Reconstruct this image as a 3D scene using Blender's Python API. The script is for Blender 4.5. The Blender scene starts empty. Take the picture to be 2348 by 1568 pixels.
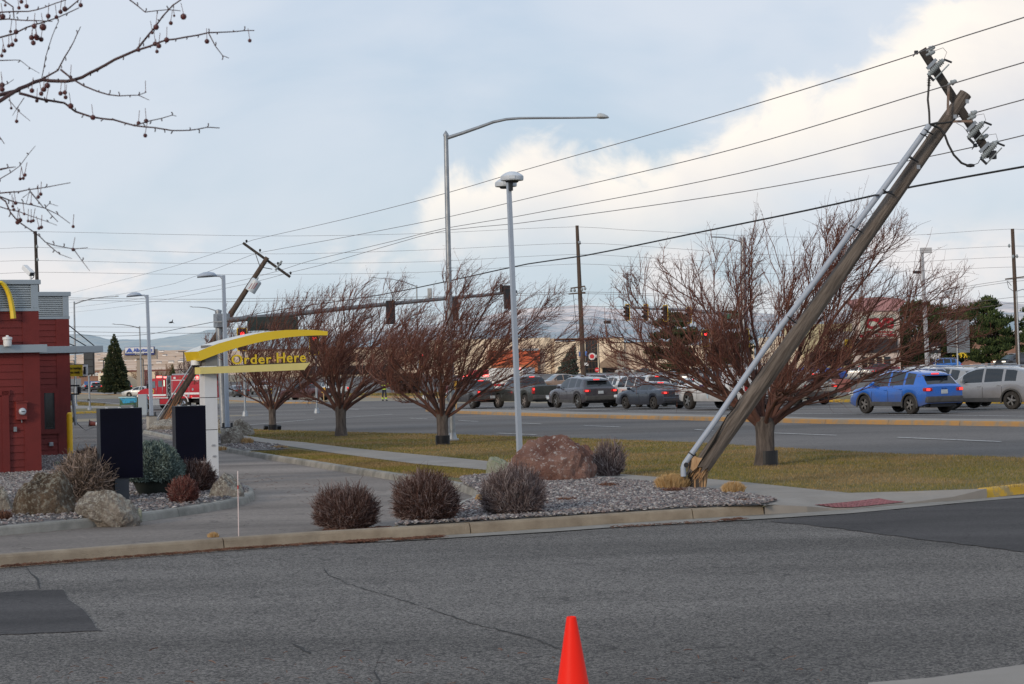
import bpy, bmesh, math, random
import numpy as np
from mathutils import Vector, Matrix, geometry, noise as mnoise
R = math.radians
scene = bpy.context.scene
col = scene.collection
rnd = random.Random(7)

# ---------------- camera ----------------
F = 4563.0; CX = 1173.5; CY = 784.0          # focal length and centre in the units used below
CAMZ = 2.05
pitch = math.atan(58 / F); roll = 0.0227
fw = Vector((0, math.cos(pitch), math.sin(pitch)))
u0 = Vector((0, -math.sin(pitch), math.cos(pitch)))
r0 = Vector((1, 0, 0))
cr = r0 * math.cos(roll) - u0 * math.sin(roll)
cu = u0 * math.cos(roll) + r0 * math.sin(roll)
cd = bpy.data.cameras.new('camera'); cam = bpy.data.objects.new('camera', cd); col.objects.link(cam)
cam.matrix_world = Matrix(((cr.x, cu.x, -fw.x, 0), (cr.y, cu.y, -fw.y, 0), (cr.z, cu.z, -fw.z, CAMZ), (0, 0, 0, 1)))
cd.sensor_width = 36; cd.lens = F * 36 / 2347.0; cd.clip_start = 0.1; cd.clip_end = 40000
cd.dof.use_dof = True; cd.dof.focus_distance = 60; cd.dof.aperture_fstop = 16
scene.camera = cam

# ---------------- sky, sun, exposure ----------------
SUN_EL, SUN_AZ = R(16), R(215)                 # low, behind the camera and to the left
scene.view_settings.view_transform = 'Standard'; scene.view_settings.look = 'None'
scene.view_settings.gamma = 1; scene.view_settings.exposure = 0.17
world = bpy.data.worlds.new("World"); scene.world = world; world.use_nodes = True

def build_sky():
    nt = world.node_tree; nt.nodes.clear(); N = nt.nodes.new; L = nt.links.new
    def math_(op, a, b=None, c=None, clamp=False):
        n = N('ShaderNodeMath'); n.operation = op; n.use_clamp = clamp
        for i, v in enumerate((a, b, c)):
            if v is None: continue
            if isinstance(v, (int, float)): n.inputs[i].default_value = v
            else: L(v, n.inputs[i])
        return n.outputs[0]
    def mix(fac, a, b):
        n = N('ShaderNodeMix'); n.data_type = 'RGBA'
        if isinstance(fac, (int, float)): n.inputs[0].default_value = fac
        else: L(fac, n.inputs[0])
        for k, v in ((6, a), (7, b)):
            if isinstance(v, tuple): n.inputs[k].default_value = (*v, 1)
            else: L(v, n.inputs[k])
        return n.outputs[2]
    def curve(x, pts):
        n = N('ShaderNodeFloatCurve'); L(x, n.inputs['Value'])
        c = n.mapping.curves[0]
        c.points[0].location = pts[0]; c.points[1].location = pts[-1]
        for p in pts[1:-1]: c.points.new(*p)
        n.mapping.update(); return n.outputs[0]
    out = N('ShaderNodeOutputWorld'); bg = N('ShaderNodeBackground'); bg.inputs['Strength'].default_value = 0.1
    sky = N('ShaderNodeTexSky'); sky.sky_type = 'NISHITA'; sky.sun_disc = False
    sky.sun_elevation = SUN_EL; sky.sun_rotation = SUN_AZ; sky.air_density = 1.0; sky.dust_density = 1.5; sky.ozone_density = 1.2
    tc = N('ShaderNodeTexCoord'); sp = N('ShaderNodeSeparateXYZ'); L(tc.outputs['Generated'], sp.inputs[0])
    dy = math_('MAXIMUM', sp.outputs[1], 0.25)
    u = math_('DIVIDE', sp.outputs[0], dy); v = math_('DIVIDE', sp.outputs[2], dy)
    cmb = N('ShaderNodeCombineXYZ'); L(u, cmb.inputs[0]); L(v, cmb.inputs[1])
    def nz(scale, detail, rough=0.55, dist=0.0, sx=1.0, sy=1.0, off=0.0):
        mp = N('ShaderNodeMapping'); L(cmb.outputs[0], mp.inputs[0]); mp.inputs['Scale'].default_value = (sx, sy, 1); mp.inputs['Location'].default_value = (off, off * .7, off * .3)
        n = N('ShaderNodeTexNoise'); n.inputs['Scale'].default_value = scale; n.inputs['Detail'].default_value = detail
        n.inputs['Roughness'].default_value = rough; n.inputs['Distortion'].default_value = dist
        L(mp.outputs[0], n.inputs['Vector']); return n.outputs['Fac']
    puff = math_('SUBTRACT', nz(26, 6, 0.58, 0.4, 1, 1.15), 0.5)
    wisp = math_('SUBTRACT', nz(7, 5, 0.55, 0.6, 1, 2.4, 3.1), 0.5)
    # direction x mapped to 0..1 (the view spans 0.24..0.76), height mapped to 0..1
    ux = math_('ADD', u, 0.5, clamp=True)
    def E(px, py):   # a direction in the tangent plane
        return ((px - CX) / F + 0.5, ((842 - py) / F - (px - CX) / F * 0.0227) * 3 + 0.2)
    vv = math_('ADD', math_('MULTIPLY', v, 3.0), 0.2)
    top = [E(700, 640), E(900, 560), E(985, 450), E(1035, 385), E(1110, 380), E(1170, 325), E(1225, 275), E(1290, 278), E(1350, 335), E(1440, 360), E(1530, 345), E(1570, 290), E(1640, 260), E(1800, 190), E(1960, 150), E(2010, 80), E(2110, 30), E(2200, -40), E(2420, -160)]
    top = [(0.0, 0.1), (0.36, 0.2)] + top + [(1.0, 1.0)]
    # a curve node clamps to 0..1, so heights are stored scaled by 1.2
    S = 1.25
    topc = math_('MULTIPLY', curve(ux, [(a, b / S) for a, b in top]), S)
    d1 = math_('SUBTRACT', math_('ADD', topc, math_('ADD', math_('MULTIPLY', puff, 0.20), math_('MULTIPLY', wisp, 0.08))), vv)      # >0 inside the bank
    bank = N('ShaderNodeMapRange'); bank.interpolation_type = 'SMOOTHSTEP'; L(d1, bank.inputs[0])
    bank.inputs[1].default_value = -0.006; bank.inputs[2].default_value = 0.055
    low = [(0, .3), E(600, 540), E(1000, 570), E(1500, 535), E(1900, 455), E(2347, 360), (1, .6)]
    lowc = math_('MULTIPLY', curve(ux, [(a, b / S) for a, b in low]), S)
    d2 = math_('SUBTRACT', vv, math_('ADD', lowc, math_('MULTIPLY', wisp, 0.3)))
    fade = N('ShaderNodeMapRange'); fade.interpolation_type = 'SMOOTHSTEP'; L(d2, fade.inputs[0])
    fade.inputs[1].default_value = -0.09; fade.inputs[2].default_value = 0.10
    bankm = math_('MULTIPLY', bank.outputs[0], fade.outputs[0])
    # brightness inside: bright at its upper rim, greyer below
    rim = N('ShaderNodeMapRange'); L(d1, rim.inputs[0]); rim.inputs[1].default_value = 0.02; rim.inputs[2].default_value = 0.24
    rim.inputs[3].default_value = 1; rim.inputs[4].default_value = 0
    shade = math_('ADD', math_('ADD', rim.outputs[0], math_('MULTIPLY', puff, 1.5)), math_('MULTIPLY', wisp, 1.6), clamp=True)
    cloudc = mix(shade, (6.9, 6.9, 7.2), (9.5, 8.85, 8.05))
    # low clouds near the horizon
    lowband = curve(math_('MULTIPLY', vv, 1.0, clamp=True), [(0, 0), (.22, .25), (.30, .75), (.345, .95), (.39, .55), (.44, .05), (.5, 0), (1, 0)])
    pl = math_('ADD', nz(11, 5, 0.55, 0.3, 1, 2.0, 7.7), math_('MULTIPLY', puff, 0.25))
    m2 = N('ShaderNodeMapRange'); m2.interpolation_type = 'SMOOTHSTEP'; L(pl, m2.inputs[0]); m2.inputs[1].default_value = 0.44; m2.inputs[2].default_value = 0.60
    lowm = math_('MULTIPLY', m2.outputs[0], lowband)
    # thin high veil
    veil = N('ShaderNodeMapRange'); veil.interpolation_type = 'SMOOTHSTEP'; L(math_('ADD', nz(3.2, 4, 0.5, 0.5, 1, 1.3, 1.3), math_('MULTIPLY', wisp, 0.3)), veil.inputs[0])
    veil.inputs[1].default_value = 0.36; veil.inputs[2].default_value = 0.66
    # pale air over the deep sky colour
    blue = mix(curve(math_('MULTIPLY', vv, 1.0, clamp=True), [(0, 0), (.3, .12), (.6, .6), (1, 1)]), (4.7, 5.9, 6.7), (4.6, 5.7, 7.3))
    base = mix(0.88, sky.outputs[0], blue)
    vfac = math_('MULTIPLY', veil.outputs[0], 0.62)
    c1 = mix(vfac, base, (7.0, 7.3, 7.9))
    c2 = mix(math_('MULTIPLY', lowm, 0.75), c1, (8.3, 7.8, 7.6))
    c3 = mix(math_('MULTIPLY', bankm, 0.96), c2, cloudc)
    L(c3, bg.inputs['Color']); L(bg.outputs[0], out.inputs[0])
build_sky()
sd = bpy.data.lights.new('sun', 'SUN'); sd.energy = 1.5; sd.angle = R(12); sd.color = (1.0, 0.84, 0.66)
so = bpy.data.objects.new('sun', sd); col.objects.link(so)
_sv = Vector((math.sin(SUN_AZ) * math.cos(SUN_EL), math.cos(SUN_AZ) * math.cos(SUN_EL), math.sin(SUN_EL)))
so.rotation_euler = _sv.to_track_quat('Z', 'Y').to_euler(); so.location = _sv * 50

# ---------------- places: the shape of the ground ----------------
def interp(x, pts):
    if x <= pts[0][0]: return pts[0][1]
    for (a, b), (c, d) in zip(pts, pts[1:]):
        if x <= c: return b + (d - b) * (x - a) / (c - a)
    return pts[-1][1]
_PA = [(-100, 0), (30, 0), (62, -.12), (95, -.35), (121, -.6), (168, -.78), (200, -.85), (320, -.7), (600, -.7)]
_PC = [(75, 0), (110, .5), (165, 1.5), (230, 1.0), (285, .2), (400, 0)]
def G(x, y):
    return interp(-.454 * x + .891 * y, _PA) + interp(.891 * x + .454 * y, _PC)
def ray(px, py): return fw + cr * ((px - CX) / F) + cu * ((CY - py) / F)
def P(px, py, Y):
    d = ray(px, py); return Vector((0, 0, CAMZ)) + d * (Y / d.y)
def gp(px, py, off=0.0):
    d = ray(px, py); lo, hi = 3.0, 3.0
    while hi < 3000:
        hi = lo * 1.06
        q = d * (hi / d.y)
        if CAMZ + q.z < G(q.x, q.y) + off: break
        lo = hi
    for _ in range(40):
        m = (lo + hi) / 2; q = d * (m / d.y)
        if CAMZ + q.z < G(q.x, q.y) + off: hi = m
        else: lo = m
    q = d * (hi / d.y); return Vector((q.x, q.y, CAMZ + q.z))
def base_at(px, Y):                 # ground point in the direction px at depth Y
    q = P(px, 850, Y); return Vector((q.x, q.y, G(q.x, q.y)))

# ---------------- tagging helpers ----------------
def tag(o, label=None, cat=None, group=None, kind=None):
    if label: o['label'] = label
    if cat: o['category'] = cat
    if group: o['group'] = group
    if kind: o['kind'] = kind
    return o
def empty(name, loc, rz=0.0, label=None, cat=None, group=None):
    o = bpy.data.objects.new(name, None); col.objects.link(o); o.location = loc; o.rotation_euler = (0, 0, rz)
    o.empty_display_size = 0.2
    return tag(o, label, cat, group)
class MB:
    def __init__(s): s.v = []; s.f = []; s.m = []; s.sm = []
    def add(s, vs, fs, mi=0, smooth=False):
        b = len(s.v); s.v.extend([tuple(v) for v in vs]); s.f.extend([tuple(i + b for i in f) for f in fs])
        s.m.extend([mi] * len(fs)); s.sm.extend([smooth] * len(fs)); return s
    def box(s, c, d, rz=0.0, mi=0, bev=0.0, M=None):
        x, y, z = (k / 2 for k in d)
        if bev > 0:
            b = min(bev, x * .9, y * .9, z * .9); vs = []; fs = []
            bm = bmesh.new(); bmesh.ops.create_cube(bm, size=1)
            for v in bm.verts: v.co = Vector((v.co.x * 2 * x, v.co.y * 2 * y, v.co.z * 2 * z))
            bmesh.ops.bevel(bm, geom=bm.edges[:], offset=b, segments=2, affect='EDGES', profile=.6)
            vs = [v.co.copy() for v in bm.verts]; bm.verts.index_update(); fs = [[v.index for v in f.verts] for f in bm.faces]; bm.free()
        else:
            vs = [Vector((a, b, c_)) for a in (-x, x) for b in (-y, y) for c_ in (-z, z)]
            fs = [(0, 1, 3, 2), (4, 6, 7, 5), (0, 4, 5, 1), (2, 3, 7, 6), (0, 2, 6, 4), (1, 5, 7, 3)]
        rot = M if M is not None else Matrix.Rotation(rz, 3, 'Z')
        return s.add([rot @ v + Vector(c) for v in vs], fs, mi)
    def tube(s, pts, rad, n=8, mi=0, caps=True, smooth=True):
        pts = [Vector(p) for p in pts]; k = len(pts)
        if isinstance(rad, (int, float)): rad = [rad] * k
        vs = []; fs = []; up = None
        for i, p in enumerate(pts):
            t = (pts[min(i + 1, k - 1)] - pts[max(i - 1, 0)])
            if t.length < 1e-9: t = Vector((0, 0, 1))
            t.normalize()
            if up is None: up = t.orthogonal().normalized()
            else:
                up = up - t * up.dot(t)
                up = up.normalized() if up.length > 1e-6 else t.orthogonal().normalized()
            w = t.cross(up)
            for j in range(n):
                a = 2 * math.pi * j / n; vs.append(p + (up * math.cos(a) + w * math.sin(a)) * rad[i])
        for i in range(k - 1):
            for j in range(n):
                a = i * n + j; b = i * n + (j + 1) % n; fs.append((a, b, b + n, a + n))
        if caps: fs.append(tuple(range(n - 1, -1, -1))); fs.append(tuple(range((k - 1) * n, k * n)))
        return s.add(vs, fs, mi, smooth)
    def lathe(s, prof, c=(0, 0, 0), n=24, axis='Z', mi=0, smooth=True, cap=True):
        vs = []; fs = []; c = Vector(c)
        for r_, z in prof:
            for j in range(n):
                a = 2 * math.pi * j / n
                q = (r_ * math.cos(a), r_ * math.sin(a), z)
                if axis == 'X': q = (z, q[0], q[1])
                if axis == 'Y': q = (q[0], z, q[1])
                vs.append(Vector(q) + c)
        for i in range(len(prof) - 1):
            for j in range(n):
                a = i * n + j; b = i * n + (j + 1) % n; fs.append((a, b, b + n, a + n))
        if cap and prof[0][0] > 1e-6: fs.append(tuple(range(n - 1, -1, -1)))
        if cap and prof[-1][0] > 1e-6: fs.append(tuple(range((len(prof) - 1) * n, len(prof) * n)))
        return s.add(vs, fs, mi, smooth)
    def prism(s, poly, ext, mi=0):   # poly: 3-D points, ext: vector
        n = len(poly); e = Vector(ext); a = [Vector(p) for p in poly]
        vs = a + [p + e for p in a]
        fs = [tuple(range(n - 1, -1, -1)), tuple(range(n, 2 * n))] + [(i, (i + 1) % n, (i + 1) % n + n, i + n) for i in range(n)]
        return s.add(vs, fs, mi)
    def build(s, name, mats, parent=None, loc=None, sharp=40):
        me = bpy.data.meshes.new(name); me.from_pydata(s.v, [], s.f)
        if not isinstance(mats, (list, tuple)): mats = [mats]
        for m in mats: me.materials.append(m)
        me.polygons.foreach_set('material_index', s.m)
        me.polygons.foreach_set('use_smooth', s.sm)
        me.update()
        if any(s.sm): me.set_sharp_from_angle(angle=R(sharp))
        o = bpy.data.objects.new(name, me); col.objects.link(o)
        if parent is not None: o.parent = parent
        if loc is not None: o.location = loc
        return o
def world_parent(o, p):              # keep world position of geometry written in world space
    o.parent = p; o.matrix_parent_inverse = (Matrix.Translation(p.location) @ p.rotation_euler.to_matrix().to_4x4()).inverted(); return o
def arr_mesh(name, V, Fc, mat, parent=None, smooth=False):   # numpy arrays, quads or tris of one size
    me = bpy.data.meshes.new(name); nf, k = Fc.shape
    me.vertices.add(len(V)); me.vertices.foreach_set('co', V.astype(np.float32).ravel())
    me.loops.add(nf * k); me.loops.foreach_set('vertex_index', Fc.astype(np.int32).ravel())
    me.polygons.add(nf); me.polygons.foreach_set('loop_start', np.arange(0, nf * k, k, dtype=np.int32))
    me.materials.append(mat); me.update(calc_edges=True)
    me.polygons.foreach_set('use_smooth', np.full(nf, smooth)); me.update()
    o = bpy.data.objects.new(name, me); col.objects.link(o)
    if parent is not None: o.parent = parent
    return o
def copy_tree(o, parent=None):
    c = o.copy(); col.objects.link(c); c.parent = parent
    if parent is not None: c.matrix_parent_inverse = o.matrix_parent_inverse.copy()
    for ch in list(o.children): copy_tree(ch, c)
    return c
def text_mesh(name, body, size, mat, loc, rot, parent=None, ext=0.01, align='LEFT', bold=0.0, sx=1.0, space=1.0):
    cu_ = bpy.data.curves.new(name + '_curve', 'FONT'); cu_.body = body; cu_.size = size; cu_.extrude = ext; cu_.align_x = align
    cu_.offset = bold; cu_.space_character = space
    t = bpy.data.objects.new(name + '_t', cu_); col.objects.link(t)
    bpy.context.view_layer.update()
    me = bpy.data.meshes.new_from_object(t.evaluated_get(bpy.context.evaluated_depsgraph_get()))
    bpy.data.objects.remove(t); me.materials.clear(); me.materials.append(mat)
    o = bpy.data.objects.new(name, me); col.objects.link(o)
    o.location = loc; o.rotation_euler = rot; o.scale = (sx, 1, 1)
    if parent is not None: world_parent(o, parent)
    return o

# ---------------- materials ----------------
MT = {}
def mat(name, c, rough=.6, metal=0.0, var=.12, scale=6.0, bump=0.0, bscale=None, c2=None, detail=4, spec=.5, stretch=(1, 1, 1), coat=0.0, emit=None, es=0.0, coords='Object', thr=None, rot=None):
    if name in MT: return MT[name]
    m = bpy.data.materials.new(name); m.use_nodes = True; nt = m.node_tree; N = nt.nodes.new; L = nt.links.new
    b = nt.nodes['Principled BSDF']; b.inputs['Roughness'].default_value = rough; b.inputs['Metallic'].default_value = metal
    b.inputs['Specular IOR Level'].default_value = spec; b.inputs['Coat Weight'].default_value = coat
    tc = N('ShaderNodeTexCoord'); mp = N('ShaderNodeMapping'); mp.inputs['Scale'].default_value = stretch
    if rot is None: L(tc.outputs[coords], mp.inputs[0])
    else:
        m0 = N('ShaderNodeMapping'); m0.inputs['Rotation'].default_value = rot; L(tc.outputs[coords], m0.inputs[0]); L(m0.outputs[0], mp.inputs[0])
    nz = N('ShaderNodeTexNoise'); nz.inputs['Scale'].default_value = scale; nz.inputs['Detail'].default_value = detail; nz.inputs['Roughness'].default_value = .6
    L(mp.outputs[0], nz.inputs['Vector'])
    rp = N('ShaderNodeValToRGB'); lo, hi = (0.3, 0.7) if thr is None else thr
    rp.color_ramp.elements[0].position = lo; rp.color_ramp.elements[1].position = hi
    a = tuple(min(1, k * (1 - var)) for k in c); d = tuple(min(1, k * (1 + var)) for k in c) if c2 is None else c2
    if c2 is not None: a = c
    rp.color_ramp.elements[0].color = (*a, 1); rp.color_ramp.elements[1].color = (*d, 1)
    L(nz.outputs['Fac'], rp.inputs[0]); L(rp.outputs[0], b.inputs['Base Color'])
    if bump > 0:
        n2 = N('ShaderNodeTexNoise'); n2.inputs['Scale'].default_value = bscale or scale * 4; n2.inputs['Detail'].default_value = 5
        L(mp.outputs[0], n2.inputs['Vector'])
        bp = N('ShaderNodeBump'); bp.inputs['Strength'].default_value = min(1, bump); bp.inputs['Distance'].default_value = .02
        L(n2.outputs['Fac'], bp.inputs['Height']); L(bp.outputs[0], b.inputs['Normal'])
    if emit is not None:
        b.inputs['Emission Color'].default_value = (*emit, 1); b.inputs['Emission Strength'].default_value = es
    MT[name] = m; return m
def nodes_of(m): return m.node_tree.nodes, m.node_tree.links.new, m.node_tree.nodes['Principled BSDF']
def ramp(nt, fac, stops):
    r_ = nt.nodes.new('ShaderNodeValToRGB'); e = r_.color_ramp.elements
    e[0].position = stops[0][0]; e[0].color = (*stops[0][1], 1); e[1].position = stops[-1][0]; e[1].color = (*stops[-1][1], 1)
    for p, c in stops[1:-1]:
        k = e.new(p); k.color = (*c, 1)
    nt.links.new(fac, r_.inputs[0]); return r_.outputs[0]
def island_mat(name, stops, rough=.8, patch=None, patchscale=.4, spec=.3):
    m = bpy.data.materials.new(name); m.use_nodes = True; nt = m.node_tree; N, L, b = nodes_of(m)
    g = N.new('ShaderNodeNewGeometry'); c = ramp(nt, g.outputs['Random Per Island'], stops)
    if patch:
        nz = N.new('ShaderNodeTexNoise'); nz.inputs['Scale'].default_value = patchscale; nz.inputs['Detail'].default_value = 4
        tc = N.new('ShaderNodeTexCoord'); L(tc.outputs['Object'], nz.inputs['Vector'])
        mr = N.new('ShaderNodeMapRange'); L(nz.outputs['Fac'], mr.inputs[0]); mr.inputs[1].default_value = .42; mr.inputs[2].default_value = .6
        c2 = ramp(nt, g.outputs['Random Per Island'], patch)
        mx = N.new('ShaderNodeMix'); mx.data_type = 'RGBA'; L(mr.outputs[0], mx.inputs[0]); L(c, mx.inputs[6]); L(c2, mx.inputs[7]); c = mx.outputs[2]
    L(c, b.inputs['Base Color']); b.inputs['Roughness'].default_value = rough; b.inputs['Specular IOR Level'].default_value = spec
    MT[name] = m; return m
# ---------------- ground sheets ----------------
def inside(pt, poly):
    x, y = pt; c = False; n = len(poly); j = n - 1
    for i in range(n):
        xi, yi = poly[i]; xj, yj = poly[j]
        if (yi > y) != (yj > y) and x < (xj - xi) * (y - yi) / (yj - yi) + xi: c = not c
        j = i
    return c
def dens(pts, step, close=True):
    out = []; n = len(pts)
    for i in range(n if close else n - 1):
        a = Vector(pts[i][:2]); b = Vector(pts[(i + 1) % n][:2]); k = max(1, int((b - a).length / step))
        for j in range(k): out.append(a.lerp(b, j / k))
    if not close: out.append(Vector(pts[-1][:2]))
    return out
def sheet(name, poly, off, m, step=1.5, label=None, zf=None, kind='structure', skirt=0):
    b = dens(poly, step); pl = [(p.x, p.y) for p in b]; n = len(b)
    xs = [p[0] for p in pl]; ys = [p[1] for p in pl]
    V = [Vector(p) for p in pl]
    x = math.floor(min(xs) / step) * step
    while x < max(xs):
        y = math.floor(min(ys) / step) * step
        while y < max(ys):
            if inside((x, y), pl) and min((x - p[0]) ** 2 + (y - p[1]) ** 2 for p in pl) > (step * .35) ** 2: V.append(Vector((x + .001, y + .0007)))
            y += step
        x += step
    vs, es, fs, *_ = geometry.delaunay_2d_cdt(V, [(i, (i + 1) % n) for i in range(n)], [], 1, 1e-5)
    zf = zf or (lambda x, y: G(x, y))
    v3 = [(v.x, v.y, zf(v.x, v.y) + off) for v in vs]
    mb = MB()
    ff = []
    for f in fs:
        a, b_, c = (Vector(v3[i]) for i in f[:3])
        ff.append(tuple(f) if (b_ - a).cross(c - a).z > 0 else tuple(reversed(f)))
    mb.add(v3, ff)
    o = mb.build(name, m); tag(o, kind=kind, label=label); return o
def gxy(px, py, off=0.0):
    q = gp(px, py, off); return (q.x, q.y)
UP = 0.14     # the planted beds, footpath and lawn lie a kerb height above the drive
def gu(px, py): return gxy(px, py, UP)

# --- materials of the ground
def asphalt(name, base, dark, light, speck=70, patch=.35, bump=.5):
    m = bpy.data.materials.new(name); m.use_nodes = True; nt = m.node_tree; N, L, b = nodes_of(m)
    tc = N.new('ShaderNodeTexCoord'); o = tc.outputs['Object']
    n1 = N.new('ShaderNodeTexNoise'); n1.inputs['Scale'].default_value = speck; n1.inputs['Detail'].default_value = 3; n1.inputs['Roughness'].default_value = .7; L(o, n1.inputs['Vector'])
    vo = N.new('ShaderNodeTexVoronoi'); vo.inputs['Scale'].default_value = speck * .9; L(o, vo.inputs['Vector'])
    sp = N.new('ShaderNodeSeparateColor'); L(vo.outputs['Color'], sp.inputs[0])
    a = N.new('ShaderNodeMath'); a.operation = 'ADD'; L(n1.outputs['Fac'], a.inputs[0]); 
    a2 = N.new('ShaderNodeMath'); a2.operation = 'MULTIPLY'; L(sp.outputs[0], a2.inputs[0]); a2.inputs[1].default_value = .55; L(a2.outputs[0], a.inputs[1])
    c = ramp(nt, a.outputs[0], [(.45, dark), (.75, base), (1.0, light)])
    mp = N.new('ShaderNodeMapping'); mp.inputs['Scale'].default_value = (.25, 1.1, 1); mp.inputs['Rotation'].default_value = (0, 0, .35); L(o, mp.inputs[0])
    n2 = N.new('ShaderNodeTexNoise'); n2.inputs['Scale'].default_value = patch; n2.inputs['Detail'].default_value = 5; L(mp.outputs[0], n2.inputs['Vector'])
    mr = N.new('ShaderNodeMapRange'); L(n2.outputs['Fac'], mr.inputs[0]); mr.inputs[1].default_value = .35; mr.inputs[2].default_value = .65; mr.inputs[3].default_value = .70; mr.inputs[4].default_value = 1.28
    vm = N.new('ShaderNodeVectorMath'); vm.operation = 'SCALE'; L(c, vm.inputs[0]); L(mr.outputs[0], vm.inputs['Scale'])
    # thin tar-dark cracks
    n4 = N.new('ShaderNodeTexNoise'); n4.inputs['Scale'].default_value = .5; n4.inputs['Detail'].default_value = 4; L(o, n4.inputs['Vector'])
    m4 = N.new('ShaderNodeMath'); m4.operation = 'SUBTRACT'; L(n4.outputs['Fac'], m4.inputs[0]); m4.inputs[1].default_value = .5
    m5 = N.new('ShaderNodeMath'); m5.operation = 'ABSOLUTE'; L(m4.outputs[0], m5.inputs[0])
    m6 = N.new('ShaderNodeMapRange'); L(m5.outputs[0], m6.inputs[0]); m6.inputs[1].default_value = .0008; m6.inputs[2].default_value = .004; m6.inputs[3].default_value = .62; m6.inputs[4].default_value = 1
    v2 = N.new('ShaderNodeVectorMath'); v2.operation = 'SCALE'; L(vm.outputs[0], v2.inputs[0]); L(m6.outputs[0], v2.inputs['Scale'])
    L(v2.outputs[0], b.inputs['Base Color']); b.inputs['Roughness'].default_value = .9; b.inputs['Specular IOR Level'].default_value = .25
    bp = N.new('ShaderNodeBump'); bp.inputs['Strength'].default_value = bump; bp.inputs['Distance'].default_value = .012; L(a.outputs[0], bp.inputs['Height']); L(bp.outputs[0], b.inputs['Normal'])
    return m
M_lot = asphalt('coarse asphalt', (.112, .102, .094), (.038, .035, .032), (.235, .215, .19), 66)
M_patch = asphalt('tar patch', (.056, .051, .050), (.042, .039, .038), (.075, .069, .066), 60, .8, .2)
M_road = asphalt('highway asphalt', (.135, .122, .112), (.10, .09, .083), (.175, .16, .146), 40, .12, .2)
M_drive = asphalt('drive concrete', (.215, .185, .160), (.18, .155, .135), (.25, .215, .188), 30, .4, .12)
M_lane = asphalt('lane asphalt', (.125, .11, .10), (.09, .08, .073), (.165, .148, .135), 40, .6, .25)
M_conc = mat('footpath concrete', (.235, .21, .18), rough=.85, c2=(.30, .27, .235), scale=1.3, bump=.25, bscale=90)
M_kerb = mat('kerb concrete', (.20, .155, .108), rough=.9, c2=(.33, .27, .195), scale=3.5, bump=.6, bscale=70, detail=8)
M_kerb2 = mat('weathered kerb concrete', (.16, .155, .135), rough=.9, c2=(.36, .34, .30), scale=2.2, bump=.6, bscale=60, detail=8)
M_yk = mat('yellow kerb paint', (.62, .36, .03), rough=.8, c2=(.36, .27, .12), scale=5, bump=.4, bscale=50, thr=(.5, .62))
M_line = mat('road paint', (.62, .61, .58), rough=.7, c2=(.30, .29, .28), scale=7, thr=(.5, .62))
M_soil = mat('dry ground', (.20, .16, .10), rough=.95, c2=(.30, .25, .17), scale=.05, bump=.3, bscale=3)
M_turf = mat('turf soil', (.10, .10, .03), rough=.95, c2=(.22, .155, .065), scale=.55, detail=6, bump=.5, bscale=60, thr=(.38, .62))
M_gbase = mat('gravel bed soil', (.10, .09, .085), rough=.95, c2=(.2, .19, .18), scale=30)
M_tact = mat('red tactile paving', (.28, .10, .10), rough=.8, var=.2, scale=6)

# the far ground: rings growing to the horizon
def far_ground():
    vs = []; fs = []; ds = [-40, 0, 25, 60, 100, 140, 180, 240, 320, 450, 700, 1200, 2500, 6000, 14000]
    us = np.linspace(-1.5, 1.5, 61)
    for d in ds:
        for u in us:
            w = max(abs(d), 60); x = float(u) * (w + 60); y = float(d)
            g = G(x, y) - .04
            vs.append((x, y, g))
    n = len(us)
    for i in range(len(ds) - 1):
        for j in range(n - 1): a = i * n + j; fs.append((a, a + 1, a + n + 1, a + n))
    o = MB().add(vs, fs).build('ground', M_soil); tag(o, kind='structure')
far_ground()
# near lot and the highway / junction
sheet('asphalt_lot', [(-60, 1), (60, 1), (60, 30), (40, 36), (-60, 36)], 0.0, M_lot, 2.5)
cross = [(-150, 36.2), (-60, 36.2), (60, 36.2), (75, 50), (150, 60), (170, 150), (60, 430), (-240, 430)]
sheet('road', [(-70, 36.004), (60, 36.004), (160, 70), (160, 230), (60, 420), (-200, 420), (-160, 200)], -0.002, M_road, 5)

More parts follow.
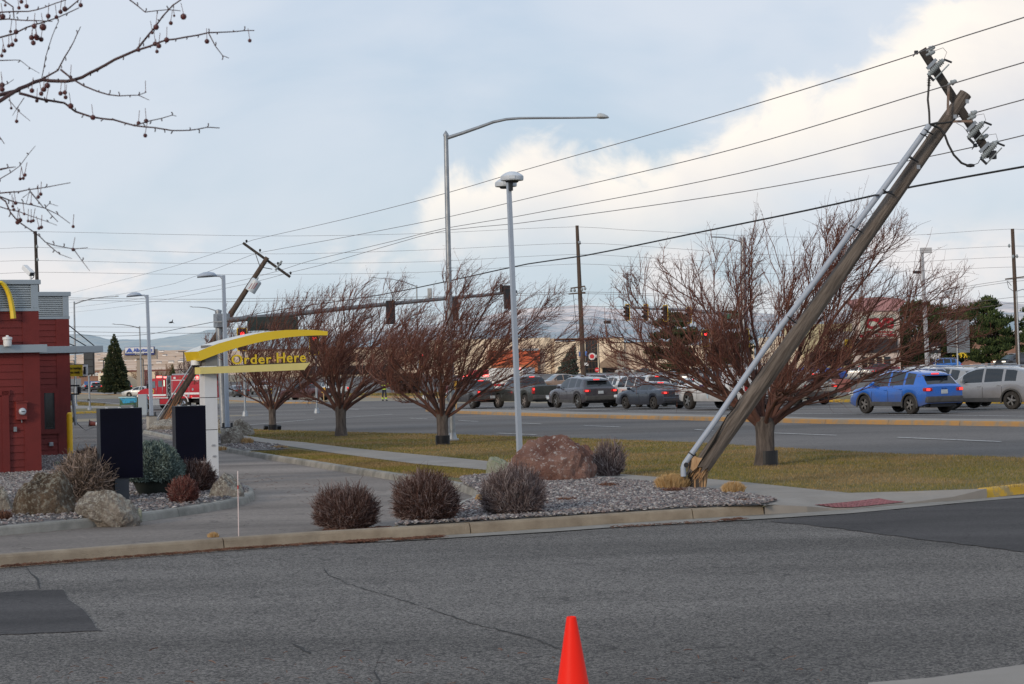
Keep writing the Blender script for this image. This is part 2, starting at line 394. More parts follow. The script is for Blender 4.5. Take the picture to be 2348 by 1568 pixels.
# --- the kerb lines, from where their feet stand
def plan(pxs, off=0.0): return [gxy(x, y, off) for x, y in pxs]
K_front = plan([(-80, 1310), (0, 1302), (200, 1286), (515, 1262), (735, 1246), (895, 1237), (1080, 1225), (1261, 1213), (1400, 1203), (1590, 1191), (1753, 1181)])
K_far = plan([(327, 994), (396, 1010), (510, 1037), (630, 1059), (676, 1066), (831, 1092), (903, 1104), (985, 1116), (1050, 1128), (1080, 1139), (1088, 1149), (1075, 1160), (1040, 1174), (980, 1196), (930, 1216), (900, 1233)])
K_isl = plan([(-90, 1240), (0, 1232), (110, 1222), (215, 1212), (322, 1200), (456, 1181), (537, 1166), (572, 1156), (586, 1147), (586, 1139), (573, 1130), (520, 1112), (440, 1087), (330, 1063), (230, 1050), (165, 1046)])
def kerb(name, line, side, m, h=UP, w=.16, seg=2.4, mats=None, base_off=0.0, gap=.012):
    """side=+1: the body lies to the left of the line's direction"""
    pts = dens(line, .4, False); mb = MB()
    L_ = [0]
    for a, b in zip(pts, pts[1:]): L_.append(L_[-1] + (b - a).length)
    def prof(i):
        a = pts[max(i - 1, 0)]; b = pts[min(i + 1, len(pts) - 1)]; t = (b - a).normalized(); n = Vector((-t.y, t.x)) * side
        p = pts[i]; z = G(p.x, p.y) + base_off; o_ = []
        for d, hh in ((0, -.03), (.012, .03), (.022, h * .55), (.03, h - .03), (.045, h - .008), (.07, h), (w, h), (w, -.03)):
            q = p + n * d; o_.append((q.x, q.y, z + hh))
        return o_, t
    k = 0; i = 0
    while i < len(pts) - 1:
        j = i + 1
        while j < len(pts) - 1 and L_[j] - L_[i] < seg: j += 1
        vs = []; rows = list(range(i, j + 1))
        for q in rows:
            pr, t = prof(q)
            if q == i: pr = [(a + t.x * gap, b + t.y * gap, c) for a, b, c in pr]
            if q == j: pr = [(a - t.x * gap, b - t.y * gap, c) for a, b, c in pr]
            vs += pr
        fs = []
        for r_ in range(len(rows) - 1):
            for s_ in range(7):
                a = r_ * 8 + s_; f = (a, a + 1, a + 9, a + 8); fs.append(f if side < 0 else tuple(reversed(f)))
        fs.append(tuple(range(8))); e = (len(rows) - 1) * 8; fs.append(tuple(range(e + 7, e - 1, -1)))
        mb.add(vs, fs); i = j
    o = mb.build(name, m); tag(o, kind='structure'); return o
kerb('kerb', K_front, 1, M_kerb, seg=3.0, gap=.008)
kerb('kerb', K_far, 1, M_kerb2, seg=3.0, gap=.006)
kerb('kerb', K_isl, 1, M_kerb2, seg=3.5, gap=.006)

# --- concrete drive, lane, patches
def ragged(pts):
    rs_ = random.Random(5); o_ = []
    for a, b in zip(pts, pts[1:] + pts[:1]):
        n = max(1, int(math.dist(a, b) / 14))
        for i in range(n): o_.append((a[0] + (b[0] - a[0]) * i / n + rs_.uniform(-3, 3), a[1] + (b[1] - a[1]) * i / n + rs_.uniform(-.9, .9)))
    return plan(o_)
drv = K_front[:6] + [K_front[5]] + plan([(905, 1236)]) + list(reversed(K_far)) + plan([(300, 990), (130, 990), (-80, 1000)]) + [(-24, 22)]
lineoff = lambda L_, side, d: [(lambda t: (Vector(p) + Vector((-t.y, t.x)) * side * d)[:])((Vector(L_[min(i + 1, len(L_) - 1)]) - Vector(L_[max(i - 1, 0)])).normalized()) for i, p in enumerate(L_)]
drive_poly = lineoff(K_front[:6], 1, .1) + [(Vector(p) + Vector((0.0, 0.0)))[:] for p in reversed(lineoff(K_far, 1, .08))] + plan([(300, 982), (130, 982), (-90, 1000)])
sheet('drive', drive_poly, 0.02, M_drive, 1.2)
sheet('drive_lane', plan([(150, 1050), (395, 1052), (460, 1030), (328, 1000), (300, 975), (130, 975)]), 0.032, M_lane, 1.5)
sheet('asphalt_patch', ragged([(-40, 1361), (0, 1359), (70, 1354), (145, 1354), (158, 1374), (200, 1408), (222, 1440), (235, 1447), (110, 1452), (0, 1456), (-40, 1457)]), .006, M_patch, .8)
sheet('asphalt_patch', ragged([(1765, 1196), (1850, 1204), (1990, 1221), (2140, 1241), (2240, 1252), (2347, 1266), (2600, 1290), (2600, 1110), (2347, 1142), (2262, 1148), (2186, 1157), (1955, 1178), (1850, 1186)]), .006, M_patch, 1)
gut = plan([(735, 1246), (895, 1237), (1080, 1225), (1261, 1213), (1400, 1203), (1753, 1181), (1955, 1169), (2186, 1148), (2262, 1143), (2420, 1131)])
gut2 = plan([(2420, 1136), (2262, 1149), (2186, 1156), (1955, 1178), (1753, 1191), (1400, 1211), (1261, 1221), (1080, 1232), (895, 1243)])
sheet('gutter', gut + gut2, .012, mat('gutter concrete', (.19, .175, .15), rough=.9, c2=(.28, .26, .23), scale=3, bump=.3, bscale=60), .8)
# the lower right corner: a pale kerb across the lot
sheet('concrete_strip', plan([(1990, 1568), (2140, 1556), (2347, 1526), (2500, 1505), (2500, 1640), (1990, 1640)]), .01, M_conc, .5)

# --- cracks in the lot, ragged patches
def crack(pts, w, seed):
    rs_ = random.Random(seed); L_ = []
    for a, b in zip(pts, pts[1:]):
        n = max(2, int(math.dist(a, b) / 9))
        for i in range(n): L_.append((a[0] + (b[0] - a[0]) * i / n + rs_.uniform(-3, 3), a[1] + (b[1] - a[1]) * i / n + rs_.uniform(-1.2, 1.2)))
    L_.append(pts[-1]); V_ = []
    for i, p in enumerate(L_):
        q = gp(*p); k = w * rs_.uniform(.2, 1.2) * (1 if 0 < i < len(L_) - 1 else .1); V_ += [(q.x - k * .3, q.y - k, q.z + .004), (q.x + k * .3, q.y + k, q.z + .004)]
    tag(MB().add(V_, [(2 * i, 2 * i + 1, 2 * i + 3, 2 * i + 2) for i in range(len(L_) - 1)]).build('road_crack', M_crk), kind='structure')
M_crk = mat('crack dirt', (.030, .028, .026), .95)
crack([(735, 1295), (752, 1318), (800, 1340), (880, 1364), (950, 1385), (1050, 1418), (1085, 1431), (1180, 1453), (1240, 1470), (1290, 1492)], .016, 1)
crack([(884, 1478), (868, 1508), (858, 1540), (872, 1570), (905, 1600)], .013, 2); crack([(670, 1475), (700, 1492), (716, 1500)], .03, 3); crack([(60, 1300), (85, 1330), (92, 1352)], .02, 4)
# --- raised ground behind the kerbs
ramp_up = [gu(1749, 1160), gu(1792, 1149.5), gu(1850, 1140), gu(1940, 1133), gu(2015, 1129), gu(2100, 1127), gu(2256, 1121)]
ramp_lo = plan([(1753, 1181), (1850, 1176), (1900, 1172), (1955, 1169), (2050, 1160), (2186, 1149), (2262, 1143)])
LOH = [UP, .085, .04, .02, .02, .06, UP]
mbr = MB(); vs = []
for a, b in zip(ramp_up, ramp_lo):
    hl = LOH[len(vs) // 6]
    for t in (0, .33, .66, .92, 1, 1.001):
        x = a[0] + (b[0] - a[0]) * t; y = a[1] + (b[1] - a[1]) * t
        vs.append((x, y, G(x, y) + UP + (hl - UP) * t + .004 - (hl + .02 if t > 1 else 0)))
fs = [(i * 6 + j, i * 6 + j + 1, i * 6 + j + 7, i * 6 + j + 6) for i in range(6) for j in range(5)]
tag(mbr.add(vs, fs).build('kerb_ramp', M_conc), kind='structure')
KY = plan([(2262, 1142), (2347, 1132), (2450, 1122), (2600, 1108)])
kerb('kerb', KY, 1, M_yk, seg=3)
lawn = (lineoff(K_far, 1, .1)[::-1] + [gu(327, 983)])
hw = [gu(x, y) for x, y in [(330, 960), (480, 975), (560, 982), (630, 985.5), (797, 990), (1005, 994), (1318, 1003.5), (1585, 1013), (1839, 1028), (2048, 1038.6), (2347, 1048), (2600, 1056)]]
front_in = lineoff(K_front, 1, .1)[5:]
up_poly = [gu(327, 983)] + hw + [gu(2600, 1092)] + lineoff(KY, 1, .1)[::-1] + ramp_up[::-1] + front_in[::-1] + lineoff(K_far, 1, .1)[::-1][1:]
sheet('lawn', up_poly, UP - .012, M_turf, 1.2)
# verge face towards the highway
mbv = MB(); vs = []
for x, y in dens(hw, 2, False):
    g = G(x, y); vs += [(x, y, g + UP - .012), (x + .05, y + .12, g - .02)]
fs = [(2 * i, 2 * i + 1, 2 * i + 3, 2 * i + 2) for i in range(len(vs) // 2 - 1)]
tag(mbv.add(vs, fs).build('kerb', M_kerb2), kind='structure')
path_top = [gu(x, y) for x, y in [(540, 996), (630, 1008), (695, 1013.6), (806, 1027), (952, 1041), (1125, 1057.5), (1270, 1072), (1415, 1086), (1506, 1093), (1612, 1096.4), (1723, 1106.6), (1876, 1122.9), (1946, 1129.8)]]
path_bot = [gu(x, y) for x, y in [(1850, 1139.6), (1792, 1149), (1752, 1159.5), (1776, 1148), (1700, 1133), (1622, 1123), (1560, 1118), (1500, 1108), (1415, 1100), (1270, 1092), (1113, 1077), (952, 1063), (776, 1040), (695, 1028), (630, 1018), (540, 1004)]]
sheet('footpath', path_top + [gu(2000, 1129)] + path_bot, UP + .001, M_conc, 1.0)
sheet('footpath', [gu(x, y) for x, y in [(1946, 1129.8), (2066, 1127), (2256, 1120.5), (2256, 1121), (2100, 1127), (2015, 1129)]], UP + .002, M_conc, 1.0)
bedR = [gu(x, y) for x, y in [(905, 1206), (985, 1180), (1058, 1160), (1095, 1143), (1102, 1132), (1085, 1120), (1062, 1110), (1055, 1096), (1113, 1090), (1270, 1094), (1415, 1101), (1500, 1109), (1560, 1119), (1622, 1124), (1700, 1134), (1768, 1145), (1782, 1149), (1750, 1158)]]
bedR = bedR + list(reversed([p for p in lineoff(K_front, 1, .15)[6:-1]]))
sheet('gravel_bed', bedR, UP + .005, M_gbase, .8)
bedL = lineoff(K_isl, 1, .12) + [gxy(-90, 1046)]
sheet('gravel_bed', bedL, UP - .005, M_gbase, .9)
bedM = [gu(x, y) for x, y in [(327, 984), (396, 998), (510, 1022), (560, 1033), (640, 1031), (662, 1028), (640, 1021), (560, 1012), (520, 1004), (480, 985), (330, 962)]]
sheet('gravel_bed', bedM, UP + .004, M_gbase, .9)
sheet('door_step', [gxy(x, y, UP) for x, y in [(-60, 1110), (0, 1098), (30, 1090), (96, 1076), (112, 1090), (60, 1112), (0, 1140), (-60, 1160)]], UP + .02, M_conc, .8)
# tactile pad on the ramp
tq = MB(); gv = []
def proj(w):
    d = Vector(w) - Vector((0, 0, CAMZ)); k = d.dot(fw); return CX + F * d.dot(cr) / k, CY - F * d.dot(cu) / k
def rpt(u, t):
    i = min(int(u), 5); f = u - i; a = Vector(ramp_up[i]).lerp(Vector(ramp_up[i + 1]), f); b = Vector(ramp_lo[i]).lerp(Vector(ramp_lo[i + 1]), f); p = a.lerp(b, t)
    hl = LOH[i] + (LOH[i + 1] - LOH[i]) * f; return (p.x, p.y, G(p.x, p.y) + UP + (hl - UP) * t + .014)
def ruv(px, py):
    best = (1e9, 0, 0)
    for i in range(121):
        for j in range(21):
            q = proj(rpt(i / 20 * .999, j / 20)); e_ = math.hypot(q[0] - px, (q[1] - py) * 4)
            if e_ < best[0]: best = (e_, i / 20 * .999, j / 20)
    return Vector(best[1:])
c00, c10, c11, c01 = (ruv(*p) for p in ((1867, 1156), (2015, 1141), (2075, 1149.7), (1913, 1164.5)))
for i in range(13):
    for j in range(5):
        gv.append(rpt(*c00.lerp(c10, i / 12).lerp(c01.lerp(c11, i / 12), j / 4)))
tq.add(gv, [(i * 5 + j, i * 5 + j + 1, i * 5 + j + 6, i * 5 + j + 5) for i in range(12) for j in range(4)])
for i in range(24):
    for j in range(8):
        q = Vector(gv[(i // 2) * 5 + j // 2]).lerp(Vector(gv[(i // 2 + 1) * 5 + j // 2 + 1]), .25 + .5 * (i % 2) * 1.0 if j % 2 == i % 2 else .5); tq.lathe([(.02, 0), (.012, .004)], q, 6)
tag(tq.build('tactile_pad', M_tact), kind='structure')

# --- medians, islands and verges across the highway (lower level)
def strip_kerb(name, bot, top, h, mtop, mk, seg=3.0):
    lo = plan(bot); up = plan(top, h)
    poly = lineoff(lo, 1, .1) + up[::-1]
    sheet(name, poly, h - .004, mtop, 2.5)
    kerb('kerb', lo, 1, mk, h=h, seg=seg)
M_ok = mat('ochre kerb paint', (.40, .22, .075), rough=.85, c2=(.27, .21, .145), scale=2.5, thr=(.45, .62), bump=.4, bscale=40)
strip_kerb('median', [(975, 943), (1060, 948.5), (1177, 952.5), (1318, 957), (1433, 960), (1600, 964), (1891, 971.5), (2100, 974), (2347, 978), (2600, 984)],
           [(985, 939), (1045, 937.5), (1177, 939), (1318, 943.5), (1433, 946), (1600, 950), (1891, 957.4), (2100, 958.5), (2347, 961), (2600, 966)], .15, M_conc, M_ok)
strip_kerb('median', [(485, 916), (520, 920), (620, 925), (735, 925), (752, 921)], [(485, 909), (560, 911), (650, 916), (735, 918), (750, 919)], .15, M_conc, M_ok)
strip_kerb('median', [(150, 902), (240, 905.5), (330, 910)], [(150, 898), (240, 901), (335, 905)], .15, M_conc, M_ok)
strip_kerb('island', [(795, 911), (860, 912), (1000, 912.5), (1060, 911), (1300, 908)], [(800, 901), (860, 900), (1000, 899), (1060, 899), (1300, 899)], .15, M_turf, M_ok)
strip_kerb('island', [(60, 954), (170, 949), (240, 946), (300, 944), (330, 942)], [(60, 917), (170, 920), (240, 925), (300, 930), (330, 932)], .15, M_turf, M_yk)
sheet('footpath', plan([(60, 941), (170, 937), (240, 935), (290, 934.5), (298, 931.5), (240, 931), (170, 929.5), (60, 931)], .15), .15, M_conc, 2)
# the far side of the highway: kerb and verge in front of the shops
strip_kerb('verge', [(1900, 922), (1960, 922), (2100, 923), (2250, 925), (2600, 928)], [(1900, 908), (1960, 905), (2100, 900), (2250, 898), (2600, 893)], .15, M_turf, M_yk)
# --- painted lines
def stripe(a, b, w=.12, n=6, off=.02):
    A_ = Vector(gxy(*a)); B_ = Vector(gxy(*b)); t = (B_ - A_).normalized(); nn = Vector((-t.y, t.x)) * w / 2; vs = []
    for i in range(n + 1):
        p = A_.lerp(B_, i / n)
        for s in (-1, 1): q = p + nn * s; vs.append((q.x, q.y, G(q.x, q.y) + off))
    return vs, [(2 * i, 2 * i + 1, 2 * i + 3, 2 * i + 2) for i in range(n)]
def stripes(L_, w=.12, off=.022):
    mb = MB()
    for a, b in L_:
        vs, fs = stripe(a, b, w, 10, off); mb.add(vs, fs)
    tag(mb.build('road_marking', M_line), kind='structure')
stripes([((940, 959.8), (979, 961)), ((1052, 965), (1096, 967)), ((1194, 971), (1240, 973)), ((1339, 977), (1421, 979.7)), ((1594, 986), (1635, 989)), ((1774, 994), (1917, 999.3)), ((2057, 1004), (2293, 1014))])
stripes([((1138, 994), (1230, 998)), ((790, 958), (900, 950)), ((560, 976), (720, 962)), ((470, 960), (620, 958)), ((500, 978), (560, 975))], .12)
stripes([((1834, 949), (2600, 959)), ((1318, 939.5), (1834, 949)), ((1834, 937), (2600, 943.5)), ((1390, 930), (1834, 937)), ((1080, 930), (1318, 939.5))], .13)
stripes([((1300, 932), (1390, 932)), ((1130, 941.5), (1180, 942.5)), ((1150, 938), (1260, 940)), ((830, 934), (860, 934)), ((800, 938), (822, 939)), ((760, 930), (790, 931)), ((590, 951), (700, 950)), ((180, 918), (330, 930)), ((210, 913), (240, 915)), ((280, 910), (300, 910)), ((2080, 928), (2180, 930))], .2)
stripes([((1930, 915), (1985, 917)), ((330, 925), (640, 932))], .14)

# --- loose stones of the beds
M_gravel = island_mat('river gravel', [(0, (.065, .06, .064)), (.25, (.125, .118, .118)), (.5, (.20, .15, .14)), (.75, (.25, .235, .225)), (.93, (.34, .31, .29)), (1, (.48, .45, .42))], .75)
def stones(poly, n, off, seed, name, label, size=(.018, .036), hump=None):
    rs = np.random.RandomState(seed); pa = np.array(poly); lo = pa.min(0); hi = pa.max(0)
    q = []
    while len(q) < n:
        c = rs.uniform(lo, hi, (n, 2)); q += [p for p in c if inside(p, poly)]
    q = np.array(q[:n]); z = np.array([G(a, b) for a, b in q]) + off + rs.uniform(-.004, .016, n)
    base = np.array([(1, 0, 0), (0, 1, 0), (-1, 0, 0), (0, -1, 0), (.55, .55, .6), (-.55, .55, .6), (-.55, -.55, .6), (.55, -.55, .6), (0, 0, .85), (0, 0, -.6)], float)
    F_ = np.array([(0, 4, 7), (4, 0, 1), (1, 5, 4), (5, 1, 2), (2, 6, 5), (6, 2, 3), (3, 7, 6), (7, 3, 0), (8, 4, 5), (8, 5, 6), (8, 6, 7), (8, 7, 4)])
    F_ = F_[:, ::-1].copy()
    s = rs.uniform(size[0], size[1], n)[:, None] * rs.uniform(.6, 1.25, (n, 3)); s[:, 2] *= .75
    a = rs.uniform(0, 6.28, n); tx = rs.uniform(-.5, .5, n)
    V = base[None] * s[:, None, :] * rs.uniform(.8, 1.2, (n, 10, 1))
    x = V[:, :, 0] * np.cos(a)[:, None] - V[:, :, 1] * np.sin(a)[:, None]; y = V[:, :, 0] * np.sin(a)[:, None] + V[:, :, 1] * np.cos(a)[:, None]
    zz = V[:, :, 2] + x * tx[:, None]
    V = np.stack([x + q[:, 0:1], y + q[:, 1:2], zz + z[:, None] + .012], -1).reshape(-1, 3)
    FF = (F_[None] + (np.arange(n) * 10)[:, None, None]).reshape(-1, 3)
    o = arr_mesh(name, V, FF, M_gravel); tag(o, label, 'gravel', kind='stuff')
stones(bedR, 26000, UP + .005, 1, 'gravel', 'rounded grey and pink river stones in the right bed')
stones(bedL, 22000, UP - .005, 2, 'gravel', 'rounded dark pinkish stones in the left bed under the boards')
stones(bedM, 6000, UP + .004, 3, 'gravel', 'small stones round the far lamp base', size=(.02, .045))
# --- grass of the lawn
M_grass = island_mat('lawn grass', [(0, (.075, .082, .012)), (.4, (.155, .145, .024)), (.7, (.24, .18, .045)), (1, (.36, .26, .09))], .8,
                     [(0, (.15, .105, .035)), (.4, (.25, .165, .065)), (.75, (.32, .215, .095)), (1, (.42, .30, .15))], .45)
def grass(poly, excl, n, off, seed, label, h=(.018, .045), w=.005):
    rs = np.random.RandomState(seed); pa = np.array(poly); lo = pa.min(0); hi = pa.max(0); q = []
    while len(q) < n:
        c = rs.uniform(lo, hi, (4000, 2))
        d = np.maximum(c[:, 1], 25); keep = rs.uniform(0, 1, 4000) < (34 / d) ** 1.5
        for p in c[keep]:
            if inside(p, poly) and not any(inside(p, e) for e in excl): q.append(p)
    q = np.array(q[:n]); z = np.array([G(a, b) for a, b in q]) + off
    H = rs.uniform(h[0], h[1], n) ; a = rs.uniform(0, 6.28, n); d = q[:, 1] / 34
    W = w * rs.uniform(.7, 1.3, n) * d
    dx = np.cos(a) * W; dy = np.sin(a) * W
    lean = rs.uniform(-.6, 1.0, n) * H; ly = rs.uniform(-.6, .6, n) * H
    A_ = np.stack([q[:, 0] - dx, q[:, 1] - dy, z - .01], -1); B_ = np.stack([q[:, 0] + dx, q[:, 1] + dy, z - .01], -1)
    C = np.stack([q[:, 0] + lean, q[:, 1] + ly, z + H], -1)
    V = np.stack([A_, B_, C], 1).reshape(-1, 3)
    o = arr_mesh('grass', V, np.arange(3 * n).reshape(-1, 3), M_grass); tag(o, label, 'grass', kind='stuff')
lawn_main = hw[1:] + [gu(2600, 1092)] + [gu(2256, 1119), gu(2066, 1126)] + path_top[::-1]
lawn_strip = [gu(x, y) for x, y in [(570, 1035), (640, 1033), (668, 1029), (776, 1041), (952, 1064), (1113, 1078), (1110, 1088), (1055, 1095), (914, 1082), (831, 1073), (676, 1049), (630, 1042)]]
grass(lawn_main, [], 150000, UP - .012, 5, 'short olive and straw coloured grass of the lawn along the highway')
grass(lawn_strip, [], 30000, UP - .012, 6, 'narrow strip of grass between the drive kerb and the footpath')
def isl_poly(bot, top): return plan(bot) + plan(top, .15)[::-1]
grass(isl_poly([(795, 909), (1000, 911), (1300, 907)], [(800, 902), (1000, 900), (1300, 900)]), [], 5000, .14, 7, 'dry grass on the traffic island behind the firefighter', h=(.05, .12), w=.02)
grass([gxy(x, y, .15) for x, y in [(60, 930), (170, 929), (240, 930), (240, 926), (170, 921), (60, 918)]], [], 9000, .145, 8, 'patch of grass on the far left island', h=(.04, .1), w=.014)
# ---------------- shared builders ----------------
M_white = mat('white enamel', (.70, .70, .69), .45, var=.06, scale=2)
M_galv = mat('galvanised steel', (.23, .25, .27), .45, .55, c2=(.34, .36, .38), scale=5, bump=.1)
M_lampp = mat('pale blue grey paint', (.34, .39, .46), .45, var=.06, scale=2)
M_black = mat('black plastic', (.012, .012, .014), .45, var=.2)
M_dark = mat('dark metal', (.03, .032, .036), .5, .3, var=.2)
M_rubber = mat('tyre rubber', (.014, .013, .012), .85, c2=(.04, .034, .029), scale=9)
M_wire = mat('aged conductor', (.15, .14, .14), .6, var=.2)
M_cable = mat('black cable', (.012, .012, .012), .55)
M_wood = mat('weathered pole wood', (.062, .048, .038), .95, c2=(.205, .17, .142), scale=2.6, stretch=(7, 7, .5), bump=1, bscale=11, detail=9, thr=(.35, .68), rot=(0, R(-35.2), 0))
M_wood2 = mat('old brown pole wood', (.05, .035, .026), .95, c2=(.12, .085, .065), scale=2.5, stretch=(6, 6, .6), bump=.8, bscale=9)
M_arm = mat('creosote crossarm', (.022, .018, .016), .9, c2=(.06, .05, .042), scale=5, bump=.6)
M_fresh = mat('fresh split wood', (.30, .15, .065), .9, c2=(.56, .38, .21), scale=6, stretch=(5, 5, .7), bump=.7, bscale=14)
M_porc = mat('porcelain grey', (.27, .30, .31), .25, var=.1)
M_block = mat('pale concrete block', (.30, .27, .23), .9, c2=(.42, .39, .34), scale=5, bump=.5, bscale=40)
RZ = math.atan2(.454, .891)
class Frame:
    def __init__(s, loc, rz): s.o = Vector(loc); s.rz = rz; s.inv = Matrix.Rotation(-rz, 3, 'Z')
    def loc(s, w): return s.inv @ (Vector(w) - s.o)
    def hit(s, px, py, y0=0.0):      # where the direction meets the local plane y = y0
        d = ray(px, py); dl = s.inv @ d; ol = s.loc((0, 0, CAMZ)); t = (y0 - ol.y) / dl.y
        q = ol + dl * t; return q
def text_fit(name, body, m, parent, x0, x1, z0, z1, y, ext=.01, bold=0.0, mirror=False, space=1.0, rz_back=False):
    cu_ = bpy.data.curves.new(name + '_c', 'FONT'); cu_.body = body; cu_.size = 1; cu_.extrude = .05; cu_.offset = bold; cu_.space_character = space
    t = bpy.data.objects.new(name + '_t', cu_); col.objects.link(t); bpy.context.view_layer.update()
    me = bpy.data.meshes.new_from_object(t.evaluated_get(bpy.context.evaluated_depsgraph_get())); bpy.data.objects.remove(t)
    me.materials.clear(); me.materials.append(m)
    n = len(me.vertices); a = np.zeros(n * 3, np.float32); me.vertices.foreach_get('co', a); a = a.reshape(-1, 3)
    lo = a.min(0); hi = a.max(0); s = (a - lo) / (hi - lo + 1e-9)
    if mirror: s[:, 0] = 1 - s[:, 0]
    b = np.stack([x0 + (x1 - x0) * s[:, 0], y - ext * (s[:, 2] - .5) * 2, z0 + (z1 - z0) * s[:, 1]], -1)
    me.vertices.foreach_set('co', b.astype(np.float32).ravel()); me.update()
    o = bpy.data.objects.new(name, me); col.objects.link(o)
    if parent is not None: o.parent = parent
    return o
def strands(name, groups, m, parent=None, sides=3, smooth=False):
    """groups: list of (paths (n,k,3), radii (n,k))"""
    Vs = []; Fs = []; off = 0
    for Pt, Rd in groups:
        n, k, _ = Pt.shape
        T = np.gradient(Pt, axis=1); T /= np.linalg.norm(T, axis=2, keepdims=True) + 1e-9
        ref = np.zeros_like(T); big = np.abs(T[:, :, 2]) > .8; ref[..., 2] = ~big; ref[..., 0] = big
        A = np.cross(T, ref); A /= np.linalg.norm(A, axis=2, keepdims=True) + 1e-9; B = np.cross(T, A)
        ring = []
        for j in range(sides):
            a = 2 * math.pi * j / sides; ring.append(Pt + (A * math.cos(a) + B * math.sin(a)) * Rd[..., None])
        V = np.stack(ring, 2).reshape(-1, 3)
        idx = np.arange(n * k * sides).reshape(n, k, sides) + off
        nx = np.roll(idx, -1, axis=2)
        q = np.stack([idx[:, :-1], nx[:, :-1], nx[:, 1:], idx[:, 1:]], -1).reshape(-1, 4)
        Vs.append(V); Fs.append(q); off += len(V)
    return arr_mesh(name, np.concatenate(Vs), np.concatenate(Fs), m, parent, smooth)

# ---------------- boulders ----------------
def rock_mat(name, a, b, c, sc=2.2, lich=.58):
    m = bpy.data.materials.new(name); m.use_nodes = True; nt = m.node_tree; N, L, bs = nodes_of(m)
    tc = N.new('ShaderNodeTexCoord')
    n1 = N.new('ShaderNodeTexNoise'); n1.inputs['Scale'].default_value = sc; n1.inputs['Detail'].default_value = 8; L(tc.outputs['Object'], n1.inputs[0])
    c1 = ramp(nt, n1.outputs['Fac'], [(.35, a), (.65, b)])
    n2 = N.new('ShaderNodeTexNoise'); n2.inputs['Scale'].default_value = sc * 5.5; n2.inputs['Detail'].default_value = 10; n2.inputs['Roughness'].default_value = .75; n2.inputs['Distortion'].default_value = .1; L(tc.outputs['Object'], n2.inputs[0])
    mr = N.new('ShaderNodeMapRange'); L(n2.outputs['Fac'], mr.inputs[0]); mr.inputs[1].default_value = lich - .02; mr.inputs[2].default_value = lich + .03
    gn = N.new('ShaderNodeNewGeometry'); sp = N.new('ShaderNodeSeparateXYZ'); L(gn.outputs['Normal'], sp.inputs[0])
    m3 = N.new('ShaderNodeMapRange'); L(sp.outputs[2], m3.inputs[0]); m3.inputs[1].default_value = -.3; m3.inputs[2].default_value = .6; m3.inputs[3].default_value = .25
    mm = N.new('ShaderNodeMath'); mm.operation = 'MULTIPLY'; L(mr.outputs[0], mm.inputs[0]); L(m3.outputs[0], mm.inputs[1])
    mx = N.new('ShaderNodeMix'); mx.data_type = 'RGBA'; L(mm.outputs[0], mx.inputs[0]); L(c1, mx.inputs[6]); mx.inputs[7].default_value = (*c, 1)
    L(mx.outputs[2], bs.inputs['Base Color']); bs.inputs['Roughness'].default_value = .95; bs.inputs['Specular IOR Level'].default_value = .2
    n5 = N.new('ShaderNodeTexNoise'); n5.inputs['Scale'].default_value = 14; n5.inputs['Detail'].default_value = 10; n5.inputs['Roughness'].default_value = .7; L(tc.outputs['Object'], n5.inputs[0])
    bp = N.new('ShaderNodeBump'); bp.inputs['Strength'].default_value = 1; bp.inputs['Distance'].default_value = .09; L(n5.outputs['Fac'], bp.inputs['Height']); L(bp.outputs[0], bs.inputs['Normal'])
    return m
M_rk_red = rock_mat('red granite', (.150, .072, .056), (.285, .165, .130), (.45, .40, .37), 2.2, .57)
M_rk_grey = rock_mat('lichened grey rock', (.14, .115, .095), (.31, .27, .23), (.42, .40, .34), 3.4, .51)
M_rk_brown = rock_mat('brown broken rock', (.065, .045, .030), (.16, .115, .080), (.27, .25, .20), 3, .53)
M_rk_light = rock_mat('pale green lichen rock', (.30, .30, .24), (.42, .43, .36), (.30, .34, .22), 3, .5)
def rock(px, py, wpx, hpx, seed, m, label, yoff=0.0, depth=.8, flat=None, planes=9, lo=.62, tilt=0.0, sub=5):
    q = gp(px, py, UP); s = F / q.y; w = wpx / s; h = hpx / s
    rs = np.random.RandomState(seed)
    pn = rs.normal(size=(planes, 3)); pn /= np.linalg.norm(pn, axis=1, keepdims=True); pd = rs.uniform(lo, .95, planes)
    bm = bmesh.new(); bmesh.ops.create_icosphere(bm, subdivisions=sub, radius=1)
    for v in bm.verts:
        n = v.co.normalized(); r_ = 1.0
        for k in range(planes):
            c = n.x * pn[k, 0] + n.y * pn[k, 1] + n.z * pn[k, 2]
            if c > .05: r_ = min(r_, pd[k] / c)
        r_ += .09 * mnoise.fractal(n * 2.0 + Vector((seed, 0, 0)), .9, 2, 5) + .03 * mnoise.fractal(n * 9 + Vector((seed, 3, 0)), .7, 2, 4) - .05 * max(0, .12 - abs(mnoise.noise(n * 1.6 + Vector((seed * 3, 1, 0))))) * 6
        v.co = n * r_
    x0 = min(v.co.x for v in bm.verts); x1 = max(v.co.x for v in bm.verts); z1 = max(v.co.z for v in bm.verts)
    for v in bm.verts:
        v.co.x = (v.co.x - (x0 + x1) / 2) / (x1 - x0) * w; v.co.z = v.co.z / z1 * h * .92 + h * .08; v.co.y = v.co.y * w * depth / 2
        v.co.x += v.co.z * tilt
    me = bpy.data.meshes.new('boulder'); bm.to_mesh(me); bm.free(); me.materials.append(m)
    for p in me.polygons: p.use_smooth = True
    me.set_sharp_from_angle(angle=R(28))
    o = bpy.data.objects.new('boulder', me); col.objects.link(o); o.location = q + Vector((0, w * depth * .3 + yoff, 0))
    return tag(o, label, 'boulder')
rock(1268, 1104, 208, 106, 11, M_rk_red, 'large rounded red granite boulder with white lichen spots', planes=7, lo=.78)
rock(1345, 1090, 50, 70, 4, M_rk_red, 'cracked red slab leaning on the right end of the big red boulder', planes=8, yoff=.25)
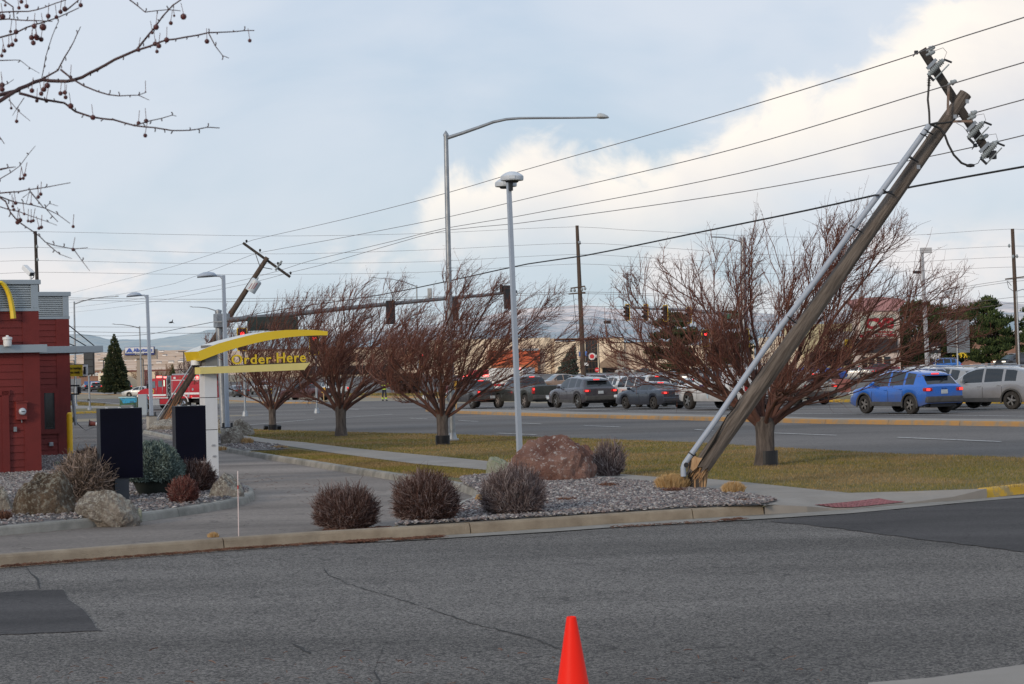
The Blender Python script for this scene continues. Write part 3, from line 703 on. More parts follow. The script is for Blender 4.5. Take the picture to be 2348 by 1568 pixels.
rock(1142, 1090, 60, 40, 5, M_rk_light, 'small pale green lichen rock beside the big red boulder', yoff=.5)
rock(90, 1180, 150, 98, 21, M_rk_brown, 'tall dark rock with a broken brown face near the red building', planes=10, lo=.6)
rock(-2, 1172, 62, 58, 23, M_rk_grey, 'lichened rock cut off by the left edge of the photo')
rock(240, 1188, 154, 66, 31, M_rk_grey, 'low pale grey rock in front of the dark menu board', planes=11, lo=.55, tilt=-.2)
rock(512, 1141, 84, 56, 41, M_rk_grey, 'dark lichened rock at the foot of the white pillar', yoff=.2)
rock(318, 1184, 14, 20, 44, M_rk_light, 'small pale stone beside the low grey rock', planes=5)
rock(532, 1019, 54, 42, 51, M_rk_grey, 'round dark rock under the concrete base of the middle lamp', planes=6, lo=.75)
rock(540, 1001, 62, 40, 52, M_rk_grey, 'dark rock behind the concrete base of the middle lamp', planes=7, yoff=1.2)
rock(385, 986, 100, 26, 53, M_rk_grey, 'long flat dark rock at the foot of the far leaning pole', planes=8, lo=.6)
rock(498, 985, 40, 26, 54, M_rk_grey, 'small dark rock between the white pillar and the lamp base', planes=7)
rock(130, 1066, 14, 9, 56, M_rk_light, 'small whitish stone against the red wall corner', planes=6)
rock(1352, 1098, 16, 10, 57, M_rk_grey, 'little grey stone lying in front of the red boulder', planes=6)

# ---------------- shrubs ----------------
def twig_mat(name, a, b, c=None): return island_mat(name, [(0, a), (.6, b), (1, c or b)], .85)
M_tw_dark = twig_mat('dark brown twigs', (.036, .016, .012), (.085, .042, .033), (.27, .21, .20))
M_tw_grey = twig_mat('greyish purple twigs', (.06, .038, .035), (.17, .125, .12), (.36, .31, .30))
M_tw_tan = twig_mat('tan and grey twigs', (.07, .05, .035), (.20, .15, .12), (.36, .28, .24))
M_tw_red = twig_mat('red brown twigs', (.07, .022, .018), (.16, .05, .04), (.22, .14, .12))
M_straw = twig_mat('dry straw', (.28, .16, .06), (.48, .31, .14), (.60, .44, .24))
M_debris = twig_mat('dead leaf debris', (.07, .03, .02), (.15, .07, .045), (.22, .12, .08))
def bush(px, py, wpx, hpx, m, label, n=5200, seed=1, level=UP, up=.35, r=.0035, name='shrub', lean=0.0, cat='shrub', dy=0.0, loose=.14, seg=5, spread=.62, fork=.6, parent=None):
    q = gp(px, py, level); s = F / q.y; W = wpx / s / 2; H = hpx / s; rs = np.random.RandomState(seed)
    th = rs.uniform(0, 2 * math.pi, n); ph = np.arccos(rs.uniform(-.42, 1, n))
    rad = 1 - np.abs(rs.normal(0, loose, n)); rad *= (1 + .10 * np.sin(2 * th + seed * 2) * np.sin(ph) + .06 * np.sin(5 * th + 4 * ph + seed) + .05 * np.sin(9 * th + 7 * ph)) * np.where(rs.uniform(0, 1, n) < .03, 1.13, 1)
    tip = np.stack([np.sin(ph) * np.cos(th) * W, np.sin(ph) * np.sin(th) * W * .9, (np.cos(ph) * .60 + .38) * H], -1) * rad[:, None]
    tip[:, 2] = np.maximum(tip[:, 2], .015)
    tip[:, 0] += lean * tip[:, 2]
    base = np.stack([np.cos(th) * W * spread * rs.uniform(0, 1, n), np.sin(th) * W * spread * rs.uniform(0, 1, n), np.zeros(n)], -1)
    t0 = rs.uniform(.25, .8, n); 
    def at(t):
        t = t[:, None]; b = base + (tip - base) * t; b[:, 2] = base[:, 2] + (tip[:, 2]) * (t[:, 0] ** (1 - up * .6)); return b
    ks = np.linspace(0, 1, seg); pts = []
    long_ = rs.uniform(0, 1, n) < .25; start = np.where(long_, 0, t0)
    for k in ks: pts.append(at(start + (1 - start) * k))
    Pt = np.stack(pts, 1); wob = rs.normal(0, 1, Pt.shape) * (W * .05); wob[:, 0] = 0
    Pt = Pt + wob * np.linspace(0, 1, seg)[None, :, None]
    fk = rs.uniform(0, 1, n) < fork                         # tips that turn outwards
    Pt[fk, -1] += rs.normal(0, W * .07, (fk.sum(), 3))
    Pt[..., 2] = np.maximum(Pt[..., 2], 0.004)
    Rd = np.linspace(1, .35, seg)[None] * (r * rs.uniform(.7, 1.5, n))[:, None] * np.where(long_, 2.2, 1)[:, None]
    e = parent
    o = strands(name, [(Pt, Rd)], m); o.location = q + Vector((0, dy, 0)); return tag(o, label, cat)
bush(793, 1214, 146, 108, M_tw_dark, 'dark bare round shrub left of three behind the front kerb', 6500, 1, level=.02, loose=.2)
bush(977, 1195, 168, 122, M_tw_dark, 'wide dense bare shrub in the middle of three behind the kerb', 8000, 2, loose=.2)
bush(1178, 1180, 158, 118, M_tw_grey, 'greyish bare round shrub right of three in front of red boulder', 7500, 3, loose=.2)
bush(1396, 1090, 80, 86, M_tw_grey, 'twiggy upright grey shrub right of the big red boulder', 1900, 4, loose=.25, r=.005)
bush(195, 1152, 160, 124, M_tw_tan, 'tall bare shrub with tan stems between tall rock and menu board', 3400, 5, up=.8, r=.006, loose=.22, spread=.45)
bush(420, 1153, 72, 62, M_tw_red, 'small reddish bare shrub in front of the darker red shrub', 2600, 6, r=.005)
bush(447, 1128, 92, 78, M_tw_dark, 'dark red brown bare shrub at the foot of the white pillar', 3200, 7, r=.005)
bush(205, 1062, 66, 40, M_tw_dark, 'low dark bare shrub against the red wall near yellow bollard', 1500, 8, r=.005)
bush(8, 1192, 44, 22, M_debris, 'low rusty brown tuft between the rocks at the left edge', 700, 9, r=.006)
def tuft(px, py, wpx, hpx, n, seed, label, m=M_straw, level=UP, dy=0.0, r=.0035, droop=.25):
    q = gp(px, py, level); s = F / q.y; W = wpx / s / 2; H = hpx / s; rs = np.random.RandomState(seed)
    th = rs.uniform(0, 6.28, n); rr = np.sqrt(rs.uniform(0, 1, n)) ; b = np.stack([np.cos(th) * rr * W * .85, np.sin(th) * rr * W * .7, np.zeros(n)], -1)
    hh = H * np.sqrt(np.clip(1 - (rr * .85) ** 2.6, .25, 1)) * rs.uniform(.75, 1.05, n)
    lean = np.stack([np.cos(th) * rr * W * droop, np.sin(th) * rr * W * droop, hh], -1) + np.concatenate([rs.normal(0, W * .09, (n, 2)), np.zeros((n, 1))], 1)
    Pt = np.stack([b, b + lean * .5 + rs.normal(0, W * .02, (n, 3)), b + lean], 1); Rd = np.tile(np.array([1, .9, .35]) * r, (n, 1)) * rs.uniform(.7, 1.4, (n, 1))
    o = strands('grass_tuft', [(Pt, Rd)], m); o.location = q + Vector((0, dy, 0)); return tag(o, label, 'grass tuft')
tuft(1541, 1123, 74, 38, 1700, 1, 'large clipped clump of straw grass beside the broken pole stump')
tuft(1682, 1133, 50, 30, 1000, 2, 'small clipped clump of straw grass right of the broken stump')
tuft(489, 1235, 26, 16, 160, 3, 'tiny dry grass tuft growing behind the front kerb', level=.0, r=.004)
tuft(566, 1018, 30, 16, 260, 4, 'dry yellow tuft beside the dark rock under the middle lamp', r=.006)
tuft(640, 1028, 40, 8, 130, 5, 'sparse dry grass at the tip of the far stone bed', r=.005)
tuft(1100, 1155, 22, 20, 160, 6, 'pale dry tuft at the left foot of the greyish round shrub', r=.005, dy=.3)
tuft(505, 1032, 34, 10, 130, 7, 'short dry grass in front of the rock right of the white pillar', r=.006)
tuft(315, 1000, 10, 8, 60, 8, 'wisp of dry grass at the edge of the drive lane behind the boards', r=.006)
for i, (x, y, w, h, nm) in enumerate([(1300, 1151, 52, 12, 'in front of the big red boulder'), (1393, 1118, 60, 12, 'between the big boulder and the large straw clump'), (1544, 1130, 66, 14, 'at the foot of the large straw clump'), (1700, 1152, 60, 8, 'near the tip of the stone bed'), (1255, 1170, 40, 8, 'right of the greyish round shrub')]):
    bush(x, y, w, h, M_debris, 'flattened dead brown plant ' + nm, 600, 20 + i, r=.004, name='dead_plant', cat='dead plant', loose=.3, spread=.9)
# dead leaves and needles in the gutter
def litter(name, spans, n, seed, label, size=.03, level=.014):
    rs = np.random.RandomState(seed); Pt = []
    for (a, b, wd, k) in spans:
        A_ = Vector(gxy(*a)); B_ = Vector(gxy(*b)); t = (B_ - A_); nn = Vector((-t.y, t.x)).normalized()
        for i in range(k):
            u_ = rs.uniform(); p = A_ + t * u_ - nn * abs(rs.normal(0, wd)); z = G(p.x, p.y) + level + rs.uniform(0, .02)
            an = rs.uniform(0, 6.28); l = size * rs.uniform(.5, 1.6); d = Vector((math.cos(an) * l, math.sin(an) * l * .6, rs.uniform(-.3, .3) * l))
            c = Vector((p.x, p.y, z)); Pt.append([c - d, c + Vector((0, 0, .006)), c + d])
    Pt = np.array([[list(v) for v in p] for p in Pt]); Rd = np.full(Pt.shape[:2], .0022) * rs.uniform(.6, 1.6, (len(Pt), 1))
    o = strands(name, [(Pt, Rd)], M_debris); tag(o, label, 'leaf litter', kind='stuff')
litter('leaf_litter', [((0, 1303), (515, 1264), .03, 900), ((515, 1263), (895, 1239), .035, 900), ((790, 1246), (860, 1242), .05, 500), ((900, 1241), (1010, 1233), .05, 700), ((1400, 1212), (1650, 1198), .03, 160), ((1650, 1196), (1700, 1192), .05, 160)], 0, 3, 'brown needles and dead leaves caught along the gutter')
litter('leaf_litter', [((740, 1222), (890, 1214), .12, 300)], 0, 6, 'dark needles shed under the leftmost round shrub', level=.03)
litter('leaf_litter', [((900, 1212), (1060, 1195), .2, 700), ((1100, 1190), (1260, 1180), .15, 500)], 0, 4, 'dark needles shed under the other two round shrubs', level=UP + .02)
litter('leaf_litter', [((600, 1090), (900, 1150), 1.2, 120), ((170, 1000), (320, 1030), .8, 120), ((250, 1500), (1900, 1500), 2.0, 160)], 0, 5, 'scattered bits of dry leaf over the paving', level=.03)

# blue dwarf spruce
def dwarf_spruce():
    q = gp(352, 1133, UP); s = F / q.y; W = 138 / s / 2; H = 118 / s; rs = np.random.RandomState(5); n = 9000
    th = rs.uniform(0, 6.28, n); ph = np.arccos(rs.uniform(-.1, 1, n)); lump = 1 + .07 * np.sin(5 * th) * np.sin(6 * ph) + .06 * np.sin(9 * th + 3 * ph)
    d = np.stack([np.sin(ph) * np.cos(th), np.sin(ph) * np.sin(th), np.cos(ph)], -1)
    lay = rs.uniform(.82, 1.0, n) * lump
    c = d * lay[:, None] * np.array([W, W * .9, H * .66]); c[:, 2] += H * .34; c[:, 2] = np.maximum(c[:, 2], .03)
    dirn = d + np.array([0, 0, .25]) + rs.normal(0, .45, (n, 3)); dirn /= np.linalg.norm(dirn, axis=1, keepdims=True)
    l = rs.uniform(.02, .05, n)[:, None]
    Pt = np.stack([c - dirn * l, c, c + dirn * l], 1); Rd = np.tile([.007, .0115, .005], (n, 1)) * rs.uniform(.7, 1.2, (n, 1))
    m = island_mat('blue green needles', [(0, (.06, .082, .072)), (.6, (.115, .155, .135)), (1, (.21, .265, .24))], .8)
    e = empty('dwarf_spruce', q, 0, 'dense rounded blue green dwarf spruce between the two dark boards', 'shrub')
    strands('foliage', [(Pt, Rd)], m, e, sides=5)
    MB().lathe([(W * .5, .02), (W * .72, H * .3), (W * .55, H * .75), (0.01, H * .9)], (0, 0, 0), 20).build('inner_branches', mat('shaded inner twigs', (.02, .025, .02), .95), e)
dwarf_spruce()

# ---------------- traffic cone, marker stake, bollard ----------------
def cone(loc, label, m, stripe=None, rot=None):
    e = empty('traffic_cone', loc, 0, label, 'traffic cone')
    if rot: e.rotation_euler = rot
    b = MB(); b.lathe([(.143, .03), (.135, .05), (.028, .695), (.026, .71), (.021, .712), (.020, .60)], n=40).build('cone_body', m, e)
    MB().box((0, 0, .018), (.37, .37, .03), bev=.01).build('cone_base', m if stripe is None else M_black, e)
    if stripe:
        MB().lathe([(.0925, .33), (.0725, .46)], n=32).build('reflective_band', stripe, e)
        MB().lathe([(.056, .56), (.042, .64)], n=32).build('reflective_band', stripe, e)
    return e
M_cone = mat('bright red orange plastic', (1, .022, .008), .5, var=.03, scale=3, spec=.18)
q = P(1309.5, 1413, 10.6); zt = .712
Yc = 10.6 * (CAMZ - zt) / (CAMZ - q.z); q = P(1309.5, 1413, Yc)
cone((q.x, q.y, 0.0), 'bright red orange traffic cone standing in the near lot', M_cone)
q = gp(364, 976); q = gp(225, 975, .08)
cone((q.x - .45, q.y, G(q.x, q.y) + .19), 'dull red traffic cone with white bands lying on its side', mat('dull red plastic', (.16, .035, .025), .6), M_white, rot=(0, R(98), R(10)))
def stake():
    a = gp(547, 1229, .02); s = F / a.y; e = empty('marker_stake', a, 0, 'thin white and red snow marker rod behind the front kerb', 'marker stake')
    h = (1229 - 1080) / s
    MB().tube([(0, 0, -.05), (.004, 0, h * .74), (.006, 0, h)], .006, 8).build('rod', mat('faded pink rod', (.60, .42, .40), .6, c2=(.75, .70, .66), scale=3), e)
    MB().tube([(.004, 0, h * .72), (.0045, 0, h * .78)], .0068, 8).build('red_band', mat('rod red', (.45, .05, .04), .6), e)
stake()
def bollard():
    a = base_at(157, 45.5); b_ = P(154, 945, a.y); h = b_.z - a.z
    e = empty('bollard', a, 0, 'yellow steel bollard at the corner of the red building', 'bollard')
    r = 13.2 / (F / a.y) / 2
    MB().lathe([(r, 0), (r, h - r), (r * .87, h - r * .5), (r * .5, h - r * .13), (0.001, h)], n=28).build('post', mat('scuffed yellow paint', (.78, .46, .012), .5, var=.1, scale=5), e)
bollard()

# ---------------- the red building ----------------
M_red = mat('red lap siding', (.145, .014, .011), .7, var=.22, scale=.9, bump=.15, bscale=30)
M_mtl = mat('blue grey metal trim', (.30, .35, .39), .45, .2, var=.05, scale=1)
M_corr = mat('corrugated silver metal', (.42, .46, .48), .4, .4, var=.06, scale=2)
M_glassd = mat('dark shop glass', (.012, .014, .016), .08, var=.3, scale=2, spec=.6)
M_yel = mat('sign yellow', (.72, .50, .02), .42, var=.04, scale=1)
def restaurant():
    a = P(94, 1078, 41.5); zb = G(a.x, a.y) + UP - .05
    fr = Frame((a.x, a.y, zb), RZ); e = empty('red_building', fr.o, RZ, 'red clapboard restaurant building with corrugated metal band and yellow arch', 'restaurant building')
    def Z(px, py, y0): return fr.hit(px, py, y0).z
    B = P(163, 1038, 51.0); bl = fr.loc(B); X2 = bl.x; Y2 = bl.y
    spec1 = dict(x0=-7, x1=0.0, y0=0.0, y1=6.5, top=Z(79, 641.5, 0), capb=Z(79, 652, 0), cb=Z(79, 706, 0), tb=Z(80, 713, 0), bt=Z(83, 790, 0), bb=Z(83, 808, 0))
    spec2 = dict(x0=-5, x1=X2, y0=Y2, y1=Y2 + 7, top=Z(153, 669, Y2), capb=Z(153, 679, Y2), cb=Z(153, 725, Y2), tb=Z(153, 731, Y2), bt=Z(154, 793.5, Y2), bb=Z(154, 809, Y2))
    for k, s in enumerate((spec1, spec2)):
        x0, x1, y0, y1 = s['x0'], s['x1'], s['y0'], s['y1']
        b = MB(); xc = (x0 + x1) / 2; w = x1 - x0
        b.box((xc, (y0 + y1) / 2 + .03, s['tb'] / 2 + .01), (w - .06, y1 - y0, s['tb'] + .1))
        # lap siding: each board a wedge, front and right side
        z = .02; bh = .152
        while z < s['tb'] - .02:
            zt = min(z + bh, s['tb'])
            if not (s['bb'] - .02 < z and zt < s['bt'] + .02):
                poly = [(x0, y0 + .03, z), (x0, y0 - .012, z), (x0, y0 + .006, zt), (x0, y0 + .03, zt)]
                b.prism(poly, (w - .32, 0, 0))
                poly = [(x1 - .03, y1, z), (x1 + .012, y1, z), (x1 - .006, y1, zt), (x1 - .03, y1, zt)]
                b.prism(poly[::-1], (0, -(y1 - y0) + .25, 0))
            z += bh
        b.box((x1 - .16, y0 + .0, s['tb'] / 2), (.34, .05, s['tb'] - .01)); b.box((x1 - .005, y0 + .125, s['tb'] / 2), (.035, .28, s['tb'] - .02))
        b.build('wall', M_red, e)
        c = MB(); n = 10; zz0, zz1 = s['cb'] + .01, s['capb'] - .01; dz = (zz1 - zz0) / n
        for i in range(n):
            z = zz0 + i * dz
            for P1, ext in (([(x0, y0 + .04, z), (x0, y0 - .01, z + dz * .15), (x0, y0 - .01, z + dz * .55), (x0, y0 + .04, z + dz * .75), (x0, y0 + .04, z + dz)], (w, 0, 0)),):
                poly = P1 + [(x0, y0 + .12, z + dz), (x0, y0 + .12, z)]
                c.prism(poly, ext)
        c.box(((x0 + x1) / 2, (y0 + y1) / 2 + .1, (zz0 + zz1) / 2), (w - .05, y1 - y0, zz1 - zz0 - .01))
        c.build('corrugated_band', M_corr, e)
        t = MB(); zc = (s['top'] + s['capb']) / 2
        t.box((xc, (y0 + y1) / 2, zc), (w + .12, y1 - y0 + .12, s['top'] - s['capb']), bev=.008)
        t.box((xc, (y0 + y1) / 2, (s['cb'] + s['tb']) / 2), (w + .05, y1 - y0 + .06, s['cb'] - s['tb']))
        t.box((x1 - .07, y0 - .0, (s['cb'] + s['capb']) / 2), (.15, .07, s['capb'] - s['cb'] - .004))
        t.build('metal_trim', M_mtl, e)
        m = MB()
        if k == 0: m.box((xc + .07, (y0 + y1) / 2 - .02, (s['bt'] + s['bb']) / 2), (w + .14, y1 - y0 + .3, s['bt'] - s['bb']), bev=.006)
        else: m.box((xc + .1, (y0 + y1) / 2 - .02, (s['bt'] + s['bb']) / 2), (w + .2, y1 - y0 + .2, s['bt'] - s['bb']), bev=.006)
        m.build('metal_belt', M_mtl, e)
    s = spec2; y = Y2
    xe = fr.hit(240.5, 800, y - .15).x
    m = MB(); zt, zb_ = s['bt'], s['bb']; 
    m.box(((X2 + .11 + xe) / 2, y + 1.2, (zt + zb_) / 2 + .0), (xe - X2 - .2, 2.7, (zt - zb_)), bev=.01)
    o = m.build('canopy', M_mtl, e)
    for (x, yy), (xx, y2), dy in (((154, 745), (216, 792), .1), ((154, 758), (199, 792), .9), ((154, 774), (178, 792), 1.7), ((154, 788), (158, 792), 2.3)):
        p = fr.hit(x, yy, Y2 + dy); q_ = fr.hit(xx, y2, Y2 + dy); p.x = X2 + .02; MB().tube([p, (q_.x, q_.y, zt)], .014, 6).build('tie_rod', M_dark, e)
    # yellow arch on the metal band
    c0 = [(3.9, 648), (10.5, 653.5), (17, 664), (22.4, 678), (26.3, 694), (29.6, 712.7), (31.2, 730)]
    h = [fr.hit(x, yy, -.16) for x, yy in c0]; apex = h[0].x - .03
    right = [(p.x, p.z) for p in h]; left = [(2 * apex - p.x, p.z) for p in h][::-1]
    path = left + right; mb = MB(); vs = []; k = len(path)
    for cx in (0.0, 2 * (left[0][0] - apex)):
        vs = []
        for i, (x, z) in enumerate(path):
            a_ = path[max(i - 1, 0)]; b_ = path[min(i + 1, k - 1)]; tx, tz = b_[0] - a_[0], b_[1] - a_[1]; L_ = math.hypot(tx, tz); nx, nz_ = tz / L_, -tx / L_
            wd = .040 + .018 * abs(i - k / 2) / (k / 2)
            vs += [(x + cx - nx * wd, -.10, z - nz_ * wd), (x + cx - nx * wd, -.15, z - nz_ * wd), (x + cx, -.19, z), (x + cx + nx * wd, -.15, z + nz_ * wd), (x + cx + nx * wd, -.10, z + nz_ * wd)]
        fs = [(i * 5 + j, i * 5 + (j + 1) % 5, (i + 1) * 5 + (j + 1) % 5, (i + 1) * 5 + j) for i in range(k - 1) for j in range(5)]
        fs += [(0, 1, 2, 3, 4), tuple((k - 1) * 5 + j for j in (4, 3, 2, 1, 0))]
        mb.add(vs, fs)
    mb.build('yellow_arch', M_yel, e)
    # small fittings
    def w(px, py, y0=0.0): return fr.hit(px, py, y0)
    c = w(15, 783, -.16); b = MB(); b.lathe([(.075, -.10), (.085, -.06), (.085, .03), (.10, .04), (.10, .085), (.05, .10), (.03, .10), (.03, .125), (.001, .13)], (c.x, -.24, c.z), 20); b.box((c.x, -.1, c.z), (.06, .2, .05))
    b.build('emergency_light', M_white, e)
    c = w(46.5, 942); b = MB(); b.box((c.x, -.06, c.z), (.225, .14, .36), bev=.008); b.box((c.x, -.075, c.z + .185), (.25, .17, .02)); bx = b.build('meter_box', mat('meter box red', (.20, .026, .02), .5), e)
    c2 = w(47.8, 943); b = MB(); b.lathe([(.075, -.13), (.075, -.17), (.062, -.20), (.055, -.205)], (c2.x, 0, c2.z), 24, axis='Y'); b.build('meter_dial', mat('meter glass', (.45, .5, .55), .15), bx)
    MB().box((c2.x, -.212, c2.z), (.07, .006, .012)).build('meter_scale', M_black, bx)
    MB().tube([(c.x, -.08, c.z - .18), (c.x + .01, -.08, c.z - .24)], .01, 6).build('padlock', M_galv, bx)
    c = w(34, 984); b = MB(); b.box((c.x, -.03, c.z), (.065, .04, .10), bev=.006); b.build('outlet', M_galv, e)
    c = w(1, 1024); MB().box((c.x - .03, -.02, c.z), (.10, .01, .32)).build('notice', M_white, e)
    # service door at the left edge
    c = w(0, 960); d0 = w(4, 900); b = MB(); b.box((d0.x - .5, -.02, d0.z * .5 - .08), (1.0, .05, d0.z)); b.build('door', M_red, e)
    b = MB(); b.box((d0.x + .06, -.02, d0.z * .5), (.14, .08, d0.z + .06)); b.box((d0.x - .45, -.02, d0.z + .0), (1.2, .08, .12)); b.build('door_frame', M_red, e)
    # narrow window and its red frame
    wa = w(101.5, 901, Y2); wb = w(127, 982, Y2)
    wz1 = w(102, 901, Y2).z; wz0 = w(106, 984, Y2).z; xm = (wa.x + wb.x) / 2 - .02; ww = wb.x - wa.x
    f = MB(); t = .12; xx0, xx1 = xm - ww / 2, xm + ww / 2
    f.box((xx0 - t / 2, Y2 - .02, (wz0 + wz1) / 2), (t, .07, wz1 - wz0 + 2 * t)); f.box((xx1 + t / 2, Y2 - .02, (wz0 + wz1) / 2), (t, .07, wz1 - wz0 + 2 * t))
    f.box((xm, Y2 - .02, wz1 + t / 2), (ww, .07, t)); f.box((xm, Y2 - .02, wz0 - t / 2), (ww, .07, t)); wf = f.build('window', M_red, e)
    b = MB(); b.box((xm, Y2 - .014, (wz0 + wz1) / 2), (ww, .02, wz1 - wz0)); b.build('pane', M_glassd, wf)
    b = MB(); b.box((xm, Y2 - .03, wz0 + .03), (ww, .02, .03)); b.box((xx0 + .02, Y2 - .03, (wz0 + wz1) / 2), (.03, .02, wz1 - wz0)); b.box((xx1 - .02, Y2 - .03, (wz0 + wz1) / 2), (.03, .02, wz1 - wz0)); b.build('sash', M_black, wf)
    c = w(116, 1018, Y2); MB().box((c.x, Y2 - .05, c.z), (.10, .08, .10), bev=.01).build('outlet_box', M_galv, e)
    b = MB(); b.box(((spec1['x0'] + spec1['x1']) / 2, 3.2, -.05), (7.05, 6.5, .2)); b.build('foundation', M_conc, e)
    # security camera on the roof
    c = w(66.5, 620, .2)
    ce = empty('security_camera', fr.o + Matrix.Rotation(RZ, 3, 'Z') @ Vector((c.x + .03, .2, spec1['top'])), RZ, 'white box security camera on a short post on the red building roof', 'security camera')
    hh = c.z - spec1['top']; MB().tube([(0, 0, 0), (0, 0, hh * .6)], .022, 10).build('post', M_white, ce)
    Mx = Matrix.Rotation(R(200), 3, 'Z') @ Matrix.Rotation(R(-32), 3, 'X')
    MB().box((-.05, 0, hh * 1.0), (.115, .32, .10), M=Mx, bev=.012).build('housing', M_white, ce)
    MB().box(Vector((-.05, 0, hh * 1.0)) + Mx @ Vector((0, .162, -.004)), (.09, .01, .07), M=Mx).build('lens', M_black, ce)
    MB().tube([(.03, .03, hh * 1.1), (.09, .03, hh * .8), (.07, .02, hh * .3), (.0, 0, .02)], .01, 6).build('cable', M_cable, ce)
restaurant()

# ---------------- order canopy ----------------
def order_canopy():
    a = gp(473, 1093, UP); fr = Frame(a, RZ); e = empty('order_canopy', a, RZ, 'yellow curved order canopy on a white pillar with Order Here letters', 'order canopy')
    s = F / a.y; wd = 27 / s / .891; dp = 19 / s / .454 * .9
    top = fr.hit(500, 838, 0).z
    zs = [0.0, fr.hit(480, 985.5).z, fr.hit(478, 911.5).z, top]
    for z0, z1 in zip(zs, zs[1:]):
        MB().box((wd / 2, dp / 2, (z0 + z1) / 2), (wd, dp, z1 - z0 - .012), bev=.006).build('pillar_panel', mat('pillar white', (.62, .63, .64), .4, var=.05, scale=3), e)
    MB().box((wd / 2, dp / 2, top / 2), (wd - .03, dp - .03, top - .01)).build('pillar_core', M_dark, e)
    for (x, y) in ((487, 1021), (489.5, 1021), (492, 1021), (489, 1046), (491.5, 1046), (494, 1046)):
        p = fr.hit(x, y, 0)
        MB().lathe([(.022, -.004), (.022, .004)], (p.x, -.003, p.z), 14, axis='Y').build('round_slot', mat('slot grey', (.42, .43, .45), .5), e)
    yf = -.05
    topc = [(453.6, 805.6), (480, 800), (505, 793.8), (536, 787), (562, 781), (585, 776.5), (612, 771.5), (640, 767.5), (667, 764.5), (689, 762.2), (715, 761), (736, 761.2), (751, 764)]
    topc = [(453.6, 805.6)] + [((700 + x / 2.24) / 1.745, (1100 + y / 2.24) / 1.745) for x, y in [(300, 646), (400, 611), (520, 577), (620, 552), (700, 533), (800, 513), (900, 501), (1000, 493), (1100, 490), (1200, 491), (1300, 497), (1368, 505)]]
    botc = [((700 + x / 2.24) / 1.745, (1100 + y / 2.24) / 1.745) for x, y in [(232, 768), (320, 733), (400, 703), (500, 669), (600, 641), (700, 615), (800, 592), (900, 574), (1000, 560), (1100, 550), (1200, 544), (1300, 541), (1367, 541)]]
    T = [fr.hit(x, y, yf) for x, y in topc]; B_ = [fr.hit(x, y, yf) for x, y in botc]; D = .86; n = len(T)
    vs = []; 
    for t, b in zip(T, B_): vs += [t, b, Vector((b.x, b.y + D, b.z)), Vector((t.x, t.y + D, t.z))]
    fs_side = []; mb = MB(); fs = []; mi = []
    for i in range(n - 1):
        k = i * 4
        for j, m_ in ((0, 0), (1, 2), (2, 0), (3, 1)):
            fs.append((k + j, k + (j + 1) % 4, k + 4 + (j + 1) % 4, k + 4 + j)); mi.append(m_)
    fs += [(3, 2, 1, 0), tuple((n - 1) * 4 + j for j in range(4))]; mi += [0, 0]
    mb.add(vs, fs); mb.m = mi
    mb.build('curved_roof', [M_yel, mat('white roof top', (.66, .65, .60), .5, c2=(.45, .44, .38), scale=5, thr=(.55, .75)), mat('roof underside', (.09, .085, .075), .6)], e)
    x0 = fr.hit(462, 842).x; 
    b1 = [fr.hit(x, y, yf - .12) for x, y in ((459.5, 842), (711, 831.2), (698, 847.8), (459.5, 857.5))]
    MB().prism([b1[3], b1[2], b1[1], b1[0]], (0, .34, 0)).build('lower_bar', mat('pale yellow bar', (.68, .57, .20), .45, var=.04), e)
    hb = MB(); tb = fr.hit(500, 802, 0).z
    hb.box((wd / 2 + .03, dp / 2, (top + tb) / 2 + .04), (wd * .95, dp * .85, tb - top + .1)); hb.build('roof_bracket', mat('bracket grey', (.16, .16, .16), .6), e)
    # letters standing on the bar
    for k, (m_, yo, ex, bo) in enumerate(((M_yel, 0.0, .006, .0), (mat('letter returns', (.045, .035, .006), .5), .03, .024, .012))):
        for word, (xa, xb) in (('Order', (531, 622.5)), ('Here', (634.5, 701))):
            pa = fr.hit(xa, 836.5, yf - .05); pb = fr.hit(xb, 836.5, yf - .05); zb_ = fr.hit((xa + xb) / 2, 834.5 if word == 'Order' else 831, yf - .05).z; zt = fr.hit((xa + xb) / 2, 812.3 if word == 'Order' else 808, yf - .05).z
            text_fit('lettering' if k == 0 else 'letter_return', word, m_, e, pa.x, pb.x, zb_, zt, yf - .05 + yo, ex, .015 + bo, space=1.12)
    pa = fr.hit(529, 837.5, yf - .05); pb = fr.hit(705, 830.5, yf - .05)
    MB().prism([(pa.x, yf - .1, pa.z - .012), (pb.x, yf - .1, pb.z - .012), (pb.x, yf - .1, pb.z + .004), (pa.x, yf - .1, pa.z + .004)], (0, .08, 0)).build('letter_rail', M_black, e)
    # domed camera under the roof
    c = fr.hit(448, 832, .3); ce = MB(); ce.lathe([(.085, .05), (.09, .0), (.09, -.04), (.06, -.045)], c, 20); cc = ce.build('dome_camera', M_white, e)
    MB().lathe([(.062, -.045), (.058, -.07), (.035, -.095), (.001, -.105)], c, 18).build('dome', M_black, cc)
order_canopy()

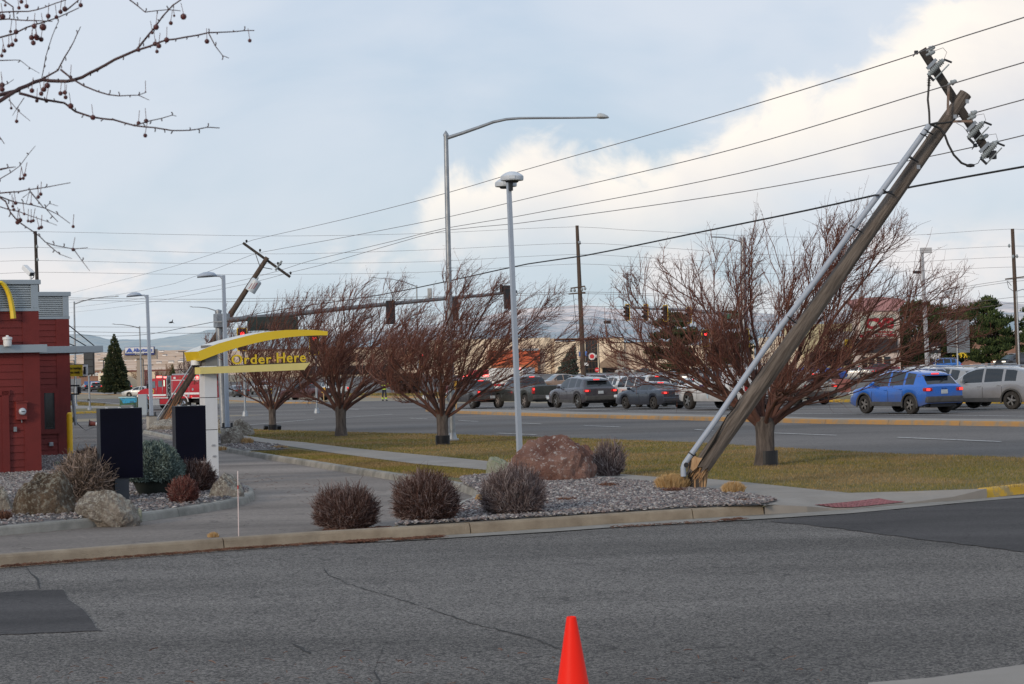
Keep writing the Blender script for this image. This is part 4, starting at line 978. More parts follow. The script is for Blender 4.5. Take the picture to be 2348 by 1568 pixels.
# ---------------- menu boards ----------------
def board(pxl, pxr, yt, yb, footy, label, side=False, seed=1):
    a = gp((pxl + pxr) / 2, footy, UP); fr = Frame(a, RZ); e = empty('menu_board', a, RZ, label, 'menu board')
    l = fr.hit(pxl, yb); r_ = fr.hit(pxr, yb); zt = fr.hit((pxl + pxr) / 2, yt).z; zb_ = fr.hit((pxl + pxr) / 2, yb).z
    w = r_.x - l.x; xc = (l.x + r_.x) / 2; th = .18
    MB().box((xc, th / 2, (zt + zb_) / 2), (w, th, zt - zb_), bev=.008).build('cabinet', mat('dark slate paint', (.035, .042, .052), .5, var=.1), e)
    MB().box((xc + .0, -.004, (zt + zb_) / 2), (w - .02, .012, zt - zb_ - .02)).build('screen', mat('unlit screen glass', (.003, .003, .010), .25, var=.3, scale=1, spec=.12, coat=0), e)
    MB().box((xc, th / 2, zb_ / 2 + .0), (w * .33, th * .8, zb_)).build('post', mat('dark slate paint', (.035, .042, .052), .5), e)
    for i in (-.3, 0, .3): MB().box((xc + w * i, th / 2, zt + .004), (.03, .05, .012)).build('clip', M_white, e)
board(231, 329, 935, 1097, 1150, 'dark menu board seen front on, nearest to the low pale rock')
board(403, 474, 930, 1058, 1104, 'dark glossy menu board partly behind the white pillar')
# ---------------- the broken pole in the bed ----------------
def Z7(x, y): return ((3200 + x / 1.96) / 1.745, (y / 1.96) / 1.745)       # reading aid for the top of the pole
def broken_pole():
    st = gp(1597, 1121, UP); Y0 = st.y - .14
    S = F / Y0; low = P(1602, 1078, Y0); topp = P(2216, 214, Y0 + .25)
    e = empty('broken_utility_pole', low, 0, 'snapped wooden utility pole leaning over the bed with grey conduit', 'utility pole')
    L = lambda w: Vector(w) - low
    t = (topp - low).normalized(); L_ = (topp - low).length; r0_, r1_ = .136, .098
    a = Vector((0, 1, 0)); a = (a - t * a.dot(t)).normalized(); b = t.cross(a); n = 28; vs = []; rows = 26; rs = random.Random(3)
    jag = [rs.uniform(-.06, .14) for _ in range(n)]
    for j in range(n):
        an = 2 * math.pi * j / n; s = b.dot(Vector((1, 0, 0))) * math.sin(an)
        if s < -.2: jag[j] -= .45 * (abs(s) - .15)
    for i in range(rows):
        f = i / (rows - 1); r_ = r0_ + (r1_ - r0_) * f; wob = Vector((math.sin(f * 5) * .02, 0, math.cos(f * 4) * .012)) * (1 if 0 < i else 0)
        for j in range(n):
            an = 2 * math.pi * j / n; rr = r_ * (1 + .035 * math.sin(3 * an + f * 2) + (.0 if j % 9 else -.08))
            off = t * jag[j] if i == 0 else Vector()
            vs.append(t * (f * L_) + (a * math.cos(an) + b * math.sin(an)) * rr + wob + off)
    fs = [(i * n + j, i * n + (j + 1) % n, (i + 1) * n + (j + 1) % n, (i + 1) * n + j) for i in range(rows - 1) for j in range(n)]
    fs += [tuple((rows - 1) * n + j for j in range(n))]
    m = MB().add(vs, fs, 0, True); m.build('pole', M_wood, e, sharp=60)
    # long dark drying crack
    c = MB()
    for (x0, y0, x1, y1, w_) in ((1600, 1068, 1668, 950, .02), (1662, 960, 1700, 905, .012), (1720, 880, 1760, 815, .01)):
        p = L(P(x0, y0, Y0 - r0_ * .93)); q = L(P(x1, y1, Y0 - r0_ * .93)); mid = (p + q) / 2 + Vector((.02, 0, -.01)); c.tube([p, mid, q], [w_ * .4, w_, w_ * .3], 5)
    c.build('crack', mat('crack shadow wood', (.012, .01, .008), 1), e)
    # fresh wood where it tore, with long splinters
    c = MB(); rs2 = random.Random(5)
    for k in range(46):
        an = rs2.uniform(0, 6.28); rr = rs2.uniform(0, .1); p = (a * math.cos(an) + b * math.sin(an)) * rr
        l = rs2.uniform(.12, .30); c.tube([p + t * .16, p + t * .02, p - t * l * .5 + Vector((rs2.uniform(-.03, .03), rs2.uniform(-.02, .02), -.02))], [.018, .016, .002], 4, smooth=False)
    c.build('torn_wood', M_fresh, e)
    MB().prism([L(P(x, y, Y0 - .13)) for x, y in ((1586, 1052), (1593, 1045), (1600, 1049), (1610, 1050), (1603, 1060), (1597, 1072), (1588, 1080), (1583, 1075), (1585, 1062))], (0, .10, 0)).build('torn_wood', M_fresh, e)
    # conduit
    cp = [(1566.6, 1090), (1566, 1071), (1570, 1062), (1582, 1044), (1700, 850), (1860, 608), (1960, 455), (2060, 315), (2077, 290)]
    cp = [(1566.6, 1092), (1566, 1072), (1569.5, 1062.5), (1582, 1044.5)]
    # the run follows the pole, held a hand's width from it
    run = [(1582, 1044.5), (1638, 967), (1709, 862), (1787, 751), (1830, 695), (1880, 629), (1955, 524), (2022, 436), (2085, 350), (2130, 287)]
    pts = [L(P(x, y, Y0 - .10)) for x, y in cp + run[1:]]
    MB().tube(pts, .043, 14).build('conduit', mat('grey plastic conduit', (.33, .37, .43), .5, var=.06, scale=2), e)
    q = L(P(1573, 1066, Y0 - .145)); c = MB(); c.lathe([(.04, 0), (.001, .004)], q, 12, axis='Y'); c.build('conduit_hole', M_black, e)
    for (x, y, px, py) in ((1584, 1041, 1603, 1052), (1807, 728, 1824, 740), (1955, 521, 1975, 532), (2088, 362, 2105, 372), (2025, 437, 2050, 447), (2122, 300, 2138, 308)):
        p = L(P(x, y, Y0 - .10)); q = L(P(px, py, Y0)); c = MB(); c.tube([p, q], .012, 6)
        c.lathe([(.047, -.01), (.05, 0), (.047, .01)], (0, 0, 0), 12)
        # turn the strap ring along the conduit
        o = c.build('pipe_bracket', M_dark, e)
        me = o.data; k = len(me.vertices) - 36; Rm = t.to_track_quat('Z', 'Y').to_matrix()
        for v in me.vertices[k:]: v.co = Rm @ v.co + p
    # crossarm behind the pole top, its braces and fittings
    A0 = L(P(2116.5, 111, Y0 + .22)); A1 = L(P(2274, 357, Y0 + .05)); tt = (A1 - A0).normalized()
    mid = (A0 + A1) / 2; M3 = Matrix((tt, Vector((0, 1, 0)).cross(tt).normalized() * -1, Vector((0, 1, 0)))).transposed()
    MB().box(mid + Vector((0, .10, 0)), ((A1 - A0).length, .115, .10), M=M3, bev=.006).build('crossarm', M_arm, e)
    for (x0, y0), (x1, y1) in ((Z7(1163, 665), Z7(1157, 905)), (Z7(1195, 953), Z7(1350, 950))):
        c = MB(); p, q = L(P(x0, y0, Y0 + .05)), L(P(x1, y1, Y0 - .02)); d = (q - p); M4 = Matrix((d.normalized(), Vector((0, 1, 0)).cross(d).normalized() * -1, Vector((0, 1, 0)))).transposed()
        c.box((p + q) / 2, (d.length, .035, .02), M=M4); c.build('brace', mat('rusty brace', (.16, .085, .05), .7, .3, c2=(.25, .22, .2), scale=7), e)
    nrm = Vector((-(A1 - A0).z, 0, (A1 - A0).x)).normalized(); nrm = -nrm if nrm.z < 0 else nrm
    def at(x, y, d=.1): return L(P(*Z7(x, y), Y0 + d))
    def ins(x, y, r=.044, dark=False):
        p = at(x, y); c = MB(); d = (nrm + Vector((.25, 0, 0))).normalized()
        prof = [(.018, -.09), (.02, -.04), (r, -.03), (r * .9, 0), (.03, .005), (.034, .03), (.025, .045), (.02, .055)]
        c.lathe(prof, (0, 0, 0), 16); Rm = d.to_track_quat('Z', 'Y').to_matrix(); c.v = [tuple(Rm @ Vector(v) + p) for v in c.v]
        c.build('insulator', M_porc, e)
    for x, y in ((1030, 378), (1200, 645), (1360, 886), (1530, 1122)): ins(x, y)
    for x, y in ((1030, 415), (1352, 918), (1448, 1070)): ins(x, y, .04)
    def cutout(x, y):
        p = at(x, y, 0.0); d = (nrm * .95 + tt * -.25); d.normalize(); Rm = d.to_track_quat('Z', 'Y').to_matrix(); c = MB(); prof = []
        for k in range(9): prof += [(.034, -.13 + k * .03), (.052, -.122 + k * .03), (.034, -.113 + k * .03)]
        c.lathe([(.03, -.17)] + prof + [(.03, .16)], (0, 0, 0), 16); c.v = [tuple(Rm @ Vector(v) + p) for v in c.v]; o = c.build('fuse_cutout', M_porc, e)
        c = MB(); s_ = d.cross(Vector((0, 1, 0))); q1 = p + d * .17; q0 = p - d * .17; s_ = -s_ if s_.x < 0 else s_
        c.tube([q1, q1 + s_ * .12 + d * .05], .016, 6); c.build('fuse_contact', M_dark, o); MB().tube([q0, q0 + s_ * .12], .02, 6).build('fuse_contact', M_dark, o)
        MB().tube([q1 + s_ * .11, q0 + s_ * .11], .012, 6).build('fuse_tube', M_porc, o)
        c = MB(); c.box(p - s_ * .08 + Vector((0, .04, 0)), (.20, .05, .035), M=Matrix((d, s_, Vector((0, 1, 0)))).transposed()); c.build('fuse_bracket', M_galv, o)
    cutout(1066, 528); cutout(1378, 1018); cutout(1480, 1182)
    def hang(pts, r, d=0.0, nm='jumper_cable', m=M_cable): 
        P_ = [at(x, y, d) for x, y in pts]; MB().tube(P_, r, 6).build(nm, m, e)
    hang([(1012, 585), (1008, 690), (1001, 780), (1012, 880), (1015, 975)], .016)
    c = MB(); 
    for k in range(5): c.lathe([(.015, -.006), (.035, 0), (.015, .006)], at(1010, 620 + k * 13, 0), 10)
    c.build('cable_terminator', M_cable, e)
    hang([(1018, 975), (1060, 990), (1100, 1010), (1135, 1060), (1160, 1130), (1205, 1215), (1265, 1278), (1315, 1298)], .017, -.05)
    hang([(1018, 975), (1070, 970), (1130, 965), (1190, 955), (1215, 930)], .014, -.15)
    hang([(1350, 1297), (1395, 1280), (1425, 1225)], .006, -.05, 'jumper_wire'); hang([(1050, 400), (1120, 375), (1150, 410), (1128, 465)], .004, 0, 'jumper_wire', M_wire)
    hang([(1375, 905), (1440, 893), (1455, 940), (1440, 965)], .004, 0, 'jumper_wire', M_wire); hang([(1465, 1060), (1535, 1050), (1550, 1100)], .004, 0, 'jumper_wire', M_wire)
    hang([(1225, 965), (1280, 995), (1320, 1050)], .004, 0, 'jumper_wire', M_wire); hang([(940, 1045), (970, 1060), (1005, 1050), (1000, 1075), (950, 1050)], .008, -.18, 'cable_tie'); hang([(980, 1130), (1000, 1100), (985, 1060)], .007, -.18, 'cable_tie')
    MB().lathe([(.02, -.06), (.03, 0), (.02, .06)], at(1335, 1298, -.05), 10, axis='X').build('splice', M_cable, e)
    c = MB(); c.box(at(1510, 1215, .05), (.11, .06, .13), bev=.01); c.build('line_clamp', M_dark, e)
    for x, y in ((1310, 795), (1215, 915), (928, 1310)): MB().box(at(x, y, -.12), (.05, .02, .06)).build('metal_tag', M_galv, e)
    # line clamps hanging at the arm's left end and on the lower wire
    for x, y in ((910, 412), (1372, 1140)):
        c = MB(); p = at(x, y, .12); c.box(p, (.06, .04, .06), bev=.01); c.tube([p, p + Vector((-.05, 0, -.06))], .008, 6); c.build('wire_clamp', M_dark, e)
    # stump
    s0 = st; se = empty('pole_stump', s0, 0, 'splintered stump of the snapped pole standing in the stones', 'pole stump')
    n = 30; vs = []; R0 = .135; rows = 6; rs = random.Random(9); hj = []
    for j in range(n):
        an = 2 * math.pi * j / n; hj.append((.42 if math.cos(an) < -.1 else .30) + rs.uniform(-.07, .08) + (.1 if rs.random() < .15 else 0))
    for i in range(rows):
        for j in range(n):
            an = 2 * math.pi * j / n; vs.append((math.cos(an) * R0, math.sin(an) * R0, -.08 + (hj[j] + .08) * i / (rows - 1)))
    for j in range(n):
        an = 2 * math.pi * j / n; vs.append((math.cos(an) * R0 * .55, math.sin(an) * R0 * .55, hj[j] - rs.uniform(.0, .14)))
    vs.append((0, 0, .22))
    fs = [(i * n + j, i * n + (j + 1) % n, (i + 1) * n + (j + 1) % n, (i + 1) * n + j) for i in range(rows - 1) for j in range(n)]
    k = (rows - 1) * n; fs2 = [(k + j, k + (j + 1) % n, k + n + (j + 1) % n, k + n + j) for j in range(n)] + [(k + n + j, k + n + (j + 1) % n, k + 2 * n) for j in range(n)]
    m = MB().add(vs, fs + fs2); m.m = [0] * len(fs) + [1] * len(fs2); m.build('stump', [mat('dark stump wood', (.045, .038, .032), .95, c2=(.09, .075, .065), scale=4, stretch=(5, 5, .6), bump=.8), M_fresh], se)
    rs = random.Random(12)
    for (x, y, h, w_, lx) in [(.02, -.13, .20, .045, .0), (.10, -.10, .26, .03, .02), (.115, -.05, .36, .025, .05), (-.04, -.135, .22, .022, 0), (.06, -.13, .30, .02, .02), (-.10, -.07, .50, .03, -.02), (-.07, .05, .47, .05, -.01), (-.02, -.02, .45, .06, 0), (.0, .02, .4, .05, .0)]:
        z0 = -.05 if h < .45 else .1
        c = MB(); poly = [(x - w_ / 2, y, z0), (x + w_ / 2, y, z0), (x + w_ / 2 + lx, y, h * .7), (x + lx * 1.3, y, h), (x - w_ / 2 + lx * .8, y, h * .8)]
        c.prism(poly, (0, .018, 0)); c.build('splinter', M_fresh, se)
    return Y0
Y0 = broken_pole()

# ---------------- second leaning pole, further away ----------------
YP2 = gp(368, 975, .1).y + 1.5
def leaning_pole():
    low = P(368, 972, YP2); top = P(613, 590, YP2); e = empty('leaning_utility_pole', low, 0, 'distant leaning utility pole with grey transformer and crossarm', 'utility pole')
    L = lambda w: Vector(w) - low; S = F / YP2
    MB().tube([L(P(366, 975, YP2)), L(P(480, 796, YP2)), L(top)], [8.6 / S, 7.6 / S, 5.2 / S], 18).build('pole', M_wood2, e)
    c = MB(); a = L(P(557, 557, YP2 + .25)); b = L(P(665, 635, YP2 + .1)); d = b - a
    M4 = Matrix((d.normalized(), Vector((0, 1, 0)).cross(d).normalized() * -1, Vector((0, 1, 0)))).transposed(); c.box((a + b) / 2, (d.length, .12, .10), M=M4); c.build('crossarm', M_arm, e)
    for p, q in (((585, 580), (596, 612)), ((596, 612), (624, 617))):
        MB().tube([L(P(*p, YP2)), L(P(*q, YP2 - .1))], .018, 6).build('brace', M_dark, e)
    for x, y in ((565, 552), (596, 573), (637, 603), (643, 604), (666, 625)):
        p = L(P(x, y, YP2 + .1)); c = MB(); c.lathe([(.02, -.09), (.05, -.03), (.05, .02), (.02, .05)], p, 10); c.build('insulator', M_dark, e)
    c = MB(); c.tube([L(P(631, 620, YP2)), L(P(646, 598, YP2))], [.05, .05], 8); c.build('fuse_cutout', M_porc, e)
    a = L(P(573, 668, YP2 - .25)); b = L(P(589, 643, YP2 - .25)); d = (b - a).normalized()
    c = MB(); c.tube([a, a + (b - a) * .02, b - d * .02, b + d * .03], [.235, .245, .245, .20], 22); tr = c.build('transformer', mat('transformer grey', (.50, .55, .58), .4, var=.05), e)
    for k in (-.1, .02, .12): MB().tube([a + (b - a) * .2 + Vector((k, -.24, 0)), a + (b - a) * .75 + Vector((k, -.24, 0))], .012, 5).build('red_streak', mat('red marking', (.35, .03, .03), .6), tr)
    MB().tube([b, b + Vector((.06, 0, .14))], .03, 8).build('bushing', M_porc, tr)
    MB().tube([L(P(362, 958, YP2 - .3)), L(P(478, 778, YP2 - .3))], .035, 8).build('conduit', M_galv, e)
    c = MB(); rs = random.Random(2)
    for k in range(16):
        x = rs.uniform(-8, 8); p = L(P(375 + x, 972, YP2 - .15)); q = L(P(405 + x * .6 + rs.uniform(-5, 8), 915 + rs.uniform(-12, 18), YP2 - .17)); c.tube([p, q], [.02, .006], 4)
    c.build('torn_wood', mat('reddish split wood', (.22, .10, .05), .9, c2=(.32, .17, .09), scale=3), e)
leaning_pole()

# ---------------- wires ----------------
def wire(pts, r, m, label, A, B, group=None, name='power_line'):
    """pts in view units; A, B: plan points the wire passes over"""
    A = Vector(A); B = Vector(B); d = B - A; n = Vector((-d.y, d.x)); W = []
    # smooth the samples
    xs = [p[0] for p in pts]; P_ = []
    for i in range(len(pts) - 1):
        k = max(2, int(abs(pts[i + 1][0] - pts[i][0]) / 60))
        for j in range(k):
            t = j / k; p0 = pts[max(i - 1, 0)]; p1 = pts[i]; p2 = pts[i + 1]; p3 = pts[min(i + 2, len(pts) - 1)]
            x = p1[0] + (p2[0] - p1[0]) * t; s = p2[0] - p1[0]
            m1 = (p2[1] - p0[1]) / ((p2[0] - p0[0]) or 1) * s; m2 = (p3[1] - p1[1]) / ((p3[0] - p1[0]) or 1) * s
            y = (2 * t ** 3 - 3 * t ** 2 + 1) * p1[1] + (t ** 3 - 2 * t ** 2 + t) * m1 + (-2 * t ** 3 + 3 * t ** 2) * p2[1] + (t ** 3 - t ** 2) * m2
            P_.append((x, y))
    P_.append(pts[-1])
    for x, y in P_:
        dr = ray(x, y); t = (n.x * A.x + n.y * A.y) / (n.x * dr.x + n.y * dr.y)
        W.append(Vector((0, 0, CAMZ)) + dr * t)
    o = MB().tube(W, r, 6).build(name, m); return tag(o, label, 'power line', group)
p1 = P(2200, 230, Y0); p2 = P(612, 590, YP2)
A, B = (p1.x, p1.y), (p2.x, p2.y); g1 = 'lines slung between the two leaning poles'
def sh(d): return (A[0] + d, A[1]), (B[0] + d * .9, B[1])
wire([(2560, -30), (2347, 40), (2140, 106), (2098, 124), (1700, 248), (1205, 389), (1022, 443), (800, 500), (580, 550), (562, 557), (400, 610), (240, 652), (110, 686)], .0085, M_wire, 'topmost line from the end of the crossarm to the far leaning pole', *sh(-.8), g1)
wire([(2560, 85), (2347, 143), (2190, 190), (2140, 205), (1700, 337), (1192, 459), (1020, 499), (800, 542), (612, 576), (575, 585), (400, 650), (240, 680), (110, 702)], .0085, M_wire, 'second line from the top, passing the middle of the crossarm', *sh(-.2), g1)
wire([(2560, 176), (2347, 228), (2237, 258), (2120, 287), (1700, 396), (1180, 497), (1022, 523), (900, 553), (735, 592), (690, 604), (635, 622), (500, 655), (300, 688), (110, 712)], .0085, M_wire, 'third line, kinked where it rests on the tall street lamp', *sh(.35), g1)
wire([(2560, 260), (2347, 310), (2281, 326), (2100, 365), (1700, 440), (1180, 513), (1022, 528), (900, 560), (735, 608), (664, 625), (560, 652), (300, 700), (110, 722)], .0085, M_wire, 'fourth line from the lowest insulator of the crossarm', *sh(.9), g1)
wire([(2560, 345), (2347, 382), (2092, 428), (2030, 442), (1850, 482), (1600, 533), (1340, 586), (1210, 605), (1025, 645), (860, 678), (640, 710), (500, 736), (422, 751), (343, 766), (268, 770.5), (158, 767), (60, 762)], .016, M_cable, 'thick black cable strapped halfway up the broken pole', *sh(0.0), None, 'telephone_cable')
for x, y, nm in ((2010, 448, 'left of the conduit'), (2040, 440, 'touching the face of the broken pole')): tag(MB().box(P(x, y, Y0 - .2), (.07, .03, .03), rz=.2).build('cable_clamp', M_dark), 'small dark clamp on the black cable ' + nm, 'cable clamp')
# thin lines across the far side, from pole to pole
YF = 150.0
g2 = 'thin lines strung between the upright far poles'
A2, B2 = (-36, YF), (42, YF)
for k, (pts, lab) in enumerate([
    ([(-60, 529), (0, 532), (83, 531), (420, 538), (660, 541), (974, 535), (1321, 520), (1433, 527), (1800, 543), (2073, 540), (2318, 525), (2400, 530)], 'highest thin line, along the tops of the upright poles'),
    ([(-60, 573), (0, 570), (83, 567), (420, 578), (660, 582), (974, 573), (1321, 557.5), (1433, 562), (1800, 585), (2073, 576), (2320, 564), (2400, 566)], 'second thin line of the upright poles'),
    ([(-60, 601), (0, 599), (83, 597), (420, 604), (660, 604), (974, 600), (1323, 583), (1433, 588), (1800, 606), (2073, 601), (2321, 589), (2400, 592)], 'third thin line of the upright poles'),
    ([(-60, 629), (0, 627), (83, 624), (420, 629), (660, 629), (974, 624), (1323, 605), (1433, 610), (1800, 628), (2073, 622), (2321, 612), (2400, 614)], 'lowest of the four thin high lines'),
    ([(110, 682), (400, 686), (700, 683), (1000, 680), (1325, 669), (1500, 674), (1800, 683), (2050, 679), (2324, 640), (2400, 634)], 'line level with the small crossarm of the middle pole'),
    ([(110, 686), (400, 692), (700, 689), (1000, 685), (1325, 673), (1500, 678), (1800, 687), (2050, 684), (2324, 645), (2400, 640)], 'twin line just under the small crossarm of the middle pole'),
    ([(1200, 707), (1327, 703), (1500, 703), (1700, 706), (2073, 712), (2200, 697), (2325, 681), (2400, 680)], 'telephone line below the small crossarm'),
    ([(110, 749), (400, 750), (800, 748), (1180, 741), (1329, 733), (1500, 735), (1700, 738), (2073, 726), (2200, 712), (2326, 694), (2400, 694)], 'line carrying a black splice box beside the middle pole'),
    ([(110, 759), (270, 762), (420, 764), (700, 762), (1000, 758)], 'lowest thin line in front of the left hills')]):
    wire(pts, .011 if k < 4 else .015, M_wire, lab, A2, B2, g2)
c = MB(); p = P(1392, 738.5, YF); c.box(p, (.55, .16, .24), bev=.04); tag(c.build('splice_box', M_cable), 'black splice box hanging from the telephone line by the middle pole', 'splice box')
c = MB(); p = P(1359, 738, YF); c.tube([p + Vector((math.cos(a_ / 12 * 6.3) * .3, 0, math.sin(a_ / 12 * 6.3) * .25)) for a_ in range(13)], .012, 5); tag(c.build('slack_loop', M_cable), 'loop of slack cable beside the splice box', 'cable loop')

# ---------------- upright poles ----------------
def upright(pxb, pyb, pxt, pyt, wb, wt, Y, label, arm=None, m=M_wood2):
    a = P(pxb, pyb, Y); a = Vector((a.x, a.y, min(a.z, G(a.x, a.y) + .0))); t = P(pxt, pyt, Y); S = F / Y
    e = empty('utility_pole', a, 0, label, 'utility pole')
    t.x = a.x + (t.x - a.x); MB().tube([(0, 0, -.1), t - a], [wb / S / 2, wt / S / 2], 14).build('pole', m, e)
    for kind, pts in (arm or []):
        q = [P(x, y, Y - .15) - a for x, y in pts]
        if kind == 'arm': MB().tube(q, .07, 4, smooth=False).build('crossarm', m, e)
        if kind == 'ins':
            for p in q: MB().lathe([(.04, -.12), (.11, 0), (.05, .16)], p, 8).build('insulator', M_porc, e)
        if kind == 'drop': MB().tube(q, .02, 5).build('guy_wire', M_cable, e)
        if kind == 'sign': MB().box(q[0], (.42, .05, .22)).build('number_plate', M_white, e)
        if kind == 'can': MB().tube(q, .14, 10).build('fuse_cutout', M_galv, e)
    return e
upright(1338.5, 846, 1322.5, 517, 13.5, 7.5, YF, 'tall upright utility pole beside the windblown evergreen', [('arm', [(1303, 674), (1342, 671)]), ('arm', [(1308, 661), (1341, 656)]), ('ins', [(1309, 666), (1317, 666), (1334, 664), (1341, 662)]), ('drop', [(1314, 675), (1331, 846)]), ('sign', [(1342, 835)]), ('can', [(1325, 557), (1331, 556)])])
upright(92, 780, 81, 530, 11.5, 7, YF, 'dark upright utility pole rising behind the red building roof', [('ins', [(85, 566), (86, 596)])], M_arm)
upright(2335, 835, 2320.5, 524.5, 11, 8, YF, 'upright utility pole near the right edge with a wooden crossarm', [('arm', [(2304, 640), (2352, 634)]), ('ins', [(2313, 564), (2322, 589), (2331, 588)]), ('drop', [(2308, 645), (2312, 660), (2322, 667)]), ('drop', [(2309, 644), (2318, 655)])])
c = empty('metal_mast', base_at(2337, YF - 2), 0, 'thin grey metal mast right of the right hand utility pole', 'metal mast')
tp_ = P(2329.5, 668, YF - 2) - c.location; MB().tube([(0, 0, 0), tp_], .07, 8).build('pole', M_galv, c); MB().tube([tp_, tp_ + Vector((.5, 0, .15)), tp_ + Vector((.9, 0, -.1))], .03, 6).build('arm', M_galv, c)

# ---------------- street lamps ----------------
def cobra(pxb, pyb, pxt, pyt, wb, wt, label, arm, headpts, Y=None, m=M_galv, baseplate=True, lv=0.0, hr=.09):
    a = gp(pxb, pyb, lv) if Y is None else base_at(pxb, Y); Y = a.y; S = F / Y; t = P(pxt, pyt, Y) - a
    e = empty('street_lamp', a, 0, label, 'street lamp')
    MB().tube([(0, 0, 0), t], [wb / S / 2, wt / S / 2], 16).build('pole', m, e)
    if baseplate:
        c = MB(); c.box((0, 0, .025), (wb / S * 2, wb / S * 2, .05), bev=.01); c.lathe([(wb / S * .8, .05), (wb / S * .62, .16), (wb / S * .5, .22)], n=16); c.build('base_plate', m, e)
    MB().lathe([(wt / S * .62, 0), (wt / S * .6, .05), (0.001, .16)], t, 14).build('cap', m, e)
    q = [P(x, y, Y) - a for x, y in arm]; r0_ = wt / S * .42
    MB().tube(q, [r0_ * (1 - .5 * i / (len(q) - 1)) for i in range(len(q))], 10).build('arm', m, e)
    h = [P(x, y, Y) - a for x, y in headpts]; d = (h[-1] - h[0]); c = MB(); L_ = d.length; u = d.normalized()
    vs = []; n = 12; prof = [(0, .35), (.08, .8), (.3, 1), (.6, .85), (.9, .45), (1, .12)]
    for f, w in prof:
        for j in range(n):
            an = 2 * math.pi * j / n; vs.append(h[0] + d * f + Vector((0, math.cos(an) * hr * 1.5 * w, 0)) + Vector((0, 0, 1)) * (math.sin(an) * hr * w * (1 if math.sin(an) > 0 else .35) + hr * .15))
    fs = [(i * n + j, i * n + (j + 1) % n, (i + 1) * n + (j + 1) % n, (i + 1) * n + j) for i in range(len(prof) - 1) for j in range(n)] + [tuple(range(n)), tuple(range(len(vs) - n, len(vs)))]
    c.add(vs, fs, 0, True); c.build('lamp_head', mat('lamp head grey', (.42, .44, .44), .5), e, sharp=60)
    return e
cobra(1037, 1010, 1022, 312, 14.5, 10.5, 'tall galvanised street lamp with a long curved arm', [(1026, 316), (1060, 305), (1100, 291), (1130, 280), (1160, 273.5), (1190, 271), (1240, 270.5), (1300, 270.3), (1372, 269.5)], [(1368, 270), (1396, 271.5)], lv=UP, hr=.12)
cobra(174, 931, 170, 694, 6, 3.6, 'street lamp with a curved arm seen over the flat canopy', [(170, 697), (190, 690), (215, 684), (240, 681), (266, 680)], [(264, 680), (273, 679.5)], lv=.13)
cobra(324, 880, 320, 750, 4, 3, 'small distant street lamp in front of the supermarket sign', [(320, 752), (300, 747), (280, 744), (262, 743.5)], [(263, 743.5), (256, 743)], Y=260, baseplate=False)
cobra(497, 880, 494, 715, 4, 3, 'distant street lamp behind the left end of the signal mast', [(494, 712), (475, 706), (455, 704), (440, 704)], [(441, 704), (434, 703.5)], Y=230, baseplate=False)
cobra(958, 880, 955, 656, 4, 3, 'distant street lamp rising behind the third bare tree', [(955, 657), (925, 646), (900, 640), (860, 637)], [(862, 637), (846, 636.5)], Y=230, baseplate=False)
def boxlamp(pxb, pyb, pxt, pyt, wb, wt, label, head, Y=None, lv=UP, block=None, m=M_lampp, sq=True):
    """square painted post with a flat head"""
    a = gp(pxb, pyb, lv) if Y is None else base_at(pxb, Y); Y = a.y; S = F / Y; e = empty('lamp_post', a, 0, label, 'lamp post'); t = P(pxt, pyt, Y) - a
    z0 = 0
    if block:
        bw, bh = block[0] / S, block[1] / S; z0 = bh; mb = MB()
        if len(block) > 2: mb.lathe([(bw / 2, 0), (bw / 2, bh - .02), (bw / 2 - .02, bh)], n=24, smooth=True)
        else: mb.box((0, 0, bh / 2), (bw * .75, bw * .75, bh), rz=RZ, bev=.02)
        mb.build('concrete_base', M_block, e)
        c = MB(); c.box((0, 0, z0 + .012), (wb / S * 2.3, wb / S * 2.3, .024), rz=RZ); c.build('base_plate', M_dark, e)
        for i in (-1, 1):
            for j in (-1, 1): MB().tube([(i * wb / S * .9, j * wb / S * .9, z0), (i * wb / S * .9, j * wb / S * .9, z0 + .16)], .02, 6).build('anchor_bolt', M_dark, e)
    c = MB(); w0, w1 = wb / S / 2 * .8, wt / S / 2 * .8; Rm = Matrix.Rotation(RZ, 3, 'Z')
    vs = [Rm @ Vector((i * w0, j * w0, z0)) for i, j in ((-1, -1), (1, -1), (1, 1), (-1, 1))] + [Rm @ Vector((i * w1, j * w1, 0)) + t for i, j in ((-1, -1), (1, -1), (1, 1), (-1, 1))]
    c.add(vs, [(0, 1, 5, 4), (1, 2, 6, 5), (2, 3, 7, 6), (3, 0, 4, 7), (4, 5, 6, 7)]); c.build('post', m, e)
    return e, a, Y, S, t
e, a, Y, S, t = boxlamp(348, 985, 337, 676, 9, 7.5, 'lamp post on a pale block base beside the far leaning pole', None, block=(26, 31))
def flathead(e, a, Y, pa, pb, h0, m=M_lampp):
    p = P(*pa, Y) - a; q = P(*pb, Y) - a; c = MB(); d = q - p; n = 16; vs = []; prof = [(0, .15), (.1, .55), (.35, .95), (.6, 1), (.85, .7), (1, .1)]
    for f, w in prof:
        for j in range(n):
            an = 2 * math.pi * j / n; sn = math.sin(an); vs.append(p + d * f + Vector((0, math.cos(an) * .26 * w, (sn * h0 * w if sn > 0 else sn * h0 * .35))))
    fs = [(i * n + j, i * n + (j + 1) % n, (i + 1) * n + (j + 1) % n, (i + 1) * n + j) for i in range(len(prof) - 1) for j in range(n)] + [tuple(range(n)), tuple(range(len(vs) - n, len(vs)))]
    c.add(vs, fs, 0, True); c.build('lamp_head', m, e, sharp=50)
flathead(e, a, Y, (290, 679), (325, 676), .13)
MB().tube([P(322, 677, Y) - a, P(331, 677, Y) - a, P(337, 684, Y) - a], .035, 8).build('arm', M_lampp, e)
